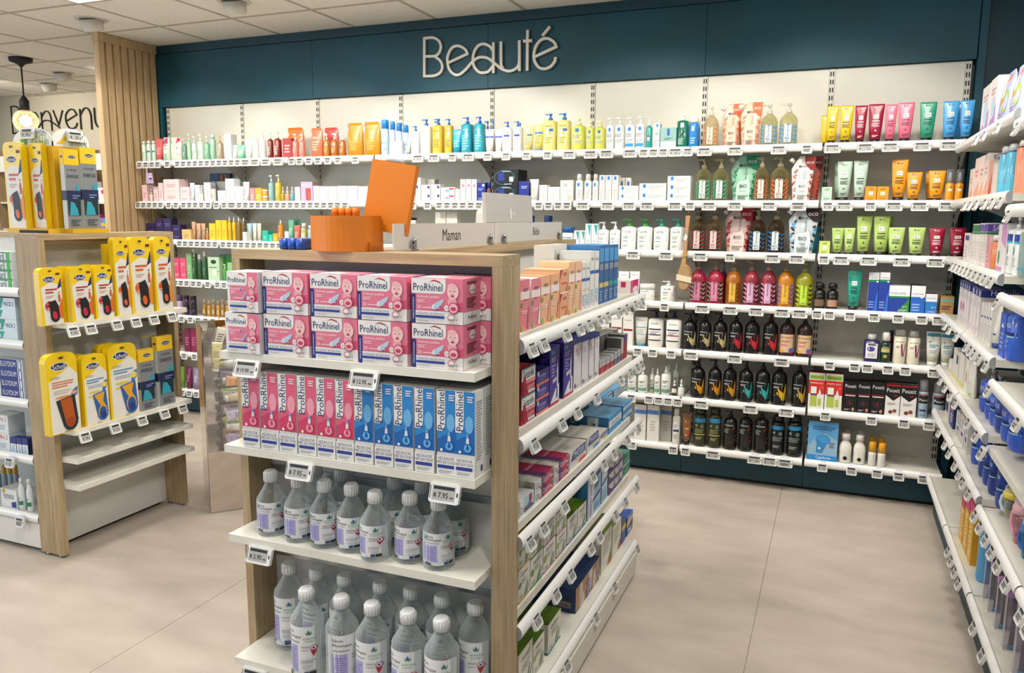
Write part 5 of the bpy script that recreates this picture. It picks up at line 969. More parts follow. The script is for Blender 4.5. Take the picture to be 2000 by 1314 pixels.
# ================================================================== bottom shelf
wall(6, [
 (352, 361, 715, 'tube', dict(c='#6f9a2c', cap='#5a8020'), 'olive green tube'),
 (363, 376, 716, 'tube', dict(c='#7a1c4c', cap='#5a1438', F=ln('#b06a90')), 'magenta tube'),
 (377, 390, 718, 'tube', dict(c='#a392b4', cap='#7a6a8c', F=ln('#cfc4da')), 'lilac tube'),
 (1238, 1261, 790, 'box', bx('#dad8d0', [('R', -1, .74, 1, .86, '#5a86cc'), ('T', 'Dexeryl', 0, .80, 1.3, '#1f2f64'), ('L', -.5, .3, .5, .6, 4, '#b4b2ac')], t='#2a3444'), 'white carton with blue band'),
 (1263, 1286, 791, 'box', bx('#dad8d0', [('R', -1, .74, 1, .86, '#5a86cc'), ('T', 'Dexeryl', 0, .80, 1.3, '#1f2f64'), ('L', -.5, .3, .5, .6, 4, '#b4b2ac')], t='#2a3444'), 'white carton with blue band'),
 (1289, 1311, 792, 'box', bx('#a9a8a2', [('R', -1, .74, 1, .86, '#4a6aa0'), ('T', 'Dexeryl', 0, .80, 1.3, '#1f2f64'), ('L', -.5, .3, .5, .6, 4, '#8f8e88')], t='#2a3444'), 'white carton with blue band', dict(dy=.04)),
 (1313, 1328, 797, 'bottle', dict(c='#dfdcd4', top='cap', tc='#d6d3cc', hb=.82, neck=.6, n=2.6, F=[('R', -.7, .44, .8, .54, '#2a4a7c'), ('L', -.6, .62, .6, .78, 3, '#a9a8a4'), ('L', -.6, .15, .6, .35, 4, '#b4b3ae')]), 'slim white bottle with navy tab'),
 (1331, 1350, 808, 'tube', dict(c='#8a5f3c', cap='#120f10', hc=.15, F=[('E', -.2, .7, .2, .3, '#e6922a'), ('R', -.2, .42, .5, .46, '#e6c07a'), ('E', .4, .25, .3, .3, '#c02a5c'), ('E', .0, .2, .25, .2, '#e6a03a')]), 'brown tube standing on a black cap'),
]+[(a, b, 796, 'bottle', dict(c='#33351a', top='wide', tc='#2a2c18', hb=.86, sh=.08, grip=.92, F=[('R', -.98, .82, .98, .97, '#2a86b4'), ('E', -.5, .70, .2, .2, '#7f8a6a'), ('E', .4, .68, .25, .3, '#6a7460'), ('L', -.7, .44, .7, .6, 3, '#7f845c'), ('R', -.8, .36, .8, .39, '#c9b44a'), ('L', -.5, .2, .4, .3, 2, '#9a9c7a')]), 'olive bottle with blue band and yellow line') for a, b in ((1354, 1380), (1382, 1409))]+[
 (a, b, 802, 'bottle', dict(c='#16140f', top='pump', tc='#121010', hb=.84, sh=.14, F=[('P', [(.3, .72), (.6, .86), (.9, .5), (.8, .45)], '#c9602c'), ('P', [(-.2, .50), (.3, .50), (.9, .40), (.7, .34)], '#c9602c'), ('P', [(-.8, .26), (.8, .34), (.9, .22), (.0, .22)], '#b5522a'), ('T', 'dermasens', -.1, .93, 1.3, '#d8d8d2', 0, 1.2), ('L', -.8, .62, 0, .8, 3, '#8f8c84')]), 'black pump bottle with orange carrots') for a, b in ((1412, 1439), (1442, 1469), (1472, 1500))]+[
 (a, b, 810, 'bottle', dict(c='#101510', top='wide', tc='#0f1210', hb=.86, sh=.08, grip=.94, F=[('R', -.98, .84, .98, .97, '#2a86b4'), ('E', -.5, .72, .18, .18, '#7f8a8a'), ('E', .4, .70, .25, .3, '#6a7474'), ('L', -.7, .44, .7, .6, 3, '#7f8a84'), ('L', -.6, .2, .4, .3, 2, '#9aa09a')]), 'black bottle with blue band') for a, b in ((1504, 1532), (1535, 1566))]+[
 (a, b, y, 'bottle', dict(c='#e3e0d6', top='cap', tc='#dedbd2', hb=.80, n=3, sh=.35, neck=.62, F=[('P', [(-.85, .06), (.85, .06), (.85, .62), (-.85, .62)], '#2f7f5c'), ('P', [(-.85, .62), (.85, .62), (.7, .80), (-.7, .80)], '#141414'), ('P', [(-.85, .62), (.85, .62), (0, .50)], '#141414'), ('T', 'Pouxit', 0, .72, 1.1, '#e6e6e6', 0, 1.3), ('E', 0, .24, .34, .34, '#111111')]), 'white flat bottle with green label') for a, b, y in ((1638, 1663, 846), (1666, 1690, 849))]+[
 (a, b, y, 'can', dict(c='#dcdad2', cap='#e0a01c', hc=.42, F=[('P', [(-.95, .5), (-.95, .95), (.95, .95), (.95, .5), (0, .36)], '#1a1816'), ('T', 'Pouxit', 0, .76, 1.4, '#e9e6dc', 0, 1.3), ('P', [(-.95, .1), (.95, .3), (.95, .04), (-.95, .04)], '#d99a2a')]), 'small white can with yellow cap') for a, b, y in ((1695, 1711, 862), (1713, 1730, 865))])
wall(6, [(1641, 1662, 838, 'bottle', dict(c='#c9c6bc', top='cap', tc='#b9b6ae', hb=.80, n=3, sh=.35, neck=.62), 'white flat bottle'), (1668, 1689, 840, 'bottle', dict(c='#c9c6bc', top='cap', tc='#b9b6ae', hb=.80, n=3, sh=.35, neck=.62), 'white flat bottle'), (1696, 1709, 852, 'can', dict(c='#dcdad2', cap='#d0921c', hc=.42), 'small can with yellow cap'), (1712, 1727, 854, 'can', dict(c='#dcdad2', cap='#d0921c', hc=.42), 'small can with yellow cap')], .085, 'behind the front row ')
# ------------------------------------------------------------------ special shapes
NAVY = '#1c2a63'
def T_pack(w, d, h, y='#ecc812', F=(), rt=.5, flat=False, s=None):
    """insole pack: carton with a rounded hanging top"""
    a = w/2; r = min(a*rt, h*.2); pts = [(-a, 0), (a, 0), (a, h-r)]
    for k in range(1, 7): t = k*math.pi/12; pts.append((a-r+r*math.cos(t), h-r+r*math.sin(t)))
    for k in range(0, 7): t = math.pi/2+k*math.pi/12; pts.append((-a+r+r*math.cos(t), h-r+r*math.sin(t)))
    m = MB().prism(pts, -d/2, d/2, mat(s or y, .35, 's'), front=mat(y, .35, 's'))
    F = list(F)+[('E', -.02, .945, .17, .028*h/a*.5, '#4a4210')]
    return ('insole_pack', m.mesh('insole_pack'), [('front_print', print_mesh(F, w, h, lambda x, z, e: (x, -d/2-e, z), curved=False), None, [])])
KINDS['pack'] = T_pack; CATN['insole_pack'] = 'insole pack'
def scholl(kind):
    o = [('P', [(-.86, .01), (.98, .01), (.98, .62), (.62, .70), (-.2, .70), (-.86, .60)], '#e3e0d8')]
    if kind in ('red', 'orange'):
        c = '#b5202a' if kind == 'red' else '#cf5a1c'
        o = [('P', [(-.72, .01), (.97, .01), (.97, .68), (.5, .72), (-.1, .74), (-.9, .66)], '#e2dfd8'),
             ('P', [(.55, .62), (.97, .66), (.97, .80), (.9, .80)], NAVY),
             ('E', -.1, .80, .58, .27, '#f2efe4'), ('E', -.1, .80, .54, .235, NAVY), ('T', 'Scholl', -.1, .80, .86, '#f0eee6', 0, 1.1),
             ('R', .52, .87, .90, .905, '#6a2a20'), ('L', -.52, .56, .55, .66, 2, c), ('L', -.5, .48, .3, .53, 2, '#c9a79a'),
             ('P', [(.15, .16), (.97, .10), (.97, .48), (.7, .34), (.4, .3)], '#d9691c' if kind == 'red' else '#e38a24'),
             ('E', -.22, .34, .42, .42, c), ('T', '3 en 1', -.22, .38, .52, '#f3e3da', 0, 1.2), ('L', -.48, .26, .04, .32, 2, '#e9b9a9'),
             ('P', [(.62, .40), (.78, .40), (.80, .50), (.70, .55), (.60, .5)], '#c9501c'), ('E', .70, .565, .07, .07, '#c9501c'),
             ('P', [(-.30, .40), (.30, .44), (.55, .34), (.62, .16), (-.20, .16)], '#17181a'), ('E', .20, .16, .44, .52, '#17181a', 8), ('E', .18, .17, .22, .36, '#c02040' if kind == 'red' else '#d9602a', 10)]
    elif kind == 'sole_o':
        o = [('P', [(-.88, .01), (.98, .01), (.98, .72), (.5, .82), (-.2, .74), (-.88, .66)], '#e4e1d9'), ('E', -.15, .84, .56, .25, '#f2efe4'), ('E', -.15, .84, .52, .215, NAVY), ('T', 'Scholl', -.15, .84, .82, '#f0eee6', 0, 1.1),
             ('T', 'EXPERT', -.42, .70, .62, '#8a8c90', 0, 1.1), ('L', -.7, .58, .7, .67, 3, '#d07a4a'), ('L', -.6, .50, .5, .56, 2, '#c9b9aa'), ('E', 0, .455, .55, .07, '#d98a4a'), ('P', [(.30, .38), (.9, .46), (.95, .56), (.6, .52)], '#3f74b4'), ('E', .68, .49, .2, .1, '#e0a070'),
             ('P', [(-.52, .42), (.70, .46), (.84, .14), (-.20, .14)], '#26282c'), ('E', .32, .15, .52, .62, '#26282c'), ('P', [(-.26, .42), (.50, .44), (.64, .14), (.0, .14)], '#b0531c'), ('E', .32, .155, .33, .44, '#b0531c'), ('E', .32, .13, .27, .27, '#9c3f16'), ('T', 'SIZE', .05, .022, .3, '#555555')]
    else:
        o = [('P', [(-.88, .01), (.98, .01), (.98, .72), (.5, .82), (-.2, .74), (-.88, .66)], '#e4e1d9'), ('E', -.12, .84, .56, .25, '#f2efe4'), ('E', -.12, .84, .52, .215, NAVY), ('T', 'Scholl', -.12, .84, .82, '#f0eee6', 0, 1.1),
             ('T', 'EXPERT', -.4, .70, .62, '#8a8c90', 0, 1.1), ('L', -.7, .60, .7, .67, 2, '#5a8fc0'), ('L', -.6, .53, .5, .58, 2, '#aab2b9'), ('E', -.1, .47, .5, .07, '#e0c832'), ('E', -.25, .41, .4, .06, '#e0c832'),
             ('P', [(.45, .40), (.92, .52), (.96, .62), (.70, .60), (.55, .5)], '#2f74b8'), ('E', .72, .55, .18, .2, '#e6d35a', -30),
             ('P', [(-.30, .43), (.80, .47), (.90, .15), (-.02, .15)], '#2f5fa8'), ('E', .44, .155, .46, .58, '#2f5fa8'), ('P', [(-.18, .42), (.66, .45), (.50, .32), (.76, .22), (.3, .25), (.10, .32)], '#e0a428'), ('E', .44, .17, .36, .46, '#e0a428'), ('E', .44, .16, .30, .40, '#2458a0'), ('E', .46, .12, .25, .26, '#183f80'), ('T', 'SIZE', .1, .022, .3, '#555555')]
    return o
def energie(): return dict(f='#7f8388', s='#c9cdc8', t='#e6c020', F=[('R', -1, .80, 1, 1, '#ecc01c'), ('E', .1, .90, .62, .22, '#f2efe4'), ('E', .1, .90, .57, .19, '#1b1a2a'), ('T', "Dr.Scholl's", .1, .90, .95, '#f0eee6', 0, 1.2), ('T', '24 HEURES', .0, .74, 1.3, '#4a4d52', 0, 1.2), ('T', 'ENERGIE', .05, .66, 1.5, '#1c2236', 0, 1.3), ('E', .62, .52, .28, .36, '#2f9ab0', -30), ('R', -1, .36, 1, .48, '#17254c'), ('L', -.2, .38, .8, .44, 2, '#6f84b4'), ('R', -.85, .17, .85, .36, '#1c2a33'), ('P', [(-.75, .17), (.5, .17), (.35, .26), (.2, .28), (0, .33), (-.5, .34)], '#2f9ab0'), ('L', -.6, .04, .7, .13, 3, '#4c5054')],
    Lf=[('R', -1, .80, 1, 1, '#ecc01c'), ('E', 0, .90, .55, .35, '#1b1a2a'), ('R', -1, .36, 1, .48, '#17254c'), ('T', 'ENERGIE', 0, .62, .5, '#555a60', 90)])
# ------------------------------------------------------------------ nasal care cartons on the end display
pk, pkd = '#e27a94', '#d2567a'
def pr_front(white=False):
    o = [('R', -.84, .28, 1, 1, pk), ('P', [(-.2, .28), (1, .28), (1, .5), (.4, .42)], pkd)]
    o += [('P', [(-1, .66), (.2, .66), (.30, .70), (.34, .78), (.34, 1), (-1, 1)], '#ebe9e6'), ('R', -1, 0, -.84, .64, '#1d2f80'), ('R', -.84, 0, 1, .28, '#ebe9e6'),
      ('P', [(-.30, .92), (-.1, .97), (.12, .93), (.18, .88), (.08, .91), (-.1, .94)], '#b8283c'), ('T', 'ProRhinel', -.35, .80, 1.14, '#20306c', 0, 1.25),
      ('T', 'OFFRE ÉCONOMIQUE', -.92, .33, .76, '#e9eaf2', 90, 1.0), ('T', 'Embouts jetables', -.32, .585, .84, '#f7e6ea', 0, 1.1), ('L', -.76, .46, -.42, .54, 3, '#f3ccd6'), ('T', '20', -.70, .36, .16, '#f7e6ea'), ('L', -.56, .34, .12, .385, 1, '#f3ccd6'),
      ('P', [(-.2, .34), (-.06, .31), (.2, .43), (.30, .56), (.16, .53), (-.16, .42)], '#b9cbe0'), ('P', [(-.2, .34), (-.12, .32), (-.08, .44), (-.16, .42)], '#dfe8f0'),
      ('E', .60, .50, .17, .20, '#ecA5b4'), ('E', .63, .72, .22, .27, '#f3c6c8'), ('E', .60, .84, .17, .10, '#efb4bc'), ('E', .545, .735, .03, .02, '#9a5a68'), ('E', .70, .735, .03, .02, '#9a5a68'), ('E', .62, .63, .07, .035, '#b03a54'), ('E', .62, .685, .03, .025, '#e6a6ae'),
      ('E', .40, .36, .10, .10, '#f2eeee'), ('T', '1l', .40, .36, .07, '#333333'), ('E', .66, .365, .20, .20, '#c83a5c'), ('E', .66, .365, .165, .165, '#eeb9c6'), ('E', .66, .35, .11, .07, '#c83a5c'),
      ('T', 'NEZ BOUCHÉ · NEZ QUI COULE', -.24, .225, 1.08, '#20306c', 0, 1.3), ('R', -.80, .125, .32, .18, '#2a3f94'), ('L', -.78, .06, -.3, .09, 1, '#a8a8b4'), ('E', .56, .16, .13, .12, '#d98a9a'), ('E', .58, .155, .10, .09, '#ebe9e6'), ('T', 'naturel', .66, .12, .34, '#3a3f6c'), ('L', .5, .03, .85, .05, 1, '#c86a7a')]
    if white: o = [q for q in o if not (q[0] == 'R' and q[1] == -1) and not (q[0] == 'T' and ('OFFRE' in q[1] or 'Embouts' in q[1] or q[1] == '20')) and not (q[0] == 'P' and q[2] in ('#b9cbe0', '#dfe8f0'))]+[('T', 'Mouche bébé', -.32, .585, .74, '#f7e6ea', 0, 1.1), ('P', [(-.02, .32), (.06, .30), (.34, .50), (.28, .54)], '#8fb0e0'), ('E', -.02, .56, .06, .06, '#4a6ab4')]
    return o
PR = dict(f=pk, s=pk, t='#e48aa2', F=pr_front(), R=[('R', -1, 0, 1, .27, '#ebe9e6'), ('L', -.6, .36, .5, .60, 6, '#6a2440'), ('L', -.6, .88, .5, .95, 2, '#6a2440'), ('E', .0, .76, .34, .24, '#f3dfe2'), ('T', 'naturel', .05, .74, .5, '#3a2f5c'), ('T', 'ProRhinel', -.0, .15, .9, '#222a4c', 0, 1.2)], U=[('R', -1, 0, -.84, 1, '#1d2f80'), ('R', -.8, .05, .2, .6, '#ebe4e6'), ('L', -.6, .7, .9, .9, 2, '#f0b9c6')])
PRW = dict(f='#e3e7ea', s='#dde2e6', t='#e6eaec', F=pr_front(True))
def spray_ops(c, cd, cl):
    return [('R', -1, .27, 1, 1, c), ('P', [(-1, .27), (1, .27), (1, .62), (.2, .5), (-1, .42)], cd if cd != c else c), ('E', .42, .62, .42, .85, cl), ('P', [(-1, .52), (-.42, .52), (-.18, .57), (-.12, .64), (-.12, 1), (-1, 1)], '#ebeae8'),
      ('P', [(-.98, .72), (-.90, .84), (-.78, .90), (-.88, .83), (-.94, .74)], '#b8283c'), ('T', 'ProRhinel', -.53, .765, 3.7, '#20306c', 90, 1.05), ('L', .25, .88, .85, .96, 3, '#f0e2ea'),
      ('P', [(.06, .36), (.46, .36), (.40, .47), (.28, .52), (.16, .47)], '#dfe6ec'), ('R', .12, .47, .40, .50, '#6f9ad0'), ('E', .28, .35, .46, .46, cd), ('E', .28, .35, .38, .38, cl), ('E', .28, .35, .18, .2, cd), ('E', .28, .38, .08, .18, cd),
      ('E', -.5, .30, .14, .14, '#f0eeee'), ('R', -1, 0, 1, .235, '#ebeae8'), ('T', 'NEZ BOUCHÉ', -.02, .205, 1.6, '#20306c', 0, 1.5), ('T', 'NEZ QUI COULE', -.02, .155, 1.8, '#20306c', 0, 1.5), ('R', -.9, .085, .8, .125, '#2a3f94'), ('L', -.8, .03, .6, .07, 2, '#b0b0b8')]
SPP = dict(f='#e9e6e4', s='#dedcd8', t='#c9c6c0', F=spray_ops('#df5f80', '#cf3f68', '#ee9fb2'), R=[('L', -.7, .2, .6, .9, 22, '#9a9aa2'), ('R', .3, .05, .7, .12, '#2a3a70')])
SPB = dict(f='#e9e6e4', s='#dedcd8', t='#c9c6c0', F=spray_ops('#2b86cf', '#1565b4', '#6fb4e6'), R=[('L', -.7, .2, .6, .9, 22, '#9a9aa2'), ('R', .3, .05, .7, .12, '#2a3a70')])
EY = 1.600
ep = 'on the end display'
def lowrow(items, z, where, off=0): row('-y', EY+off, z, items, where, 'from its inner end')
hb_ = .084
UB = [(516, 605), (607, 698), (700, 797), (803, 904)]
XE = [(colX(a, EY, EZ[0]+.04), colX(b, EY, EZ[0]+.04)) for a, b in UB]
ztop2 = rowZ(541, XE[3][0], EY); hpr = (ztop2-EZ[0])/2
for lay in (0, 1):
    for k, (a, b) in enumerate(XE):
        T = template('box', (b-a)*.985, .095, hpr-.0008, PR); o = place(T, ((a+b)/2, EY+.0475+(.004 if k % 2 else 0), EZ[0]+lay*hpr+.0004))
        reg(o, 'pink nasal carton with navy stripe', 'box', f'in the {("lower", "upper")[lay]} end display layer', a, 'from the white cases')
    a, b = colX(441 if lay == 0 else 448, EY-.012, EZ[0]+.04), XE[0][0]-.003
    T = template('box', (b-a)*.98, .08, hpr-.003, PRW); o = place(T, ((a+b)/2, EY-.012+.04, EZ[0]+lay*hpr+.0006))
    reg(o, 'white plastic nasal care case with pink print', 'box', f'in the {("lower", "upper")[lay]} layer on the end display', 0, '')
    # second row, one carton visible beside the upright
    T = template('box', (XE[3][1]-XE[3][0])*.985, .078, hpr-.0008, PR); o = place(T, (-.747-.5*(XE[3][1]-XE[3][0]), EY+.142, EZ[0]+lay*hpr+.0004))
    reg(o, 'pink nasal care carton behind the front cartons beside the oak upright', 'box', f'in the {("lower", "upper")[lay]} layer', 0, '')
SX = [(474, 508), (510, 545), (546, 581), (583, 619), (620, 656), (657, 692), (693, 730), (732, 769), (770, 808), (810, 849), (853, 892), (894, 933)]
zt = rowZ(765, colX(913, EY, 1.0), EY); hsp = zt-EZ[1]-.001
for k, (a, b) in enumerate(SX):
    xa, xb = colX(a, EY, EZ[1]+.05), colX(b, EY, EZ[1]+.05); ws = (xb-xa)*.975
    for rr in range(3):
        if rr and k > 10 and False: continue
        T = template('box', ws, ws*.98, hsp, SPP if k < 6 else SPB)
        o = place(T, (min((xa+xb)/2+(.0 if rr == 0 else .004), -.743-ws/2), EY+ws/2+rr*(ws+.002), EZ[1]+.0005))
        reg(o, ('pink' if k < 6 else 'blue')+' nasal spray carton', 'box', (f'in the front row on the end display', f'in the middle row on the end display', 'in the back row on the end display')[rr], xa, 'counted from the floor mirror bin' if False else 'from the mirrored bin')
# saline bottles
SER = [('R', -.985, .03, .985, .93, '#e6e7ea'), ('R', -.92, .12, -.12, .60, '#a9a5d6'), ('L', -.86, .18, -.2, .56, 9, '#8f8cc4'), ('T', 'Sérum', -.62, .84, .5, '#1b1c22', 0, 1.2), ('T', 'Physiologique', -.36, .75, 1.0, '#1b1c22', 0, 1.25), ('L', -.86, .65, .0, .69, 1, '#9aa0a8'),
       ('T', 'GESTPROTEC', .56, .72, .66, '#4a9a52', 0, 1.2), ('E', .56, .83, .05, .13, '#2a5f9a'), ('E', .47, .81, .04, .1, '#4a9a52', 25), ('E', .65, .81, .04, .1, '#4a9a52', -25), ('L', .3, .665, .8, .69, 1, '#9ac09a'),
       ('T', 'FABRIQUÉ', .36, .58, .46, '#26262c', 0, 1.3), ('T', 'EN FRANCE', .36, .52, .46, '#26262c', 0, 1.3), ('E', .78, .545, .15, .16, '#b8283c'), ('E', .78, .55, .11, .12, '#eceaf0'), ('E', .78, .55, .055, .06, '#23397c'), ('P', [(.66, .50), (.90, .50), (.78, .40)], '#b8283c'),
       ('L', .1, .30, .85, .36, 2, '#a9abb2'), ('L', .15, .20, .75, .27, 3, '#c3c4ca'), ('R', .30, .06, .55, .14, '#3a4a7c'), ('R', .58, .06, .86, .14, '#2a2a30'), ('R', -.84, .05, -.5, .11, '#3a3a3a'), ('R', -.4, .05, .1, .11, '#d6d8dd')]
def T_serum(w, d, h, big=False):
    a = w/2; hc = .030; H = h-hc; sh = .052 if not big else .055
    rings = [(0, a*.93, a*.93), (.003, a*.98, a*.98), (.010, a, a), (H-sh, a, a), (H-sh*.86, a*.97, a*.97), (H-sh*.35, a*.56, a*.56), (H-sh*.1, a*.40, a*.40), (H, a*.38, a*.38)]
    body = mat('#e6ecec', .16, 'c'); m = MB().loft(rings, body, 28)
    liq = MB().loft([(.004, a*.94, a*.94), (H-sh*1.15, a*.95, a*.95)], mat('#b4c0c0', .1, 'c'), 24)
    cap = MB().loft([(H+.0006, a*.47, a*.47), (h-.004, a*.45, a*.45), (h, a*.38, a*.38)], mat('#e3e6e6', .35, 's'), 24)
    for k in range(16):
        t = 2*math.pi*k/16; c, s = math.cos(t)*a*.462, math.sin(t)*a*.462
        cap.loft([(H+.002, .0014, .0014, 2, c, s), (h-.005, .0012, .0012, 2, c, s)], mat('#e3e6e6', .35, 's'), 5)
    L = print_mesh(SER, w, (H-sh)*.97, ring_surf(rings), z0=.012, name='label')
    return ('saline_bottle', m.mesh('saline_bottle'), [('cap', cap.mesh('cap'), None, []), ('label', L, None, [])])
KINDS['serum'] = T_serum
R500 = .0405; H500 = .174
for k, (cx_, cy_) in enumerate([(528, 915), (582, 925), (633, 934), (686, 941), (732, 955), (800, 958), (856, 968)]):
    p = onZ(cx_, cy_+3, EZ[2]+H500); o = place(template('serum', .079, .079, H500, {}), (p.x, max(p.y, 1.585), EZ[2]+.0005), (.55, .5, .32, .1, -.02, .18, .5)[k])
    reg(o, 'small clear saline bottle', 'bottle', 'in the front row on the third end display shelf', p.x, 'from the mirrored bin')
for k, (cx_, cy_) in enumerate([(617, 908), (668, 915), (772, 930), (826, 938), (888, 948)]):
    p = onZ(cx_, cy_, EZ[2]+H500); o = place(template('serum', .079, .079, H500, {}), (min(p.x, -.786), min(max(p.y, 1.705), 1.735), EZ[2]+.0005), (.3, -.2, .1, .4, .25)[k])
    reg(o, 'small clear saline bottle', 'bottle', 'in the back row on the third end display shelf', p.x, 'from the mirrored bin')
H1L = .245
for k, (cx_, cy_) in enumerate([(603, 1141), (675, 1153), (731, 1169), (803, 1183), (866, 1199)]):
    p = onZ(cx_, cy_+3, EZ[3]+H1L); o = place(template('serum', .087, .087, H1L, dict(big=True)), (p.x, min(max(p.y, 1.575), 1.605), EZ[3]+.0005), (.12, 1.0, .05, -.12, .02)[k])
    reg(o, 'large clear saline bottle', 'bottle', 'in the front row on the bottom end display shelf', p.x, 'from the mirrored bin')
for k, (cx_, cy_) in enumerate([(564, 1098), (618, 1109), (673, 1121), (743, 1135), (803, 1146), (863, 1161), (928, 1175)]):
    p = onZ(cx_, cy_, EZ[3]+H1L); o = place(template('serum', .087, .087, H1L, dict(big=True)), (min(p.x, -.791), min(max(p.y, 1.692), 1.735), EZ[3]+.0005), (.0, .4, -.6, .3, .5, -.2, -.1)[k])
    reg(o, 'large clear saline bottle', 'bottle', 'in the back row on the bottom end display shelf', p.x, 'from the mirrored bin')
# ------------------------------------------------------------------ things on top of the end display and island
ZT = 1.4105
orange = '#cc7414'
cb = empty('counter_display_box', (-1.235, 1.72, ZT)); tag(cb, 'open bright orange cardboard counter box with a raised lid', 'box')
x0 = colX(608, 1.70, 1.42)+1.235; x1 = colX(713, 1.70, 1.42)+1.235; x2 = colX(741, 1.76, 1.42)+1.235; om = mat(orange, .5)
hbx = rowZ(421, -1.25, 1.70)-ZT
m = MB(); n = 10; front = []
for k in range(n+1): t = k/n; front.append((x0+(x1-x0)*t, -.02-.03*math.sin(math.pi*t)))
vs = [(x, y, z) for z in (0.0, hbx) for x, y in front+[(x1, .06), (x0, .06)]]; q = n+3
m.add(vs, [(i, (i+1) % q, q+(i+1) % q, q+i) for i in range(q)]+[tuple(reversed(range(q))), tuple(q+i for i in range(q))], om); link('tray', m.mesh('tray'), cb)
boxo('side_flap', x1+.0006, x2, -.005, .06, 0, .022, om, cb); boxo('back_flap', x1+.0006, x2-.02, .0605, .066, 0, hbx*.9, om, cb)
lid_h = rowZ(306, -1.12, 1.76)-rowZ(445, -1.13, 1.76); lx0 = colX(703, 1.75, 1.5)+1.235; lx1 = colX(790, 1.75, 1.5)+1.235
ldm = MB().box(0, lx1-lx0, -.009, .009, 0, lid_h, om).mesh('lid'); lo_ = link('lid', ldm, cb, (lx0-.020, .078, hbx*.66)); lo_.rotation_euler = (math.radians(-4), math.radians(9), 0)
for k in range(4):
    c_ = MB().loft([(0, .0095, .0095), (.020, .0095, .0095)], om, 12); link('vial_cap', c_.mesh('vial_cap'), cb, (x0+.042+k*.021, .03, hbx+.0005))
link('handle', MB().loft([(0, .03, .008), (.008, .026, .007), (.014, .014, .005)], mat('#b9bcc0', .3), 14).mesh('handle'), lo_, ((lx1-lx0)*.48, 0, lid_h+.0005))
bp = empty('cushion_pack', (-1.36, 1.72, ZT)); tag(bp, 'flat blue quilted cushion pack lying beside the orange counter box', 'pack')
xa, xb = colX(558, 1.74, 1.42)+1.36, colX(606, 1.74, 1.42)+1.36
for k in range(3):
    w_ = (xb-xa)/3; a = xa+w_*k
    link('cushion', MB().loft([(0, w_*.46, .03, 5), (.006, w_*.49, .034, 4), (.022, w_*.49, .034, 4), (.029, w_*.42, .027, 4)], mat('#1c4fae', .3, 's'), 16).mesh('cushion'), bp, (a+w_/2, .02, 0.0004))
def aisle_sign(name, label, ya, yb, text, tw, tv):
    r0 = empty(name, (-1.03, (ya+yb)/2, ZT)); tag(r0, label, 'sign'); L = (yb-ya)/2; h0, h1 = .004, .070
    m = MB().box(-.004, .0, -L, L, h0, h1, '#c9c5bf'); link('board', m.mesh('board'), r0)
    t = print_mesh([('T', text, tv, .5, tw, '#1c1a18', 0, 1.15)], 2*L, h1-h0, lambda x, z, e: (e, x, z), z0=h0, name='lettering', curved=False); link('lettering', t, r0)
    for y in (-L+.09 if text == 'Maman' else -L+.05, L-.05):
        c = MB().box(-.006, .008, -.008, .008, 0, .004, STEEL); c.loft([(.004, .006, .006), (.03, .006, .006), (.034, .003, .003)], STEEL, 10); c.loft([(.018, .003, .009), (.026, .003, .009)], DARK, 8)
        k = link('clip_foot', c.mesh('clip_foot'), r0, (.009, y, 0))
aisle_sign('aisle_sign', 'long grey aisle board lettered for mothers standing on the island top', 1.735, 2.372, 'Maman', .36, .02)
aisle_sign('aisle_sign', 'long grey aisle board lettered for babies standing further along the island top', 2.385, 3.05, 'Bébé', .20, .12)
tb = empty('tablet_stand', (-1.10, 2.68, ZT)); tag(tb, 'tilted grey tablet on a stand behind the aisle boards', 'tablet')
ya, yb = colY(950, -1.1, 1.5), colY(1040, -1.1, 1.5); zz = rowZ(379, -1.1, (ya+yb)/2)-ZT
m = MB().box(-.006, .006, ya-2.68, yb-2.68, .07, zz, '#bdb9b4'); t_ = link('tablet', m.mesh('tablet'), tb, (0, 0, 0)); t_.rotation_euler = (0, math.radians(-4), 0)
link('logo', print_mesh([('E', .0, .3, .05, .10, '#dedbd6'), ('R', .09, .24, .13, .36, '#dedbd6'), ('R', .16, .24, .2, .36, '#dedbd6')], yb-ya, zz-.07, lambda x, z, e: (.0062+e, x+(ya+yb)/2-2.68, z), z0=.07, name='logo', curved=False), t_)
m = MB().prism([(-.03, 0), (.03, 0), (.02, .10), (-.005, .115), (-.02, .1)], -.02, .02, '#d6d3ce'); s_ = link('stand', m.mesh('stand'), tb, (-.03, ya-2.68+.045, 0)); s_.rotation_euler = (0, 0, math.pi/2)
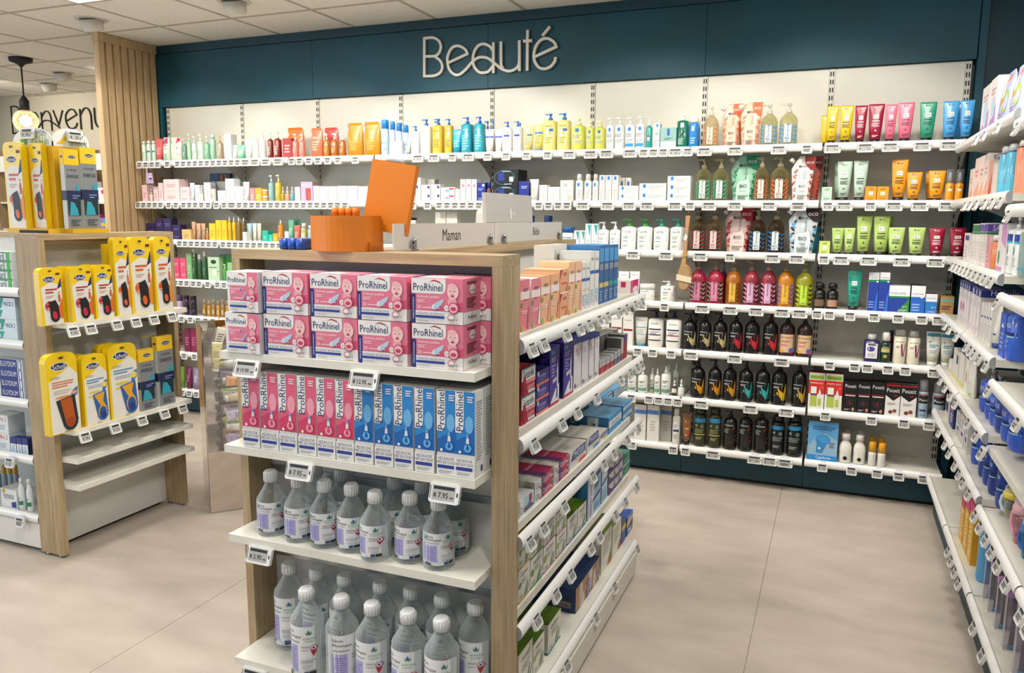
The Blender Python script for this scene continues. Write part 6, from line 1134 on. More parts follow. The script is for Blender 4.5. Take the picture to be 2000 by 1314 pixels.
# ------------------------------------------------------------------ island side shelves
GXF = GC+.352
GW = ['top', 'second', 'third', 'fourth', 'bottom']
def gond(level, items, off=0):
    z = (GZ+[GZB])[level]+.0125
    row('+x', GXF-off, z, items, f"on the island's {GW[level]} side shelf", 'from the near end')
wel = lambda c, cb, txt='WELEDA': dict(f=c, s=cb, t=cb, F=[('R', -1, .62, 1, .78, '#f0dcd6'), ('T', txt, .1, .80, 1.0, '#3a3434', 0, 1.6), ('L', -.4, .60, .4, .64, 1, '#b4504c'), ('L', -.75, .34, .6, .42, 2, '#f2d6d0'), ('E', -.72, .52, .2, .2, '#5aa04a'), ('E', -.6, .06, .25, .25, '#9ab85a'), ('P', [(.4, .05), (.95, .05), (.95, .5), (.7, .4)], cb)])
org = lambda top, foot, t2='#6a9030': dict(f='#e6e3d9', s='#d9d6ca', t=top, F=[('R', -1, 0, 1, .07, foot), ('T', 'ORGANYC', .05, .80, 1.3, '#6a6a64', 0, 1.3), ('E', -.72, .52, .22, .22, t2) , ('L', -.5, .5, .6, .68, 4, '#b9b7ae'), ('P', [(0, .09), (.25, .09), (.65, .5), (.55, .5)], '#6a8a5a'), ('P', [(.35, .09), (.6, .09), (.9, .42), (.85, .42)], '#8aa87a'), ('L', -.8, .14, -.3, .24, 2, '#9a988f')], Lf=[('R', -1, 0, 1, .07, foot), ('L', -.5, .2, .5, .6, 6, '#b9b7ae')], U=[('T', 'ORGANYC', 0, .5, 1.1, '#4a6a1c')])
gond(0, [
 (1016, 1034, 546, 'box', wel('#dd7f8a', '#d9707c'), 'pink skin care carton', dict(d=.1)),
 (1037, 1055, 543, 'box', wel('#dd7f8a', '#e9e4e0'), 'pink skin care carton', dict(d=.1)),
 (1056, 1074, 538, 'box', wel('#e5ae88', '#e0a27a'), 'peach skin care carton', dict(d=.1)),
 (1075, 1092, 534, 'box', wel('#e5ae88', '#d98f64'), 'peach skin care carton', dict(d=.1)),
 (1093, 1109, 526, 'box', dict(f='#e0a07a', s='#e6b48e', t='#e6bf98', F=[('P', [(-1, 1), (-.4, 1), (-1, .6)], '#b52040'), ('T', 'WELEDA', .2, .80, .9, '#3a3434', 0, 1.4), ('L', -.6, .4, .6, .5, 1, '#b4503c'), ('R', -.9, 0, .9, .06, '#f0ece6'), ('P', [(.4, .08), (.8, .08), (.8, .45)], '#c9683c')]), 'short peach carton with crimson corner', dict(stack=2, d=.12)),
 (1110, 1122, 511, 'box', wel('#e5b592', '#e9c9a0'), 'tall narrow peach carton', dict(d=.1)),
 (1123, 1135, 510, 'box', wel('#e5b592', '#e0a884'), 'tall narrow peach carton', dict(d=.1)),
]+[(a, b, 511 if k < 2 else 490, 'box', dict(f='#dddcd9', s='#d3d2ce', t='#d9d8d4', F=[('T', 'URIAGE', 0, .86, 1.3, '#6a7078', 0, 1.4), ('R', -1, .60, 1, .66, '#2458b0')]+([('E', .3, .42, .25, .25, '#d9c03c')] if k < 2 else [])+[('L', -.7, .1, .7, .34, 5, '#9ab4cc')]), ('narrow white carton with royal blue band' if k < 2 else 'taller white carton with royal blue band'), dict(d=.11)) for k, (a, b) in enumerate(((1136, 1143), (1144, 1151), (1152, 1160), (1161, 1169)))]+[
 (a, b, 479-k*.5, 'box', dict(f='#2f5f94', s='#3a78b0', t='#3f8ac4', F=[('R', -1, .72, 1, .95, '#4a92cc'), ('R', -.8, .58, .8, .68, '#8a9098'), ('R', -1, .28, 1, .36, '#c9b46a' if k < 2 else '#2f9a94'), ('L', -.8, .06, .7, .24, 4, '#8fa9c4')]), 'shiny blue wrapped carton', dict(d=.12)) for k, (a, b) in enumerate(((1170, 1178), (1179, 1188), (1189, 1197), (1198, 1206)))]+[
 (1232, 1247, 546, 'box', dict(f='#c82a68', s='#e6dfdc', t='#e9e3e0', F=[('R', -1, 0, -.4, 1, '#d9567f'), ('E', .2, .22, .7, .2, '#f0e6ea')], Lf=[('R', .1, .45, .55, .9, '#c02a5c'), ('R', -.7, .1, -.2, .2, '#333333'), ('L', -.8, .5, -.2, .8, 3, '#d9a0b0')]), 'white carton with magenta stripes', dict(d=.09)),
])
gond(0, [(1064, 1082, 478, 'box', dict(f='#d6d3cc', s='#dedbd4', F=[('T', 'lait', 0, .6, .6, '#a83a4c', 90)]), 'tall white carton with red vertical print', dict(d=.04)), (1085, 1106, 477, 'box', dict(f='#d0cdc6', s='#dedbd4', F=[('T', 'lait', 0, .6, .6, '#a83a4c', 90)]), 'tall white carton with red vertical print', dict(d=.04)),
 (1104, 1124, 493, 'box', dict(f='#cfd0cc', s='#c9ccc9', t='#d9d8d2', Lf=[('E', .3, .5, .5, .4, '#b4bab8'), ('E', -.4, .3, .4, .3, '#bcc4bf')]), 'white carton with grey floral side', dict(d=.05)), (1126, 1149, 491, 'box', dict(f='#cfd0cc', s='#c9ccc9', t='#d9d8d2', Lf=[('E', .3, .5, .5, .4, '#b4bab8'), ('E', -.4, .3, .4, .3, '#bcc4bf')]), 'white carton with grey floral side', dict(d=.05)),
 (1160, 1180, 478, 'box', dict(f='#e0d8d0', s='#e4d6cc', F=[('R', -.6, .1, .6, .8, '#d9a080')]), 'white carton with pink panel', dict(d=.04))], .12)
ges = dict(f='#c02038', s='#8a1a2a', t='#8a1a2a', F=[('P', [(-1, .55), (1, .55), (1, 1), (-1, 1)], '#e6e2dc'), ('R', -1, .95, 1, 1, '#4aa79c'), ('T', 'Gestarelle', 0, .76, 1.6, '#26202a', 0, 1.5), ('P', [(-.6, .55), (1, .55), (1, .42), (-.3, .42)], '#dd8a98'), ('E', -.6, .3, .25, .6, '#a0152c'), ('L', -.2, .16, .8, .36, 3, '#e9b4bc'), ('R', -.1, .06, .9, .15, '#cfe0dc')])
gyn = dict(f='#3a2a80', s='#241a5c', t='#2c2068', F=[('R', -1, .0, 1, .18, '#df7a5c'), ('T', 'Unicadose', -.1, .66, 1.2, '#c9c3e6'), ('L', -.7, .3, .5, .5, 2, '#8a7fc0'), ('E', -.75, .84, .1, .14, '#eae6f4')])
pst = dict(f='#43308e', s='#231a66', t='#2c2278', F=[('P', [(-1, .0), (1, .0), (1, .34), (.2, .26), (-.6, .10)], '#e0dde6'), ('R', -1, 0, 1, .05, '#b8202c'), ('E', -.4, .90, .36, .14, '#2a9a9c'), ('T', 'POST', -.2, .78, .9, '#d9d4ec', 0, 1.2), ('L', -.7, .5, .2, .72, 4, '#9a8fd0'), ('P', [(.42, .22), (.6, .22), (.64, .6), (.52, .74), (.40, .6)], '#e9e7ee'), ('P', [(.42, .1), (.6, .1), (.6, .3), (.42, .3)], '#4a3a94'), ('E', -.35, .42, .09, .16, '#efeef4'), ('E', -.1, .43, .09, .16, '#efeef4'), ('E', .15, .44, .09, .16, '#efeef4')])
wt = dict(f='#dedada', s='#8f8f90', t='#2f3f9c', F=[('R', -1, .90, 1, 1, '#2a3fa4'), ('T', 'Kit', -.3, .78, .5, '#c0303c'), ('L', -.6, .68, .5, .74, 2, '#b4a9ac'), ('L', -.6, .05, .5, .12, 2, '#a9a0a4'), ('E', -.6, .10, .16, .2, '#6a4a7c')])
gond(1, [
 (1018, 1045, 716, 'box', ges, 'red and white pregnancy vitamin carton', dict(stack=2, d=.1)),
 (1047, 1072, 722, 'box', gyn, 'violet carton with orange band', dict(stack=3, d=.13)),
 (1073, 1092, 676, 'box', pst, 'tall violet carton with white syringe print', dict(d=.2)),
 (1100, 1118, 666, 'box', pst, 'tall violet carton with white syringe print', dict(d=.12)),
]+[(a, b, 660-k*3.6, 'box', wt, 'very tall white carton with blue top', dict(d=.12)) for k, (a, b) in enumerate(((1120, 1135), (1136, 1149), (1150, 1160), (1161, 1170)))]+[
 (a, b, 702-k*5, 'box', dict(f='#a4a29c', s='#6f6f6c', t='#8a8a86', F=[('R', -1, .5, 1, 1, '#c9c7c0'), ('T', 'hpV', 0, .74, 1.2, '#5a4a9c', 0, 1.2), ('R', -1, .0, 1, .5, '#a8303c' if k < 3 else '#4a6a8c'), ('P', [(-.6, .05), (.2, .05), (0, .42)], '#c95a5c')]), 'low grey carton with '+('red' if k < 3 else 'blue')+' foot', dict(d=.05)) for k, (a, b) in enumerate(((1171, 1182), (1183, 1191), (1192, 1199), (1200, 1206), (1207, 1212)))]+[
 (1213, 1218, 660, 'box', dict(f='#b9b6ae', s='#6a6a66', t='#b4b2aa', F=[('R', -1, .0, 1, .3, '#a8303c')]), 'grey wrapped carton', dict(d=.06)), (1219, 1225, 652, 'box', dict(f='#a02a34', s='#6a6a66', t='#b4b2aa', F=[('R', -1, .7, 1, 1, '#5a4a94')]), 'red and violet wrapped carton', dict(d=.13))])
gond(1, [(a, b, 655-k*4, 'box', dict(f='#8a8882', s='#5f605e', t='#c9c8c0', Lf=[('R', -.6, .6, .6, .85, '#3f3a6c')]), 'tall grey carton', dict(d=.05)) for k, (a, b) in enumerate(((1172, 1181), (1182, 1190), (1191, 1199), (1200, 1207)))], .066)
cic = dict(f='#c01f50', s='#dfdcd6', t='#a01c48', F=[('P', [(-1, 0), (-1, 1), (-.2, 1), (-.7, 0)], '#5a2462'), ('T', 'Cicatridine', -.1, .56, 1.5, '#f0e6ea', 0, 1.4), ('E', .70, .66, .2, .3, '#f0e6ea'), ('E', .70, .66, .14, .2, '#5a2030'), ('L', -.5, .14, .5, .3, 2, '#e08aa4')], U=[('P', [(-1, 0), (-.2, 0), (-.5, 1), (-1, 1)], '#5a2462'), ('T', 'Cicatridine', .2, .5, 1.2, '#ead0da')])
cicw = dict(f='#e3e1dc', s='#c9c7c0', t='#cfcdc6', F=[('T', 'Cica', -.1, .56, 1.3, '#26406c', 0, 1.4), ('P', [(.5, .0), (.9, 0), (.9, .3), (.5, .2)], '#b02a5c'), ('L', -.6, .1, .2, .2, 1, '#a9a7a0')], U=[('T', 'Cica', 0, .5, 1.2, '#333a4c')])
myc = lambda c: dict(f='#e3e0da', s='#d6d3cc', t='#cfccc4', F=[('P', [(-.9, .45), (.9, .45), (.9, .95), (-.6, .95)], '#22357f'), ('T', 'Hydralin', .1, .70, 1.3, '#eceaf2', 0, 1.3), ('L', -.3, .3, .7, .4, 1, '#c9b43c'), ('P', [(.0, .05), (.95, .05), (.95, .22), (.2, .22)], c)])
blu = dict(f='#4a98cc', s='#3a84b8', t='#4a94c4', F=[('R', -1, .35, 1, .75, '#dcdedc'), ('L', -.6, .45, .6, .62, 2, '#5a9ac4')], Lf=[('R', -.4, .2, .3, .95, '#d3d8d8'), ('R', -.05, .3, .1, .6, '#2a5a8c')])
gond(2, [
 (1015, 1043, 968, 'box', dict(f='#bcd9e6', s='#dfe3e4', t='#c9ccca', F=[('R', -1, 0, -.4, 1, '#e6e4e0'), ('T', 'Cicatridine', -.1, .36, 1.7, '#23406c', 0, 1.4), ('R', -.35, .14, .9, .26, '#8a2454'), ('E', .5, .75, .2, .25, '#c02a4c')]), 'pale blue wound care carton', dict(d=.12)),
 (1045, 1057, 938, 'box', cicw, 'white wound care carton', dict(stack=2, d=.13)),
 (1058, 1081, 920, 'box', cic, 'magenta wound care carton', dict(stack=2, d=.13)),
 (1082, 1091, 908, 'box', cicw, 'white wound care carton', dict(stack=2, d=.13)),
 (1092, 1111, 893, 'box', cic, 'magenta wound care carton', dict(stack=2, d=.13)),
 (1113, 1145, 872, 'box', myc('#d9284c'), 'white and navy carton with red corner', dict(d=.12)),
 (1147, 1170, 846, 'box', myc('#3a9ad6'), 'white and navy carton with blue corner', dict(d=.11)),
 (1172, 1187, 842, 'box', myc('#d6c02c'), 'white and navy carton with yellow corner', dict(d=.11)),
 (1189, 1214, 806, 'box', blu, 'light blue carton in the front', dict(d=.12)),
 (1217, 1234, 786, 'box', blu, 'light blue carton in the front', dict(d=.12, stack=2)),
])
gond(2, [(a, b, 792, 'box', blu, 'light blue carton standing in the rear', dict(d=.05)) for a, b in ((1131, 1141), (1142, 1150), (1151, 1158), (1159, 1168))]+[(1173, 1196, 770, 'box', blu, 'light blue carton of the rear stack', dict(d=.05, stack=3)), (1199, 1224, 757, 'box', blu, 'light blue carton of the far rear stack', dict(d=.05, stack=3))], .135)
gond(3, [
 (1012, 1035, 1040, 'box', org('#c9a02c', '#c9982a'), 'white cotton pad carton with yellow foot', dict(stack=2, d=.12)),
 (1036, 1060, 1025, 'box', org('#4a8a3c', '#3f8440'), 'white cotton pad carton with green foot', dict(stack=2, d=.12)),
 (1061, 1085, 1006, 'box', org('#7aa02c', '#a85a70', '#9ab82c'), 'cotton carton with rose foot', dict(stack=2, d=.12)),
 (1087, 1106, 994, 'box', org('#6a8a14', '#a85a70', '#9ab82c'), 'cotton carton with rose foot', dict(stack=2, d=.12)),
 (1108, 1127, 1004, 'box', org('#5a7c14', '#1f5a9c', '#e6e3d9'), 'tall white cotton carton with blue foot', dict(d=.12)),
 (1128, 1145, 985, 'box', org('#5a7c14', '#1f5a9c', '#e6e3d9'), 'tall white cotton carton with blue foot', dict(d=.12)),
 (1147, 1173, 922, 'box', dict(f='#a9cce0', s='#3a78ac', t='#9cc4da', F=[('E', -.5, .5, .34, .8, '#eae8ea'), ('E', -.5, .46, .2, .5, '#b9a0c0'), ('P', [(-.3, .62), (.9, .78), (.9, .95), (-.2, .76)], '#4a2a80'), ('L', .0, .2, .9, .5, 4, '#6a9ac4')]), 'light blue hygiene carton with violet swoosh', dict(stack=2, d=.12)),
 (1175, 1186, 912, 'box', dict(f='#b4d2e4', s='#8abada', t='#a9cce0', F=[('E', 0, .82, .6, .5, '#eae8ea'), ('P', [(-.9, .5), (.9, .62), (.9, .7), (-.9, .58)], '#4a2a80'), ('L', -.7, .1, .6, .4, 5, '#7aa9cc')]), 'slim light blue hygiene carton', dict(d=.12)),
 (1189, 1215, 893, 'box', dict(f='#d6d3d6', s='#9a9a9c', t='#dcdad8', F=[('P', [(-1, 0), (1, 0), (1, .4), (.2, .2), (-.6, .4), (-1, .8)], '#5a2a78'), ('T', 'ACTIV', .2, .62, 1.1, '#4a4454', 0, 1.3), ('L', -.3, .3, .7, .45, 1, '#a99cb4')], Lf=[('R', -.6, .2, .6, .85, '#3a3a6c')]), 'white and purple flat carton', dict(stack=3, d=.10)),
 (1216, 1230, 886, 'box', dict(f='#3f8a76', s='#e0dedb', t='#4a907c', F=[('R', -1, .0, 1, .12, '#e6e4e0'), ('L', -.5, .4, .6, .6, 2, '#a9cfc4')]), 'dark green carton', dict(stack=2, d=.10)),
])
gond(4, [
 (1012, 1040, 1262, 'box', org('#4a6c0e', '#e0ddd2', '#e6e3d9'), 'large white cotton carton with green top', dict(d=.16)),
 (1041, 1063, 1245, 'box', org('#4a6c0e', '#c9c6ba', '#9ab82c'), 'large white cotton carton with green top', dict(d=.16)),
 (1070, 1095, 1204, 'box', org('#4a6c0e', '#2a8a94', '#e6e3d9'), 'large white cotton carton with teal foot', dict(d=.16)),
 (1124, 1171, 1117, 'box', dict(f='#a9845a', s='#1f3a66', t='#1c3560', F=[('R', -1, 0, 1, .06, '#2a4a80'), ('E', -.6, .45, .16, .5, '#d6bfae'), ('E', .2, .8, .18, .4, '#d0c0b8'), ('E', .75, .82, .12, .3, '#6a6f9c'), ('E', .75, .82, .08, .2, '#b9926a'), ('T', 'love & green', 0, .5, .7, '#d6bfae', 0, 2.0), ('E', .0, .3, .14, .3, '#8a7a94'), ('E', -.5, .06, .2, .3, '#d6bfae'), ('E', .5, .2, .15, .4, '#d0bfae')], Lf=[('R', .2, .18, .8, .42, '#8a8a80'), ('R', .3, .22, .7, .26, '#4a3a30'), ('R', .3, .30, .7, .33, '#4a3a30'), ('R', .45, .5, .75, .68, '#16233c')]), 'large navy and kraft carton with pale petals', dict(d=.17)),
 (1174, 1194, 1036, 'box', dict(f='#e3e0d3', s='#d9d6c9', t='#7a9a3c', F=[('P', [(.2, .0), (1, .0), (1, .3), (.5, .12)], '#b5452c'), ('P', [(.1, .06), (.6, .16), (1, .36), (1, .42), (.5, .22)], '#5a8a3c'), ('L', -.7, .4, .7, .9, 9, '#b9b6aa')]), 'cream pad packet with red foot', dict(d=.13)),
 (1196, 1213, 1018, 'box', dict(f='#e3e0d3', s='#d9d6c9', t='#7a9a3c', F=[('P', [(.2, .0), (1, .0), (1, .3), (.5, .12)], '#b5452c'), ('P', [(.1, .06), (.6, .16), (1, .36), (1, .42), (.5, .22)], '#5a8a3c'), ('L', -.7, .4, .7, .9, 9, '#b9b6aa')]), 'cream pad packet with red foot', dict(d=.13)),
 (1214, 1222, 1010, 'box', dict(f='#1f4fa0', s='#1a4490', t='#1f4fa0', F=[('R', -1, .5, 1, .7, '#e0c83c')]), 'blue plaster packet with yellow stripe', dict(d=.04)),
 (1224, 1236, 1003, 'box', dict(f='#1f55b0', s='#1a4490', t='#1f4fa0', F=[('P', [(-1, .45), (1, .65), (1, .8), (-1, .7)], '#e6cc3c'), ('T', 'URGO', 0, .86, 1.5, '#eef0f6', 0, 1.2), ('R', -.5, .1, .3, .3, '#cfd6e4'), ('P', [(.3, 0), (1, 0), (1, .5)], '#d9a07a')]), 'blue plaster packet with yellow stripe', dict(d=.04)),
])
# ------------------------------------------------------------------ insole end display (faces +x)
LXF = LX1+.083
def lud(z, items, where, off=0): row('+x', LXF-off, z, items, where, 'from the near upright')
lw1, lw2 = 'on the top insole shelf', 'on the second insole shelf'
lud(1.0452, [
 (81, 124, 523, 'pack', dict(F=scholl('red')), 'short yellow insole pack with red disc', dict(d=.03)),
 (141, 183, 520, 'pack', dict(F=scholl('red')), 'short yellow insole pack with red disc', dict(d=.03)),
 (187, 223, 517, 'pack', dict(F=scholl('red')), 'short yellow insole pack with red disc', dict(d=.03)),
 (228, 257, 464, 'pack', dict(F=scholl('orange')), 'tall yellow insole pack with orange disc', dict(d=.03)),
 (258, 300, 463, 'pack', dict(F=scholl('orange')), 'tall yellow insole pack with orange disc', dict(d=.03)),
 (305, 338, 462, 'pack', dict(F=scholl('orange')), 'tall yellow insole pack with orange disc', dict(d=.03)),
], lw1)
lud(1.0452, [(122, 150, 520, 'pack', dict(), 'yellow insole pack behind the front packs', dict(d=.03)), (168, 190, 517, 'pack', dict(), 'yellow insole pack behind the front packs', dict(d=.03)), (214, 226, 477, 'pack', dict(rt=.05), 'slim yellow insole carton behind the front packs', dict(d=.03))], lw1, .045)
lud(.5832, [
 (97, 158, 690, 'pack', dict(F=scholl('sole_o')), 'yellow and white insole pack with brown sole', dict(d=.035)),
 (166, 214, 692, 'pack', dict(F=scholl('sole_b')), 'yellow and white insole pack with blue sole', dict(d=.035)),
 (217, 272, 671, 'pack', dict(F=scholl('sole_b')), 'yellow and white insole pack with blue sole', dict(d=.035)),
 (275, 305, 682, 'box', energie(), 'grey insole carton with yellow top', dict(d=.03)),
 (312, 342, 656, 'box', energie(), 'grey insole carton with yellow top', dict(d=.03)),
], lw2)
lud(.5832, [(150, 172, 692, 'pack', dict(), 'yellow insole pack behind the front packs', dict(d=.03)), (197, 240, 671, 'pack', dict(), 'yellow insole pack behind the front packs', dict(d=.03)), (288, 312, 657, 'box', dict(f='#7f8388', s='#b9bdb8', t='#e6c020'), 'grey insole carton behind the front cartons', dict(d=.03))], lw2, .045)
# cardboard corner display on top
ZL = 1.4165; dx0, dy0 = -3.15, 2.47
cd = empty('cardboard_display', (dx0, dy0, ZL)); tag(cd, 'yellow cardboard corner display with two rounded white headers', 'display')
yc = mat('#d9a914', .45); xl = colX(40, dy0, 1.43)-dx0; yr = colY(186, dx0, 1.43)-dy0
zb1 = rowZ(286, dx0-.12, dy0)-ZL; zh = rowZ(249, dx0-.12, dy0)-ZL
boxo('back_board', xl, -.0005, 0, .006, .02, zb1, yc, cd)
boxo('back_board', -.0065, -.0005, .0065, yr, .02, zb1, yc, cd)
def header(w, hh, txt1, txt2, c2, shape, m_, name):
    a = w/2; pts = [(-a, 0), (a, 0), (a, hh*.25)]+[(a*math.cos(t), hh*.25+hh*.75*math.sin(t)) for t in [k*math.pi/14 for k in range(1, 14)]]+[(-a, hh*.25)]
    o = MB().prism(pts, 0, .004, mat('#dfe0dc', .4)).mesh('header_card'); ops = [('T', txt1, .35, .74, .8, '#1d2240', -12 if False else 0, 1.2), ('T', txt2[0], .38, .40, .8, c2, 0, 1.3), ('T', txt2[1], .38, .20, .95, c2, 0, 1.3)]+shape
    return o, print_mesh(ops, w, hh, lambda x, z, e: (x, -e, z), name='header_print', curved=False)
wl = -xl; h1, p1 = header(wl, zh-zb1, 'NOUVEAU', ('ANTI-', 'TRANSPIRANT'), '#8aa41c', [('E', -.42, .36, .14, .2, '#3f8a2c', 30), ('E', -.5, .3, .1, .13, '#5aa03a')], 0, 'l')
o = link('header_card', h1, cd, (xl/2, 0, zb1)); link('header_print', p1, o)
h2, p2 = header(yr, zh-zb1, 'NOUVEAU', ('MÉMOIRE', 'DE FORME'), '#23242c', [('P', [(-.8, .14), (-.5, .12), (-.25, .4), (-.3, .6), (-.42, .5), (-.6, .3)], '#d9b41c')], 0, 'r')
o = link('header_card', h2, cd, (0, yr/2, zb1), math.pi/2); link('header_print', p2, o)
boxo('tray', xl+.02, .03, -.075, -.0005, 0, .018, yc, cd); boxo('tray', .0005, .085, .0, yr, 0, .018, yc, cd)
boxo('tray_lip', xl+.1, .028, -.079, -.0755, 0, .012, DARK, cd)
for px0, px1, yt_, lbl, dd in ((12, 46, 277, 'tall yellow and white insole pack with orange figure, foremost on the cardboard display', 0), (70, 80, 279, 'yellow insole pack hanging behind the foremost one on the cardboard display', .03)):
    Y = dy0-.062+dd; a, b = colX(px0, Y, 1.6), colX(px1, Y, 1.6); b = max(b, a+.05) if dd else b
    hh = rowZ(yt_, (a+b)/2, Y)-ZL-.0185
    T = T_pack(b-a, .03, hh, F=scholl('orange')) if not dd else T_pack(.075, .028, hh, F=scholl('orange'))
    xm = (a+b)/2 if not dd else a+.0-.02+.03
    o = place(T, (xm, Y+.015 if not dd else Y+.016, ZL+.0186)); tag(o, lbl, 'insole pack')
    sd = 'transparent orange side window'
for py0, py1, yt_, lbl, dd in ((160, 192, 288, 'grey insole carton with yellow top, foremost on the cardboard display', 0), (128, 158, 291, 'grey insole carton with yellow top, half hidden on the cardboard display', .0)):
    X = dx0+.055-dd; a, b = colY(py0, X, 1.6), colY(py1, X, 1.6); hh = rowZ(yt_, X, (a+b)/2)-ZL-.0185
    o = place(template('box', min(b-a, .105)*.96, .026, hh, energie()), (X-.013, (a+b)/2, ZL+.0186), math.pi/2); tag(o, lbl, 'insole pack')
# ------------------------------------------------------------------ dental products on the street side of the second island
LYF = LY0+w/2-.345+.012-.0
def dent(z, items, lv): row('-y', LYF, z+.0125, items, f'on the {lv} dental shelf', 'from the oak upright', -1)
flu = dict(f='#e3e9ec', s='#d3dce2', t='#dfe6ea', F=[('R', -1, .86, 1, 1, '#2f8a4c'), ('T', 'fluocaril', -.2, .5, 1.3, '#1d2a34', 0, 1.5), ('E', .78, .5, .16, .5, '#3fae2c'), ('R', -1, .02, 1, .1, '#2f8a4c')])
elm = dict(f='#d9e6ee', s='#cad9e4', t='#dfe8ee', F=[('P', [(-1, .5), (.1, .5), (.3, 1), (-1, 1)], '#1f8f86'), ('T', 'elmex', -.4, .74, .9, '#e9f2f2', 0, 1.5), ('P', [(-1, .06), (0, .06), (.2, .42), (-1, .42)], '#23a094'), ('T', 'PACK 2', .6, .72, .6, '#2a4a94', 0, 1.4), ('T', 'elmex', -.4, .24, .8, '#e9f2f2', 0, 1.3)])
elg = dict(f='#1f2f80', s='#e0e6ea', t='#dfe6ea', F=[('R', .62, 0, 1, 1, '#dfe6ea'), ('R', -1, 0, -.72, 1, '#dfe6ea'), ('T', 'ELGYDIUM', -.05, .52, 1.1, '#eef0f6', 0, 1.6), ('E', .8, .5, .13, .4, '#22357f'), ('E', .8, .5, .08, .24, '#dfe6ea')])
dent(LZ[0], [(-22, 24, 492, 'box', flu, 'white toothpaste carton with green lines', dict(stack=4, d=.05))], 'top')
dent(LZ[1], [(-28, 34, 581, 'box', elm, 'white twin toothpaste carton with teal band', dict(stack=2, d=.06))], 'second')
dent(LZ[2], [(-6, 48, 702, 'box', elg, 'navy and white toothpaste carton', dict(stack=4, d=.05))], 'third')
dent(LZ[3], [(-12, 19, 810, 'box', dict(f='#e0e6ea', s='#c0ccd4', t='#dfe6ea', F=[('T', 'offre 2', .2, .8, 1.2, '#c02030', 0, 1.2), ('L', -.5, .2, .6, .5, 3, '#9ab0c0'), ('E', -.7, .2, .2, .25, '#3a5a9c')]), 'white carton with red offer figure', dict(stack=2, d=.08)),
 (20, 31, 855, 'box', dict(f='#dfe6ee', s='#1c2550', t='#22307c', F=[('R', -1, .62, 1, 1, '#22307c'), ('P', [(-.6, .1), (.6, .1), (.2, .5), (-.2, .58)], '#a9c4e0')]), 'small navy and white carton', dict(d=.04)), (32, 42, 856, 'box', dict(f='#dfe6ee', s='#1c2550', t='#22307c', F=[('R', -1, .62, 1, 1, '#22307c'), ('P', [(-.6, .1), (.6, .1), (.2, .5), (-.2, .58)], '#a9c4e0')]), 'small navy and white carton', dict(d=.04)), (43, 54, 857, 'box', dict(f='#dfe6ee', s='#1c2550', t='#22307c', F=[('R', -1, .62, 1, 1, '#22307c'), ('P', [(-.6, .1), (.6, .1), (.2, .5), (-.2, .58)], '#a9c4e0')]), 'small navy and white carton', dict(d=.04))], 'fourth')
dent(.155, [(2, 33, 955, 'box', dict(f='#e3e6e8', s='#cfd6da', t='#d6dade', F=[('T', 'BICARBONATE', 0, .68, 1.4, '#3a4a6c', 0, 1.3), ('T', 'DE SODIUM', 0, .56, 1.2, '#3a4a6c', 0, 1.3), ('P', [(.3, .1), (.9, .1), (.9, .42), (.3, .35)], '#22408f'), ('E', -.6, .88, .2, .2, '#c9a03c')]), 'white bicarbonate carton with blue corner', dict(d=.08)),
 (36, 51, 933, 'bottle', dict(c='#dfe6e6', top='cap', tc='#e6eaec', hb=.84, sh=.3, neck=.5, F=[('R', -.95, .2, .95, .46, '#1f7f54'), ('L', -.6, .55, .5, .7, 2, '#5a6a74')]), 'white bottle with green label band'), (52, 67, 935, 'bottle', dict(c='#dfe6e6', top='cap', tc='#e6eaec', hb=.84, sh=.3, neck=.5, F=[('R', -.95, .2, .95, .46, '#1f7f54'), ('L', -.6, .55, .5, .7, 2, '#5a6a74')]), 'white bottle with green label band')], 'bottom')
row('-y', LYF+.12, .1675, [(a, a+12, 908, 'bottle', dict(c='#8a98a4', top='cap', tc='#c99a1c', hb=.72, neck=.7), 'grey bottle with yellow cap') for a in (-8, 4, 16, 27)], 'behind others on the bottom dental shelf', 'from the oak upright', -1)
# ------------------------------------------------------------------ side wall products
RWP = RXF+.032
def rw(level, items, off=0, where=None):
    for it in items:
        xm = (it[0]+it[1])/2; z = RZ[0][level]
        if colY(it[0]+4 if len(it) > 6 and 'w' in it[6] else xm, RWP+.04, z+.05) < 3.01: z = RZ[2][level]
        up = [q for col_ in (RZ[0], RZ[2]) for q in col_ if q > z+.12]; it = tuple(it[:6])+(dict(it[6] if len(it) > 6 else {}, hmax=(min(up)-z-.032) if up else .4),)
        row('-x', RWP+off, z+.0128, [it], where or f'on the {LVL[level]} side wall shelf', 'from the corner')
sq = lambda c, cb, band=None: dict(f=c, s=cb, t=cb, F=([('R', -1, .84, 1, 1, band)] if band else [])+[('L', -.6, .1, .6, .7, 6, '#cfc4c6')], R=([('R', -1, .84, 1, 1, band)] if band else [])+[('L', -.7, .3, .7, .6, 4, '#c9bcc0')])
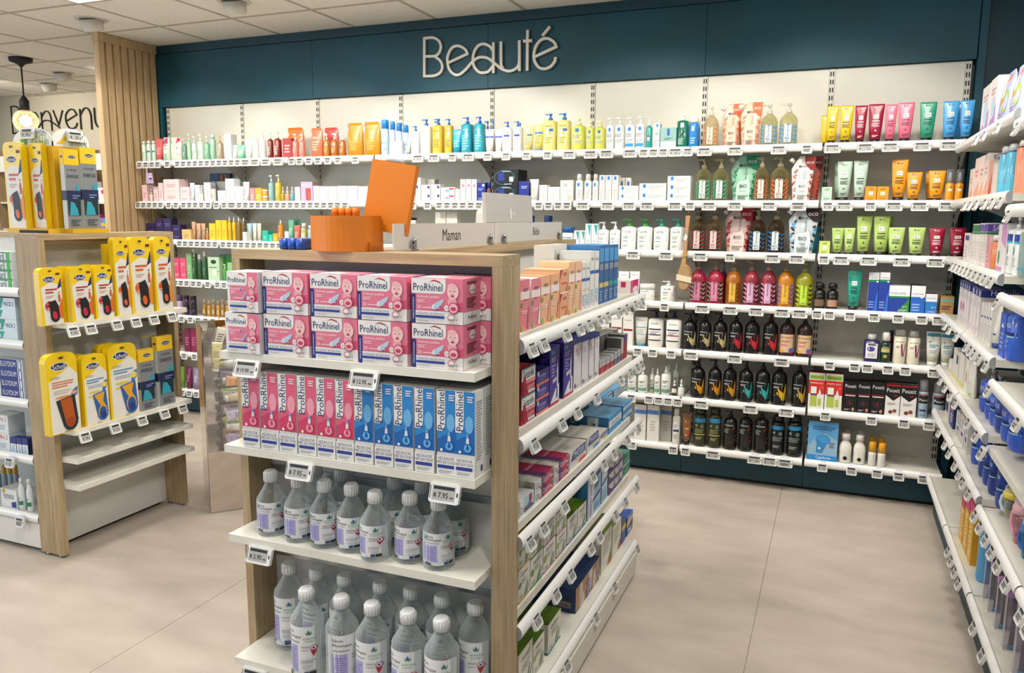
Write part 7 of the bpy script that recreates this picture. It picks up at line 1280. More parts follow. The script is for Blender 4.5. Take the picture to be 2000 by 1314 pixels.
rw(0, [
 (1914, 1929, 168, 'box', dict(f='#e6dedd', s='#e9e2e2', t='#e9e4e4', F=[('P', [(-1, 0), (1, 0), (1, .5), (0, .3), (-1, .15)], '#b48ac4'), ('E', .1, .45, .5, .6, '#b9d3e6'), ('L', -.6, .7, .6, .85, 2, '#d0a0a8')], R=[('L', -.7, .1, .7, .9, 9, '#cfc0c4')]), 'white carton with lilac wave', dict(d=.12)),
 (1930, 1943, 152, 'box', dict(f='#e6dedd', s='#e9e2e2', t='#e9e4e4', F=[('P', [(-1, 0), (1, 0), (1, .5), (0, .3), (-1, .15)], '#b48ac4'), ('E', .1, .45, .5, .6, '#b9d3e6'), ('L', -.6, .7, .6, .85, 2, '#d0a0a8')], R=[('L', -.7, .1, .7, .9, 9, '#cfc0c4')]), 'white carton with lilac wave', dict(d=.05)),
 (1955, 1977, 140, 'pouch', dict(c='#aab2e6', spout=False, F=[('P', [(-.9, .1), (.9, .1), (.9, .5), (.5, .7), (-.3, .72), (-.9, .5)], '#e6e4ea'), ('E', .1, .68, .4, .55, '#e2754a'), ('E', .1, .66, .2, .28, '#e9e4ea'), ('E', .5, .45, .3, .4, '#9ab04a'), ('L', -.5, .14, .5, .3, 3, '#b9a0b0')]), 'lavender flow pack with orange picture', dict(d=.06)),
 (1979, 2002, 124, 'pouch', dict(c='#aab2e6', spout=False, F=[('P', [(-.9, .1), (.9, .1), (.9, .5), (.5, .7), (-.3, .72), (-.9, .5)], '#e6e4ea'), ('E', .1, .68, .4, .55, '#e2754a'), ('E', .1, .66, .2, .28, '#e9e4ea'), ('E', .5, .45, .3, .4, '#9ab04a'), ('L', -.5, .14, .5, .3, 3, '#b9a0b0')]), 'lavender flow pack with orange picture', dict(d=.06)),
])
saf = dict(f='#e4cfc8', s='#e6ded8', t='#e9e2dc', F=[('L', -.6, .55, .6, .75, 2, '#c98a94'), ('P', [(-1, 0), (1, 0), (1, .4), (-1, .15)], '#e3a98c')], R=[('T', 'Saforelle', 0, .88, 1.5, '#8a3a64', 0, 1.3), ('L', -.6, .3, .6, .6, 4, '#cfb4b4')])
rw(1, [(1892, 1899, 330, 'box', saf, 'slim blush carton', dict(d=.1)), (1901, 1910, 309, 'box', saf, 'slim blush carton', dict(d=.1)), (1911, 1919, 304, 'box', saf, 'slim blush carton', dict(d=.1)), (1920, 1927, 300, 'box', saf, 'slim blush carton', dict(d=.13)),
 (1929, 1936, 313, 'box', dict(f='#e0a090', s='#ddd4cc', t='#ddd4cc', F=[('P', [(-1, 0), (1, 0), (1, .7)], '#d8402c')]), 'small carton with red wedge', dict(d=.1)),
 (1938, 1946, 318, 'box', dict(f='#dcd2ca', s='#d0c8c0', t='#ddd'), 'small cream carton', dict(d=.1)),
 (1949, 1960, 286, 'bottle', dict(c='#5ab8d8', top='wide', tc='#c9ccd0', hb=.86, sh=.05, F=[('P', [(-1, 0), (1, 0), (1, .45), (0, .62), (-1, .4)], '#eceef0'), ('E', .1, .3, .2, .3, '#8ac45a')]), 'sky blue bottle with white drawing', dict(w=0.05)),
 (1962, 1979, 281, 'bottle', dict(c='#5ab8d8', top='wide', tc='#c9ccd0', hb=.86, sh=.05, F=[('P', [(-1, 0), (1, 0), (1, .45), (0, .62), (-1, .4)], '#eceef0'), ('E', .1, .3, .2, .3, '#e8704a')]), 'sky blue bottle with white drawing', dict(w=0.05)),
 (1981, 1992, 274, 'bottle', dict(c='#ec8a6a', top='wide', tc='#dfd0c8', hb=.88, sh=.05, F=[('P', [(-1, .1), (1, .1), (1, .5), (0, .66), (-1, .45)], '#eceae4'), ('E', 0, .56, .1, .1, '#b03a30')]), 'coral bottle with white drawing', dict(w=0.05)),
 (1993, 2005, 270, 'bottle', dict(c='#ec8a6a', top='wide', tc='#dfd0c8', hb=.88, sh=.05, F=[('P', [(-1, .1), (1, .1), (1, .5), (0, .66), (-1, .45)], '#eceae4')]), 'coral bottle with white drawing', dict(w=0.05))])
sau = lambda c: dict(f='#e6e0e0', s='#e4dede', t='#e9e4e2', F=[('R', -1, .80, 1, .97, c), ('R', -1, .74, 1, .79, '#3a7a60'), ('L', -.5, .1, .5, .6, 6, '#d6c4c6')], R=[('R', -1, .80, 1, .97, c), ('T', 'SAUGELLA', 0, .885, 1.5, '#efe9ee', 0, 1.3), ('R', -1, .74, 1, .79, '#3a7a60'), ('L', -.5, .3, .5, .6, 4, '#d0bfc2')])
rw(2, [(1882, 1892, 455, 'box', dict(f='#e9e4e4', s='#e3dede', t='#eee', F=[('R', -.6, .74, .8, .92, '#2440a8'), ('L', -.6, .1, .5, .6, 4, '#d6c8ca')]), 'slim white carton with royal blue square', dict(d=.1)),
 (1896, 1902, 437, 'box', sau('#2f7a54'), 'slim white carton with green band', dict(d=.12)), (1903, 1909, 437, 'box', sau('#2f7a54'), 'slim white carton with green band', dict(d=.12)),
 (1910, 1914, 436, 'box', sau('#6a52b0'), 'slim white carton with violet band', dict(d=.12)), (1915, 1919, 436, 'box', sau('#6a52b0'), 'slim white carton with violet band', dict(d=.12)), (1920, 1924, 435, 'box', sau('#6a52b0'), 'slim white carton with violet band', dict(d=.15)),
 (1926, 1931, 462, 'box', dict(f='#e0829a', s='#e9d6da', t='#e9d6da', F=[('L', -.5, .1, .5, .5, 3, '#f0c4d0')]), 'tiny pink carton', dict(d=.04)),
 (1932, 1944, 459, 'bottle', dict(c='#e0885c', top='wide', tc='#ece6df', hb=.82, sh=.05, F=[('P', [(-.8, .1), (.2, .1), (0, .6), (-.6, .5)], '#efe4dc')]), 'orange bottle with white cap', dict(w=0.05)),
 (1946, 1963, 438, 'box', dict(f='#e4dfe2', s='#dfdade', t='#e6e2e4', F=[('P', [(-.2, .66), (.9, .5), (.9, 1), (-.2, 1)], '#cf94cc'), ('E', -.5, .3, .2, .3, '#4aa04a'), ('R', -.9, .02, .4, .1, '#d08ac4')]), 'white carton with orchid leaf', dict(d=.05)),
 (1965, 1976, 422, 'bottle', dict(c='#e2e6e6', top='pump', tc='#d6d8d6', hb=.80, sh=.06, n=3, F=[('R', -.95, .78, .95, .96, '#1f3f9c'), ('R', -.95, .72, .95, .78, '#4ab0d8'), ('E', -.1, .55, .35, .5, '#7ab08a'), ('L', -.6, .15, .6, .4, 4, '#a9b8b4')]), 'white pump bottle with navy shoulder', dict(w=0.062)),
 (1978, 1988, 414, 'bottle', dict(c='#e2e6e6', top='pump', tc='#d6d8d6', hb=.80, sh=.06, n=3, F=[('R', -.95, .78, .95, .96, '#1f3f9c'), ('R', -.95, .72, .95, .78, '#4ab0d8'), ('E', -.1, .55, .35, .5, '#7ab08a'), ('L', -.6, .15, .6, .4, 4, '#a9b8b4')]), 'white pump bottle with navy shoulder', dict(w=0.062)),
 (1989, 2006, 404, 'bottle', dict(c='#a9c4c0', k='g', top='pump', tc=mat('#d6dcda', .2, 'g'), hb=.78, sh=.08, n=3, F=[('R', -.95, .10, .95, .14, '#4aa8c8'), ('T', 'MUSTELA', .2, .4, .9, '#4a6ab0', 90)]), 'clear aqua pump bottle', dict(w=0.075))])
hyd = lambda d1=0: dict(f='#e6e0e2', s='#ddd4d8', t='#24368a', F=[('R', -1, .84, 1, 1, '#22348c'), ('R', -.3, .86, .4, .96, '#e6e6ee')]+([('E', 0, .42, .55, .9, '#c83a5c')] if d1 else [])+[('L', -.5, .06, .5, .2, 2, '#d0bfc6'), ('L', -.5, .62, .5, .74, 2, '#d0bfc6')], R=[('R', -1, .84, 1, 1, '#22348c'), ('T', 'Hydralin', .1, .92, 1.3, '#dfe3f2', 0, 1.2), ('T', 'Quotidien', 0, .70, 1.3, '#5a5460', 0, 1.2), ('L', -.6, .3, .6, .6, 4, '#c4b8be')])
rw(3, [(1871+k*4, 1874+k*4, 546+k*2, 'box', hyd(k in (1, 2)), 'slim white navy topped carton'+(' with pink oval' if k in (1, 2) else ''), dict(d=.08)) for k in range(5)]+[
 (1894, 1899, 537, 'box', hyd(), 'taller white carton with navy top', dict(d=.09)), (1900, 1905, 536, 'box', hyd(), 'taller white carton with navy top', dict(d=.09)), (1906, 1911, 537, 'box', hyd(), 'taller white carton with navy top', dict(d=.15))]+[
 (1914+k*5.5, 1918.6+k*5.5, 590+k*.4, 'box', dict(f='#e9e6e4', s='#dedcd8', t='#e6e4e0', F=[('R', -.5, .60, .5, .66, '#2440a0'), ('L', -.5, .1, .5, .5, 5, '#cfcbca')]), 'small white carton with blue stripe', dict(d=.06)) for k in range(4)]+[
 (1945, 1951, 592, 'tube', dict(c='#e9e7e2', cap='#1f3f94', F=[('R', -.6, .2, .6, .24, '#1f3f94')]), 'white tube with navy cap'), (1951, 1957, 592, 'tube', dict(c='#dfddd8', cap='#1f3f94'), 'white tube with navy cap', dict(dy=.05)),
 (1951, 1961, 612, 'box', dict(f='#2f58c4', s='#3a64cf', t='#3f6ad2', F=[('L', -.5, .2, .5, .6, 4, '#8fa9ea'), ('P', [(-.5, .68), (.5, .68), (0, .8)], '#e6eaf6')]), 'royal blue carton', dict(d=.1)),
 (1963, 1992, 580, 'bottle', dict(c='#3462cf', top='pump', tc='#dcdcd8', hb=.82, n=2.6, sh=.08, F=[('T', 'URIAGE', .0, .84, 1.3, '#dfe6f6', 0, 1.2), ('R', -.95, .58, .95, .66, '#14246c'), ('R', .2, .53, .95, .56, '#a9e0d0'), ('L', -.6, .2, .5, .46, 4, '#8fa9ea')]), 'big royal blue pump bottle', dict(w=0.09))])
bl = lambda c='#2f58c4': dict(c=c, top='pump', tc='#9a9b9c', hb=.80, n=2.6, sh=.10, F=[('T', 'URIAGE', 0, .82, 1.3, '#cfdaf4', 0, 1.3), ('R', -.95, .50, .95, .60, '#14246c'), ('R', .1, .45, .95, .48, '#a9e0d0'), ('L', -.6, .1, .5, .36, 5, '#7f9ae0')])
rw(4, [(1854, 1860, 703, 'box', dict(f='#e6e4e0', s='#e0deda', t='#eceae6', F=[('R', -.4, .02, .6, .2, '#e0b82a')]), 'tiny white carton with yellow foot', dict(d=.05)),
 (1861, 1871, 683, 'box', dict(f='#e3e0dc', s='#dddad4', t='#e6e4e0', F=[('R', .2, .55, .8, .85, '#243a90'), ('R', -1, 0, 1, .1, '#e6dc7a')]), 'white carton with navy square', dict(d=.08)),
 (1873, 1882, 672, 'box', dict(f='#e3e0d8', s='#dcd8d0', t='#22327c', F=[('R', -1, .90, 1, 1, '#22327c'), ('R', -1, 0, 1, .12, '#e0d87a')]), 'white carton with navy top', dict(d=.08)), (1883, 1889, 673, 'box', dict(f='#e3e0d8', s='#dcd8d0', t='#22327c', F=[('R', -1, .90, 1, 1, '#22327c'), ('E', .2, .4, .3, .6, '#d88a90')]), 'white carton with navy top', dict(d=.08)),
 (1894, 1903, 690, 'pouch', dict(c='#dfded8', spout=False, F=[('R', .2, .05, .8, .1, '#9ac43c')]), 'white wipe packet with green edge', dict(d=.03)),
 (1909, 1919, 706, 'bottle', bl(), 'royal blue pump bottle', dict(w=0.085)), (1921, 1929, 712, 'bottle', bl(), 'royal blue pump bottle', dict(w=0.085)), (1931, 1940, 702, 'bottle', bl(), 'royal blue pump bottle', dict(w=0.085)), (1942, 1954, 706, 'bottle', bl('#24439c'), 'royal blue pump bottle', dict(w=0.085)), (1956, 1966, 718, 'bottle', bl(), 'royal blue pump bottle', dict(w=0.085)), (1971, 2003, 718, 'bottle', bl(), 'broad royal blue pump bottle', dict(w=0.1))])
pad = dict(f='#dcd8d6', s='#d0ccc8', t='#e0dedb', F=[('E', 0, .8, .4, .3, '#b9a4b8'), ('R', -.4, .3, .5, .45, '#5a3a84'), ('P', [(-.8, .5), (.8, .6), (.8, .75), (-.8, .62)], '#a9c4d0'), ('L', -.6, .05, .6, .25, 3, '#c4bec0')], R=[('R', -.5, .4, .5, .6, '#4a3a74')])
rw(5, [(1847, 1853, 772, 'box', dict(f='#d9d6d4', s='#cfccca', t='#2a3a7c', F=[('R', -.8, .3, .6, .7, '#2a2f6c')]), 'white carton with navy panel', dict(d=.08)), (1855, 1862, 792, 'box', dict(f='#22347c', s='#1c2a64', t='#2a3a7c', F=[('L', -.5, .2, .5, .7, 3, '#cfd3e6'), ('R', -.6, .75, .6, .9, '#d0505c')]), 'small navy carton', dict(d=.06)),
 (1867, 1874, 805, 'box', pad, 'white absorbent pad packet', dict(d=.11)), (1875, 1882, 812, 'box', pad, 'white absorbent pad packet', dict(d=.11)), (1883, 1889, 820, 'box', pad, 'white absorbent pad packet', dict(d=.11)),
 (1891, 1905, 824, 'bottle', dict(bl(), hb=.9), 'royal blue bottle', dict(w=0.062)), (1907, 1915, 838, 'bottle', dict(bl('#1f3f94'), hb=.9), 'royal blue bottle', dict(w=0.062)), (1917, 1926, 846, 'bottle', dict(bl('#1f3f94'), hb=.9), 'royal blue bottle', dict(w=0.062)), (1929, 1944, 860, 'bottle', dict(bl('#1c3a8c'), hb=.9), 'royal blue bottle', dict(w=0.062)), (1946, 1958, 868, 'bottle', dict(bl('#1c3a8c'), hb=.9), 'royal blue bottle', dict(w=0.062))])
def T_cup(w, d, h, c='#eee', lid='#dd6', hd='#fff', k='c'):
    a = w/2; H = h*.56
    m = MB().loft([(0, a*.62, a*.62), (.004, a*.68, a*.68), (H, a*.9, a*.9)], mat(c, .12, k), 20)
    l = MB().loft([(H+.0006, a*.98, a*.98), (H+h*.12, a*.98, a*.98), (H+h*.2, a*.8, a*.8), (H+h*.26, a*.35, a*.3), (h*.97, a*.2, a*.12), (h, a*.14, a*.08)], mat(lid, .35, 's'), 20)
    hn = MB().tube([(a*.8*1, 0, H*.92), (a*1.35, 0, H*.9), (a*1.5, 0, H*.55), (a*1.25, 0, H*.25), (a*.74, 0, H*.2)], .006, mat(hd, .4), 8)
    hn.tube([(-a*.8, 0, H*.92), (-a*1.35, 0, H*.9), (-a*1.5, 0, H*.55), (-a*1.25, 0, H*.25), (-a*.74, 0, H*.2)], .006, mat(hd, .4), 8)
    dm = MB().loft([(H+h*.125, a*.9, a*.9), (H+h*.3, a*.8, a*.8), (h*1.02, a*.45, a*.45)], mat('#e6e9ee', .1, 'c'), 18, cap=False)
    return ('baby_cup', m.mesh('baby_cup'), [('lid', l.mesh('lid'), None, []), ('handle', hn.mesh('handle'), None, []), ('dome', dm.mesh('dome'), 'clear dome', [])])
KINDS['cup'] = T_cup; CATN['baby_cup'] = 'cup'
rw(5, [(1959, 1977, 942, 'cup', dict(c='#d6dcc0', lid='#e0d04a', hd='#c9d6e6'), 'baby cup with yellow lid', dict(rz=.6, w=.068)), (1979, 1994, 958, 'cup', dict(c='#e0a4b4', lid='#e6b0bc', hd='#e9a4b4'), 'pink baby cup', dict(rz=.5, w=.068)), (1998, 2012, 1000, 'cup', dict(c='#3f9cd0', lid='#2f6fc0', hd='#2f62b4'), 'blue baby cup', dict(rz=.5, w=.068))])
yb = dict(f='#e0ac2c', s='#d09a20', t='#c9406c', F=[('R', -1, .84, 1, 1, '#cf4a7a'), ('R', -.4, .1, .4, .8, '#efdca4'), ('L', -.3, .2, .3, .7, 6, '#c98a1c')], R=[('R', -1, .84, 1, 1, '#cf4a7a')])
lil = lambda: dict(f=mat('#b9aec0', .12, 'c'), s=mat('#c9c4cf', .12, 'c'), t='#b88ac4', F=[('R', -1, .86, 1, 1, '#a97ab8'), ('R', -.3, .08, .3, .84, '#8a7a80'), ('R', -.8, .02, .8, .08, '#e6e2da')])
def T_case(w, d, h):
    m = MB().box(-w/2, w/2, -d/2, d/2, 0, h*.88, mat('#d6d2dc', .12, 'c'))
    lid = MB().box(-w/2-.001, w/2+.001, -d/2-.001, d/2+.001, h*.8805, h, '#b48cc4'); ins = MB().loft([(.012, w*.22, d*.2), (h*.6, w*.16, d*.16), (h*.85, w*.22, d*.2)], '#7f6a74', 10); ins.loft([(.006, w*.25, d*.24), (.02, w*.25, d*.24)], '#3f9ab8', 10)
    ft = MB().box(-w/2-.001, w/2+.001, -d/2-.001, d/2+.001, -.0005, .005, '#e6e2d6')
    return ('toothbrush_case', m.mesh('toothbrush_case'), [('lid', lid.mesh('lid'), 'lilac lid', []), ('brush', ins.mesh('brush'), None, []), ('foot', ft.mesh('foot'), None, [])])
KINDS['case'] = T_case; CATN['toothbrush_case'] = 'case'
rw(6, [(1874, 1880, 976, 'box', yb, 'narrow yellow carton with pink top', dict(d=.07)), (1881, 1888, 980, 'box', yb, 'narrow yellow carton with pink top', dict(d=.07)), (1889, 1896, 984, 'box', yb, 'narrow yellow carton with pink top', dict(d=.07)),
 (1903, 1922, 1020, 'bottle', dict(c='#4f9ad0', top='wide', tc='#4a90c8', hb=.92, sh=.04, F=[('T', 'BIODERMA', .3, .4, .8, '#3a7ab0', 90)]), 'sky blue cylinder bottle', dict(w=0.06))]+[(a, b, y, 'case', {}, 'clear toothbrush case with lilac lid', dict(d=.05)) for a, b, y in ((1922, 1930, 1076), (1932, 1942, 1100), (1945, 1957, 1128), (1961, 1976, 1150), (1981, 1999, 1182))])
# ------------------------------------------------------------------ odds and ends on the teal wall
row('-y', WYF, ZS[6]+.0135, [(1576, 1635, 825, 'box', dict(f='#5aa0d4', s='#3a84c0', t='#9ac4e0', F=[('P', [(-1, 0), (1, 0), (1, .55), (.2, .72), (-.5, .62), (-.8, .42), (-1, .4)], '#8fb4cc'), ('R', -1, .0, 1, .14, '#2a8ad0'), ('T', 'Capiderma', .1, .07, 1.0, '#eaf2f8', 0, 1.3), ('L', -.7, .8, .9, .92, 3, '#2a5a94'), ('E', .0, .55, .52, .36, '#2f86c4'), ('E', .0, .55, .44, .28, '#3f96d2'), ('P', [(-.38, .56), (.25, .42), (.0, .20), (-.42, .20)], '#2f86c4'), ('E', -.20, .32, .09, .09, '#d6e4ee'), ('L', .45, .36, .8, .52, 3, '#5f6f80')]), 'flat blue blister box with lice comb', dict(d=.03))], 'on the bottom wall shelf', 'from the screen')
bs = empty('bath_brush', (0, RY-.028, 0)); tag(bs, 'wooden bath brush hanging by its long handle in front of the wall shelves', 'brush')
q = [onY(x, y, RY-.03) for x, y in ((1344, 421), (1341, 455), (1337, 500), (1334, 520))]
wd = mat('#b98f60', .5); m = MB(); vs = []; fs = []
for i, p_ in enumerate(q):
    wq = (.012, .008, .010, .014)[i]
    vs += [(p_.x-wq, -.007, p_.z), (p_.x+wq, -.007, p_.z), (p_.x+wq, .007, p_.z), (p_.x-wq, .007, p_.z)]
fs = [(4*i+k, 4*i+(k+1) % 4, 4*i+4+(k+1) % 4, 4*i+4+k) for i in range(3) for k in range(4)]+[(3, 2, 1, 0), (12, 13, 14, 15)]
m.add(vs, fs, wd); link('handle', m.mesh('handle'), bs)
c0 = onY(1337, 542, RY-.03); pr = [(c0.x+.040*math.cos(t), c0.z+.075*math.sin(t)) for t in [2*math.pi*k/20 for k in range(20)]]
link('head', MB().prism(pr, -.008, .008, wd).mesh('head'), bs)
link('bristles', MB().prism([(x*.86+c0.x*.14, z*.88+c0.z*.12) for x, z in pr], -.024, -.0085, '#a98a62').mesh('bristles'), bs)
link('band', MB().prism([(c0.x-.041, c0.z-.012), (c0.x+.041, c0.z-.028), (c0.x+.042, c0.z+.004), (c0.x-.040, c0.z+.02)], -.030, -.0245, '#ddd0b4').mesh('band'), bs)
link('hang_tag', MB().prism([(q[1].x-.014, q[1].z-.03), (q[1].x-.002, q[1].z-.045), (q[1].x+.008, q[1].z-.02), (q[1].x-.004, q[1].z)], -.012, -.0105, '#e9e6de').mesh('hang_tag'), bs)
link('tie', MB().tube([(q[2].x-.016, -.012, q[2].z+.014), (q[2].x, -.014, q[2].z-.004), (q[2].x+.018, -.012, q[2].z+.012)], .003, '#c9a23a').mesh('tie'), bs)
link('cord', MB().tube([(q[0].x, 0, q[0].z), (q[0].x+.004, .004, ZS[1]-.022)], .002, '#6a5a44').mesh('cord'), bs)
p_ = onY(292, 346, RY-.02); lc = empty('hanging_card', (p_.x, RY-.02, p_.z)); tag(lc, 'small lilac acrylic card hanging under the top wall shelf beside the slatted screen', 'card')
k = MB().prism([(-.032, -.045), (.038, -.045), (.03, .03), (-.03, .03)], -.003, .0, '#b9a8cc'); o = link('card', k.mesh('card'), lc)
link('arm', MB().box(-.028, -.016, -.002, .0, .0302, ZS[0]-.022-p_.z, '#b9a8cc').mesh('arm'), lc)
link('card_print', print_mesh([('R', 0, .3, .8, .5, '#3a2a4a'), ('L', -.3, .6, .8, .75, 1, '#e6dfee')], .06, .06, lambda x, z, e: (x, -.003-e, z-.035), name='card_print', curved=False), lc)
dc = boxo('picture_card', 0, 0, 0, 0, 0, 0, '#345a86') if False else None
xa, xb = colX(411, PY-.03, 1.7), colX(450, PY-.03, 1.7); zt_, zb_ = rowZ(339, xa, PY-.03), rowZ(353, xa, PY-.03)
o = boxo('display_card', xa, xb, PY-.03, PY-.006, ZS[1]+.0135, zt_, '#2b4a74'); tag(o, 'dark blue photo card standing at the back of the second wall shelf', 'card')
link('photo', print_mesh([('R', -.95, .72, -.2, .97, '#3f6a9c'), ('R', -.15, .72, .95, .97, '#4a2a22'), ('R', .0, .74, .3, .95, '#a9704a'), ('R', .45, .74, .7, .95, '#9a5c3c')], xb-xa, zt_-ZS[1]-.0135, lambda x, z, e: (x+(xa+xb)/2, PY-.03-e, z), z0=ZS[1]+.0135, name='photo', curved=False), o)
# ------------------------------------------------------------------ mirrored bin of tubes
bn = empty('display_bin', (-2.85, 2.96, 0)); bn.rotation_euler = (0, 0, math.atan2(.757, .654)); tag(bn, 'tall mirrored bin with a clear front full of tubes', 'bin')
mir = mat('#d6ccc4', .07, 'm'); BW, BD, BH = .36, .29, .95
boxo('base_box', 0, BW, 0, BD, .002, .32, mir, bn)
boxo('side_panel', 0, .004, 0, BD, .3203, BH, mir, bn); boxo('side_panel', BW-.004, BW, 0, BD, .3203, BH, mir, bn); boxo('back_panel', .0042, BW-.0042, BD-.004, BD, .3203, BH, mir, bn)
boxo('front_panel', .0042, BW-.0042, 0, .004, .3203, BH, mat('#efe8e6', .06, 'd'), bn)
boxo('edge_strip', -.0015, .0, -.002, .002, .002, BH, DARK, bn)
bt = [('#b9a8cc', '#7a6aa0'), ('#d9c9a0', '#8a7a3c'), ('#e0b0b4', '#b05a6a'), ('#dfdcd4', '#7a7a7c'), ('#e6a46a', '#a85a2a'), ('#b4cf78', '#5a7c2c'), ('#cfc6dc', '#6a5a94'), ('#eadf9a', '#9a8a3a')]
bxm = bn.matrix_basis.copy()
M0 = Matrix.Translation(bn.location) @ Matrix.Rotation(bn.rotation_euler.z, 4, 'Z')
ktube = 0
for lay in range(6):
    for j in range(3):
        c, c2 = bt[(lay*3+j*2) % 8]; z = .345+lay*.075; standing = lay == 5 and j == 0
        if lay == 5 and j == 1: continue
        T = template('tube', .052, .034, .15, dict(c=c, cap=('#d9d6d0', '#c9c4cc', '#b9c43c')[j], F=[('T', 'mkl', .1, .86, .5, '#22262c', 0, 1.1), ('T', 'BIO', 0, .3, .6, '#22262c'), ('L', -.6, .45, .6, .7, 3, c2), ('E', -.6, .2, .2, .2, c2), ('E', .6, .3, .2, .2, c2)]))
        if standing: loc = (.06, .045, z); R_ = Matrix.Rotation(math.radians(6), 4, 'Y')
        else:
            loc = (.25 if (lay+j) % 2 == 0 else .10, .05+j*.085, z+RND.random()*.012); R_ = Matrix.Rotation(RND.uniform(-.22, .22)+(math.pi if (lay+j) % 2 else 0), 4, 'Z') @ Matrix.Rotation(-math.pi/2+RND.uniform(-.16, .16), 4, 'Y')
        o = place(T, (0, 0, 0)); o.matrix_world = M0 @ Matrix.Translation(loc) @ R_
        o.rotation_mode = 'XYZ'
        if standing: tag(o, 'lilac shower gel tube standing upright in the mirrored bin', 'tube')
        else: reg(o, ('lilac', 'sand coloured', 'pink', 'white', 'apricot', 'lime', 'pale violet', 'cream yellow')[(lay*3+j*2) % 8]+' shower gel tube lying', 'tube', 'in the mirrored bin heap', z, 'from the bottom', 'tubes heaped in the mirrored bin')
for k, (px, py, c) in enumerate(((430, 648, '#e0dccb'), (442, 660, '#b9863c'), (452, 668, '#b0b832'))):
    T = template('tube', .05, .032, .14, dict(c=c, cap='#d6d3cc', F=[('L', -.6, .3, .6, .8, 5, '#5a3a34')])); o = place(T, (0, 0, 0))
    o.matrix_world = M0 @ Matrix.Translation((.07+.09*k, .10+.05*k, .80)) @ Matrix.Rotation((.3, -.2, .4)[k], 4, 'Y'); tag(o, ('cream patterned tube sticking out of the mirrored bin', 'mustard tube sticking out of the mirrored bin', 'lime tube sticking out of the mirrored bin')[k], 'tube')
# ------------------------------------------------------------------ far room display behind the slatted screen
fu = empty('display_cabinet', (-7.2, 6.19, 0)); tag(fu, 'distant oak display cabinet with white header under the far lettering', 'cabinet')
boxo('back_panel', -2.2, 2.2, -.04, 0, 0, 2.16, OAK_X, fu)
for k in range(5):
    x = -2.2+k*1.1; boxo('upright', x-.015, x+.015, -.38, -.0402, 0, 2.16, OAK_Z, fu)
for k in range(4): boxo('header', -2.18+k*1.1, -1.12+k*1.1, -.39, -.37, 1.93, 2.09, WHITE, fu)
for z in (1.62, 1.34, 1.06, .78, .5, .2):
    for k in range(4): boxo('shelf', -2.184+k*1.1, -1.116+k*1.1, -.36, -.0405, z-.02, z, SHELFW, fu)
cols = ['#dfe3ea', '#3f6ac0', '#d04a8a', '#e6e2da', '#7ac04a', '#e0c03a', '#c9403a', '#8a7fc0', '#4ab0c8', '#efe9e4']
for z, nm in ((1.62, 'upper'), (1.34, 'middle'), (1.06, 'lower')):
    for k in range(26):
        x = -1.95+k*.155
        if abs((x+2.2) % 1.1) < .1 or abs((x+2.2) % 1.1) > 1.0: continue
        h = RND.uniform(.11, .2); c, c2 = cols[RND.randrange(10)], cols[RND.randrange(10)]
        T = template('box', .11, .09, round(h, 2), dict(f=c, F=[('R', -.8, .3, .8, .6, c2), ('E', .2, .7, .4, .4, cols[RND.randrange(10)])])); o = place(T, (-7.2+x, 5.90, z+.0005))
        reg(o, 'small colourful carton', 'box', f'on the {nm} shelf of the far cabinet', x, 'from the outer end')
for k, (z, c) in enumerate(((1.46, '#5a2f22'), (1.40, '#3a2a22'), (1.335, '#e0702a'), (1.275, '#3a2a22'), (1.215, '#e0702a'))):
    Y = 2.95; x = colX(190, Y, z+.2); z = rowZ((402, 418, 432, 447, 458)[k], x, Y)
# ------------------------------------------------------------------ electronic price tags
def T_tag(price, wide):
    w = .078 if wide else .052; h = .046
    pts = [(-w/2+.004, 0), (w/2-.004, 0), (w/2, .004), (w/2, h-.004), (w/2-.004, h), (-w/2+.004, h), (-w/2, h-.004), (-w/2, .004)]
    b = MB().prism(pts, -.005, .005, mat('#e3e4e2', .35, 's'))
    ops = [('R', -.80, .14, .72, .88, '#a9a9a5'), ('R', -.74, .68, .66, .84, '#23262a'), ('E', .87, .5, .05, .14, '#2a2a2c')]
    if wide: ops += [('R', -.95, .2, -.90, .85, '#5a5a5a')]
    if price:
        ops += [('T', price, (-.05 if len(price) > 2 else .08) if len(price) > 1 else .25, .40, (.66 if len(price) > 2 else .34 if wide else .5)*(1 if len(price) > 1 else .5), '#1c1d20', 0, 1.1), ('L', .42, .30, .64, .40, 1, '#2c2d30'), ('R', -.68, .3, -.54, .5, '#4a4b4e')]
    else: ops += [('L', -.6, .25, .5, .55, 2, '#3a3b3e')]
    sc = print_mesh(ops, w, h, lambda x, z, e: (x, -.005-e, z), name='screen', curved=False)
    cl = MB().prism([(-w*.32, h*.55), (w*.32, h*.55), (w*.30, h+.010), (-w*.30, h+.010)], .0055, .0075, CLEAR)
    return ('price_tag', b.mesh('price_tag'), [('screen', sc, None, []), ('clip', cl.mesh('clip'), 'clear clip', [])])
KINDS['ptag'] = lambda w, d, h, price='', wide=False: T_tag(price, wide)
def ptag(loc, rz, tilt, price, wide, where, key, frm):
    T = template('ptag', .05, .01, .05, dict(price=price, wide=wide)); o = place(T, loc); o.rotation_euler = (tilt, 0, rz)
    reg(o, 'electronic price tag', 'price tag', where, key, frm, 'electronic price tags '+where); return o
def wtags(level, xs, prices=None, wide=()):
    yq = RY-.0165; z = ZS[level]-.034; last = -99
    for k, x in enumerate(sorted(xs)):
        X = colX(x, yq, z+.02); pr = (prices or {}).get(x, '')
        wq = x in wide; ww = .079 if wq else .053
        if X-ww/2 < last: X = last+ww/2+.001
        last = X+ww/2
        ptag((X, yq-.006, z), 0, math.radians(-8), pr, wq, f'on the {LVL[level]} wall rail', X, 'from the screen')
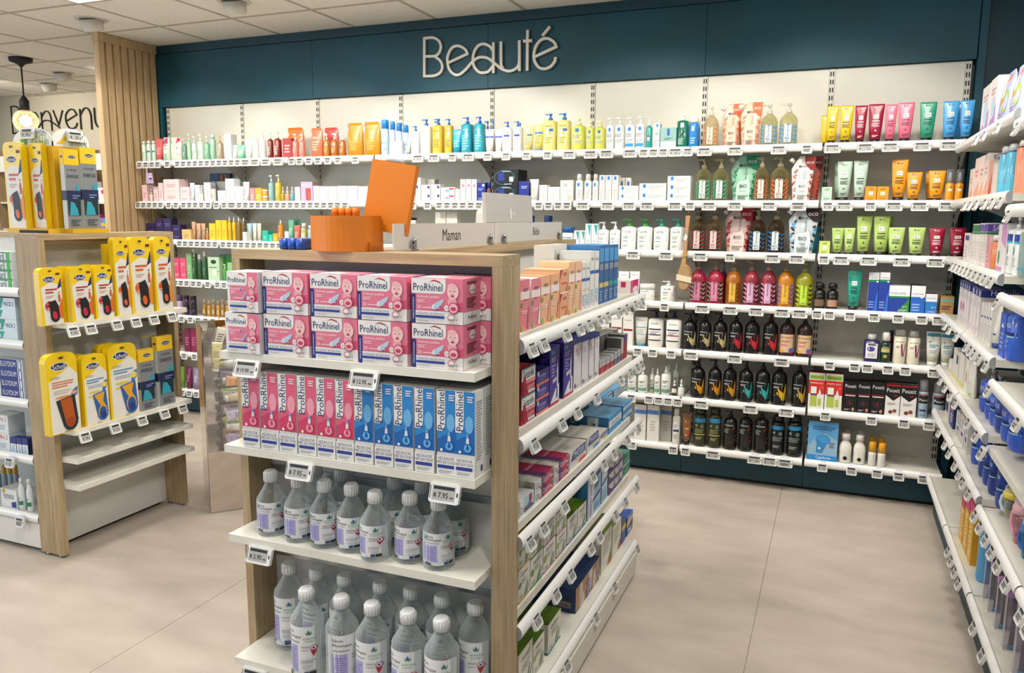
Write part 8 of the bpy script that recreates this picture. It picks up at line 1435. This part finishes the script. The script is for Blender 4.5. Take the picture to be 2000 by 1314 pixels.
wtags(0, [274, 286, 298, 308, 328, 348, 358, 368, 379, 389, 400, 410, 422, 432, 443, 454, 469, 494, 520, 544, 571, 586, 604, 622, 641, 661, 695, 817, 848, 884, 915, 953, 989, 1029, 1070, 1112, 1154, 1185, 1231, 1258, 1275, 1293, 1319, 1341, 1376, 1436, 1521, 1576, 1626, 1690, 1739, 1801, 1853],
 {817: '12', 848: '13', 884: '10', 915: '12', 953: '20', 989: '17', 1029: '12', 1070: '15', 1112: '25', 1154: '12', 1185: '27', 1231: '27', 1258: '16', 1275: '16', 1293: '16', 1319: '10', 1341: '13', 1376: '6', 1436: '5', 1521: '6', 1626: '7', 1690: '7', 1739: '7', 1801: '7', 1853: '7'}, (469, 494, 520, 544, 817, 848, 915, 1112, 1154, 1185, 1231, 1319, 1376, 1436, 1521, 1626, 1690, 1739, 1801, 1853))
wtags(1, [271, 280, 293, 303, 315, 331, 345, 360, 371, 382, 395, 408, 424, 439, 453, 466, 476, 489, 501, 512, 524, 535, 546, 557, 568, 580, 595, 607, 622, 639, 659, 675, 807, 836, 859, 873, 888, 901, 914, 929, 943, 1053, 1072, 1091, 1108, 1139, 1187, 1229, 1264, 1319, 1348, 1385, 1436, 1502, 1559, 1617, 1649, 1700, 1746, 1796, 1850],
 {1139: '14', 1187: '11', 1229: '10', 1264: '18', 1319: '17', 1348: '13', 1385: '6', 1436: '5', 1502: '6', 1617: '4', 1649: '7', 1700: '4', 1746: '7', 1796: '8', 1850: '6'}, (453, 1139, 1187, 1229, 1264, 1319, 1385, 1436, 1502, 1559, 1649, 1746, 1796, 1850))
wtags(2, [352, 363, 375, 384, 394, 405, 421, 437, 448, 459, 469, 480, 491, 502, 514, 524, 534, 546, 556, 1237, 1301, 1368, 1426, 1509, 1556, 1609, 1643, 1696, 1761, 1827], {1237: '14', 1301: '15', 1368: '6', 1426: '8', 1509: '6', 1556: '5', 1609: '4', 1643: '3', 1696: '7', 1761: '8', 1827: '8'}, (1237, 1301, 1368, 1509, 1556, 1643, 1696, 1761, 1827))
wtags(3, [344, 355, 365, 379, 390, 407, 426, 439, 447, 1255, 1298, 1372, 1427, 1477, 1528, 1562, 1596, 1620, 1660, 1707, 1754, 1800, 1832], {1372: '6', 1427: '6', 1477: '6', 1528: '6', 1562: '6', 1596: '12', 1620: '12', 1660: '7', 1707: '38', 1754: '33', 1800: '33', 1832: '7'}, (1372, 1427, 1477, 1528, 1562))
wtags(4, [356, 373, 388, 403, 417, 433, 1246, 1275, 1311, 1350, 1435, 1527, 1620, 1669, 1694, 1734, 1768, 1823], {1246: '18', 1275: '20', 1311: '18', 1350: '6', 1435: '6', 1694: '11', 1734: '7', 1768: '9', 1823: '7'}, (1350, 1435, 1527))
wtags(5, [361, 381, 1233, 1268, 1287, 1304, 1321, 1370, 1466, 1536, 1612, 1702, 1765, 1814], {1233: '19', 1268: '33', 1287: '44', 1304: '32', 1321: '48', 1370: '6', 1466: '6', 1536: '6', 1612: '29', 1702: '21', 1765: '22', 1814: '14'}, (1370, 1466, 1536))
wtags(6, [357, 371, 385, 1235, 1315, 1339, 1393, 1474, 1499, 1528, 1606, 1663, 1713, 1755, 1803], {1235: '9', 1315: '19', 1339: '11', 1393: '6', 1474: '6', 1499: '6', 1606: '7', 1663: '14', 1713: '12'}, (1393, 1474, 1499, 1528))
for lv, xs in enumerate(([1048, 1070, 1114, 1140, 1158, 1178, 1194, 1216, 1231, 1247, 1260], [1052, 1105, 1135, 1172, 1218, 1237, 1250, 1258], [1043, 1069, 1109, 1164, 1186, 1205, 1231, 1252], [1056, 1093, 1122, 1160, 1177, 1208, 1227, 1249], [1114, 1170, 1206, 1250])):
    z = (GZ+[GZB])[lv]-.038; X = GC+.3925+.019
    last = -99
    for x in xs:
        Y = max(colY(x, X+.01, z+.02), last+.056); last = Y
        ptag((X+.006, Y, z), math.pi/2, math.radians(-24), '12', False, f"on the island's {GW[lv]} side rail", Y, 'from the near end')
for lv, xs in enumerate(([1899, 1914, 1940, 1978], [1877, 1887, 1899, 1915, 1929, 1944, 1962], [1853, 1859, 1866, 1873, 1880, 1888, 1897, 1906, 1915, 1926, 1941], [1840, 1848, 1861, 1880, 1888, 1895, 1904, 1917, 1925, 1981], [1831, 1840, 1850, 1859, 1883, 1898, 1909], [1828, 1839, 1847, 1858, 1866, 1874, 1884, 1897, 1907, 1918, 1929, 1941, 1957, 1985, 1997], [1845, 1851, 1858, 1865, 1893, 1910, 1930])):
    X = RXF-.0185; last = 99
    for x in xs:
        z = RZ[0][lv]-.038; Y = colY(x, X-.01, z+.02)
        if Y < 3.0: z = RZ[2][lv]-.038
        Y = min(Y, last-.056, 4.36); last = Y
        ptag((X-.005, Y, z), -math.pi/2, math.radians(-22), '', False, f'on the {LVL[lv]} side wall rail', -Y, 'from the corner')
for k, (x, y, z, pr_, nm) in enumerate(((478, 714, EZ[0], '10.90', 'tag reading ten euros at the outer end of the top end display shelf'), (707, 730, EZ[0], '12.95', 'tag reading twelve euros mid way along the top end display shelf'), (581, 905, EZ[1], '7.95', 'tag under the pink nasal sprays on the second end display shelf'), (866, 950, EZ[1], '7.95', 'tag under the blue nasal sprays on the second end display shelf'), (503, 1077, EZ[2], '3.90', 'tag reading three euros on the third end display shelf'), (490, 1300, EZ[3], '8.90', 'tag on the bottom end display shelf'))):
    Y = 1.575; X = onY(x, y, Y).x; o = place(template('ptag', .05, .01, .05, dict(price=pr_, wide=True)), (X, Y, z-.060)); o.rotation_euler = (math.radians(-20), 0, 0); tag(o, 'electronic price '+nm, 'price tag', 'price tags on the end display')
for k, (x, z, sh_) in enumerate([(146, 1.045, 'top'), (180, 1.045, 'top'), (231, 1.045, 'top'), (268, 1.045, 'top'), (303, 1.045, 'top'), (338, 1.045, 'top'), (169, .583, 'second'), (228, .583, 'second'), (280, .583, 'second'), (324, .583, 'second'), (359, .583, 'second')]):
    X = LX1+.112; Y = min(colY(x, X, z-.03), 2.975); ptag((X, Y, z-.058), math.pi/2, math.radians(-20), '24', False, f'on the {sh_} insole shelf edge', Y, 'from the near upright')
for x, z, pr_, nm in ((17, LZ[3], '7', 'price tag on the fourth dental shelf rail'), (37, .155, '', 'price tag on the bottom dental shelf rail')):
    Y = LY0+w/2-.345-.026 if False else LYF-.05; X = colX(x, Y, z); o = place(template('ptag', .05, .01, .05, dict(price=pr_, wide=False)), (X, Y, z-.038)); o.rotation_euler = (math.radians(-10), 0, 0); tag(o, 'white electronic '+nm, 'price tag')
for x, y, nm, rz, X, Y in ((54, 263, 'left', 0, None, dy0-.012), (148, 267, 'r', math.pi/2, dx0+.012, None)):
    if Y is not None: p_ = onY(x, y+8, Y)
    else: p_ = onX(x, y+10, X)
    o = place(template('ptag', .05, .01, .05, dict(price='28', wide=True)), tuple(p_)); o.rotation_euler = (math.radians(-6), 0, rz); tag(o, 'electronic price tag clipped to the '+('leafy foot care header' if nm == 'left' else 'yellow insole picture header')+' card', 'price tag')
finish_labels()
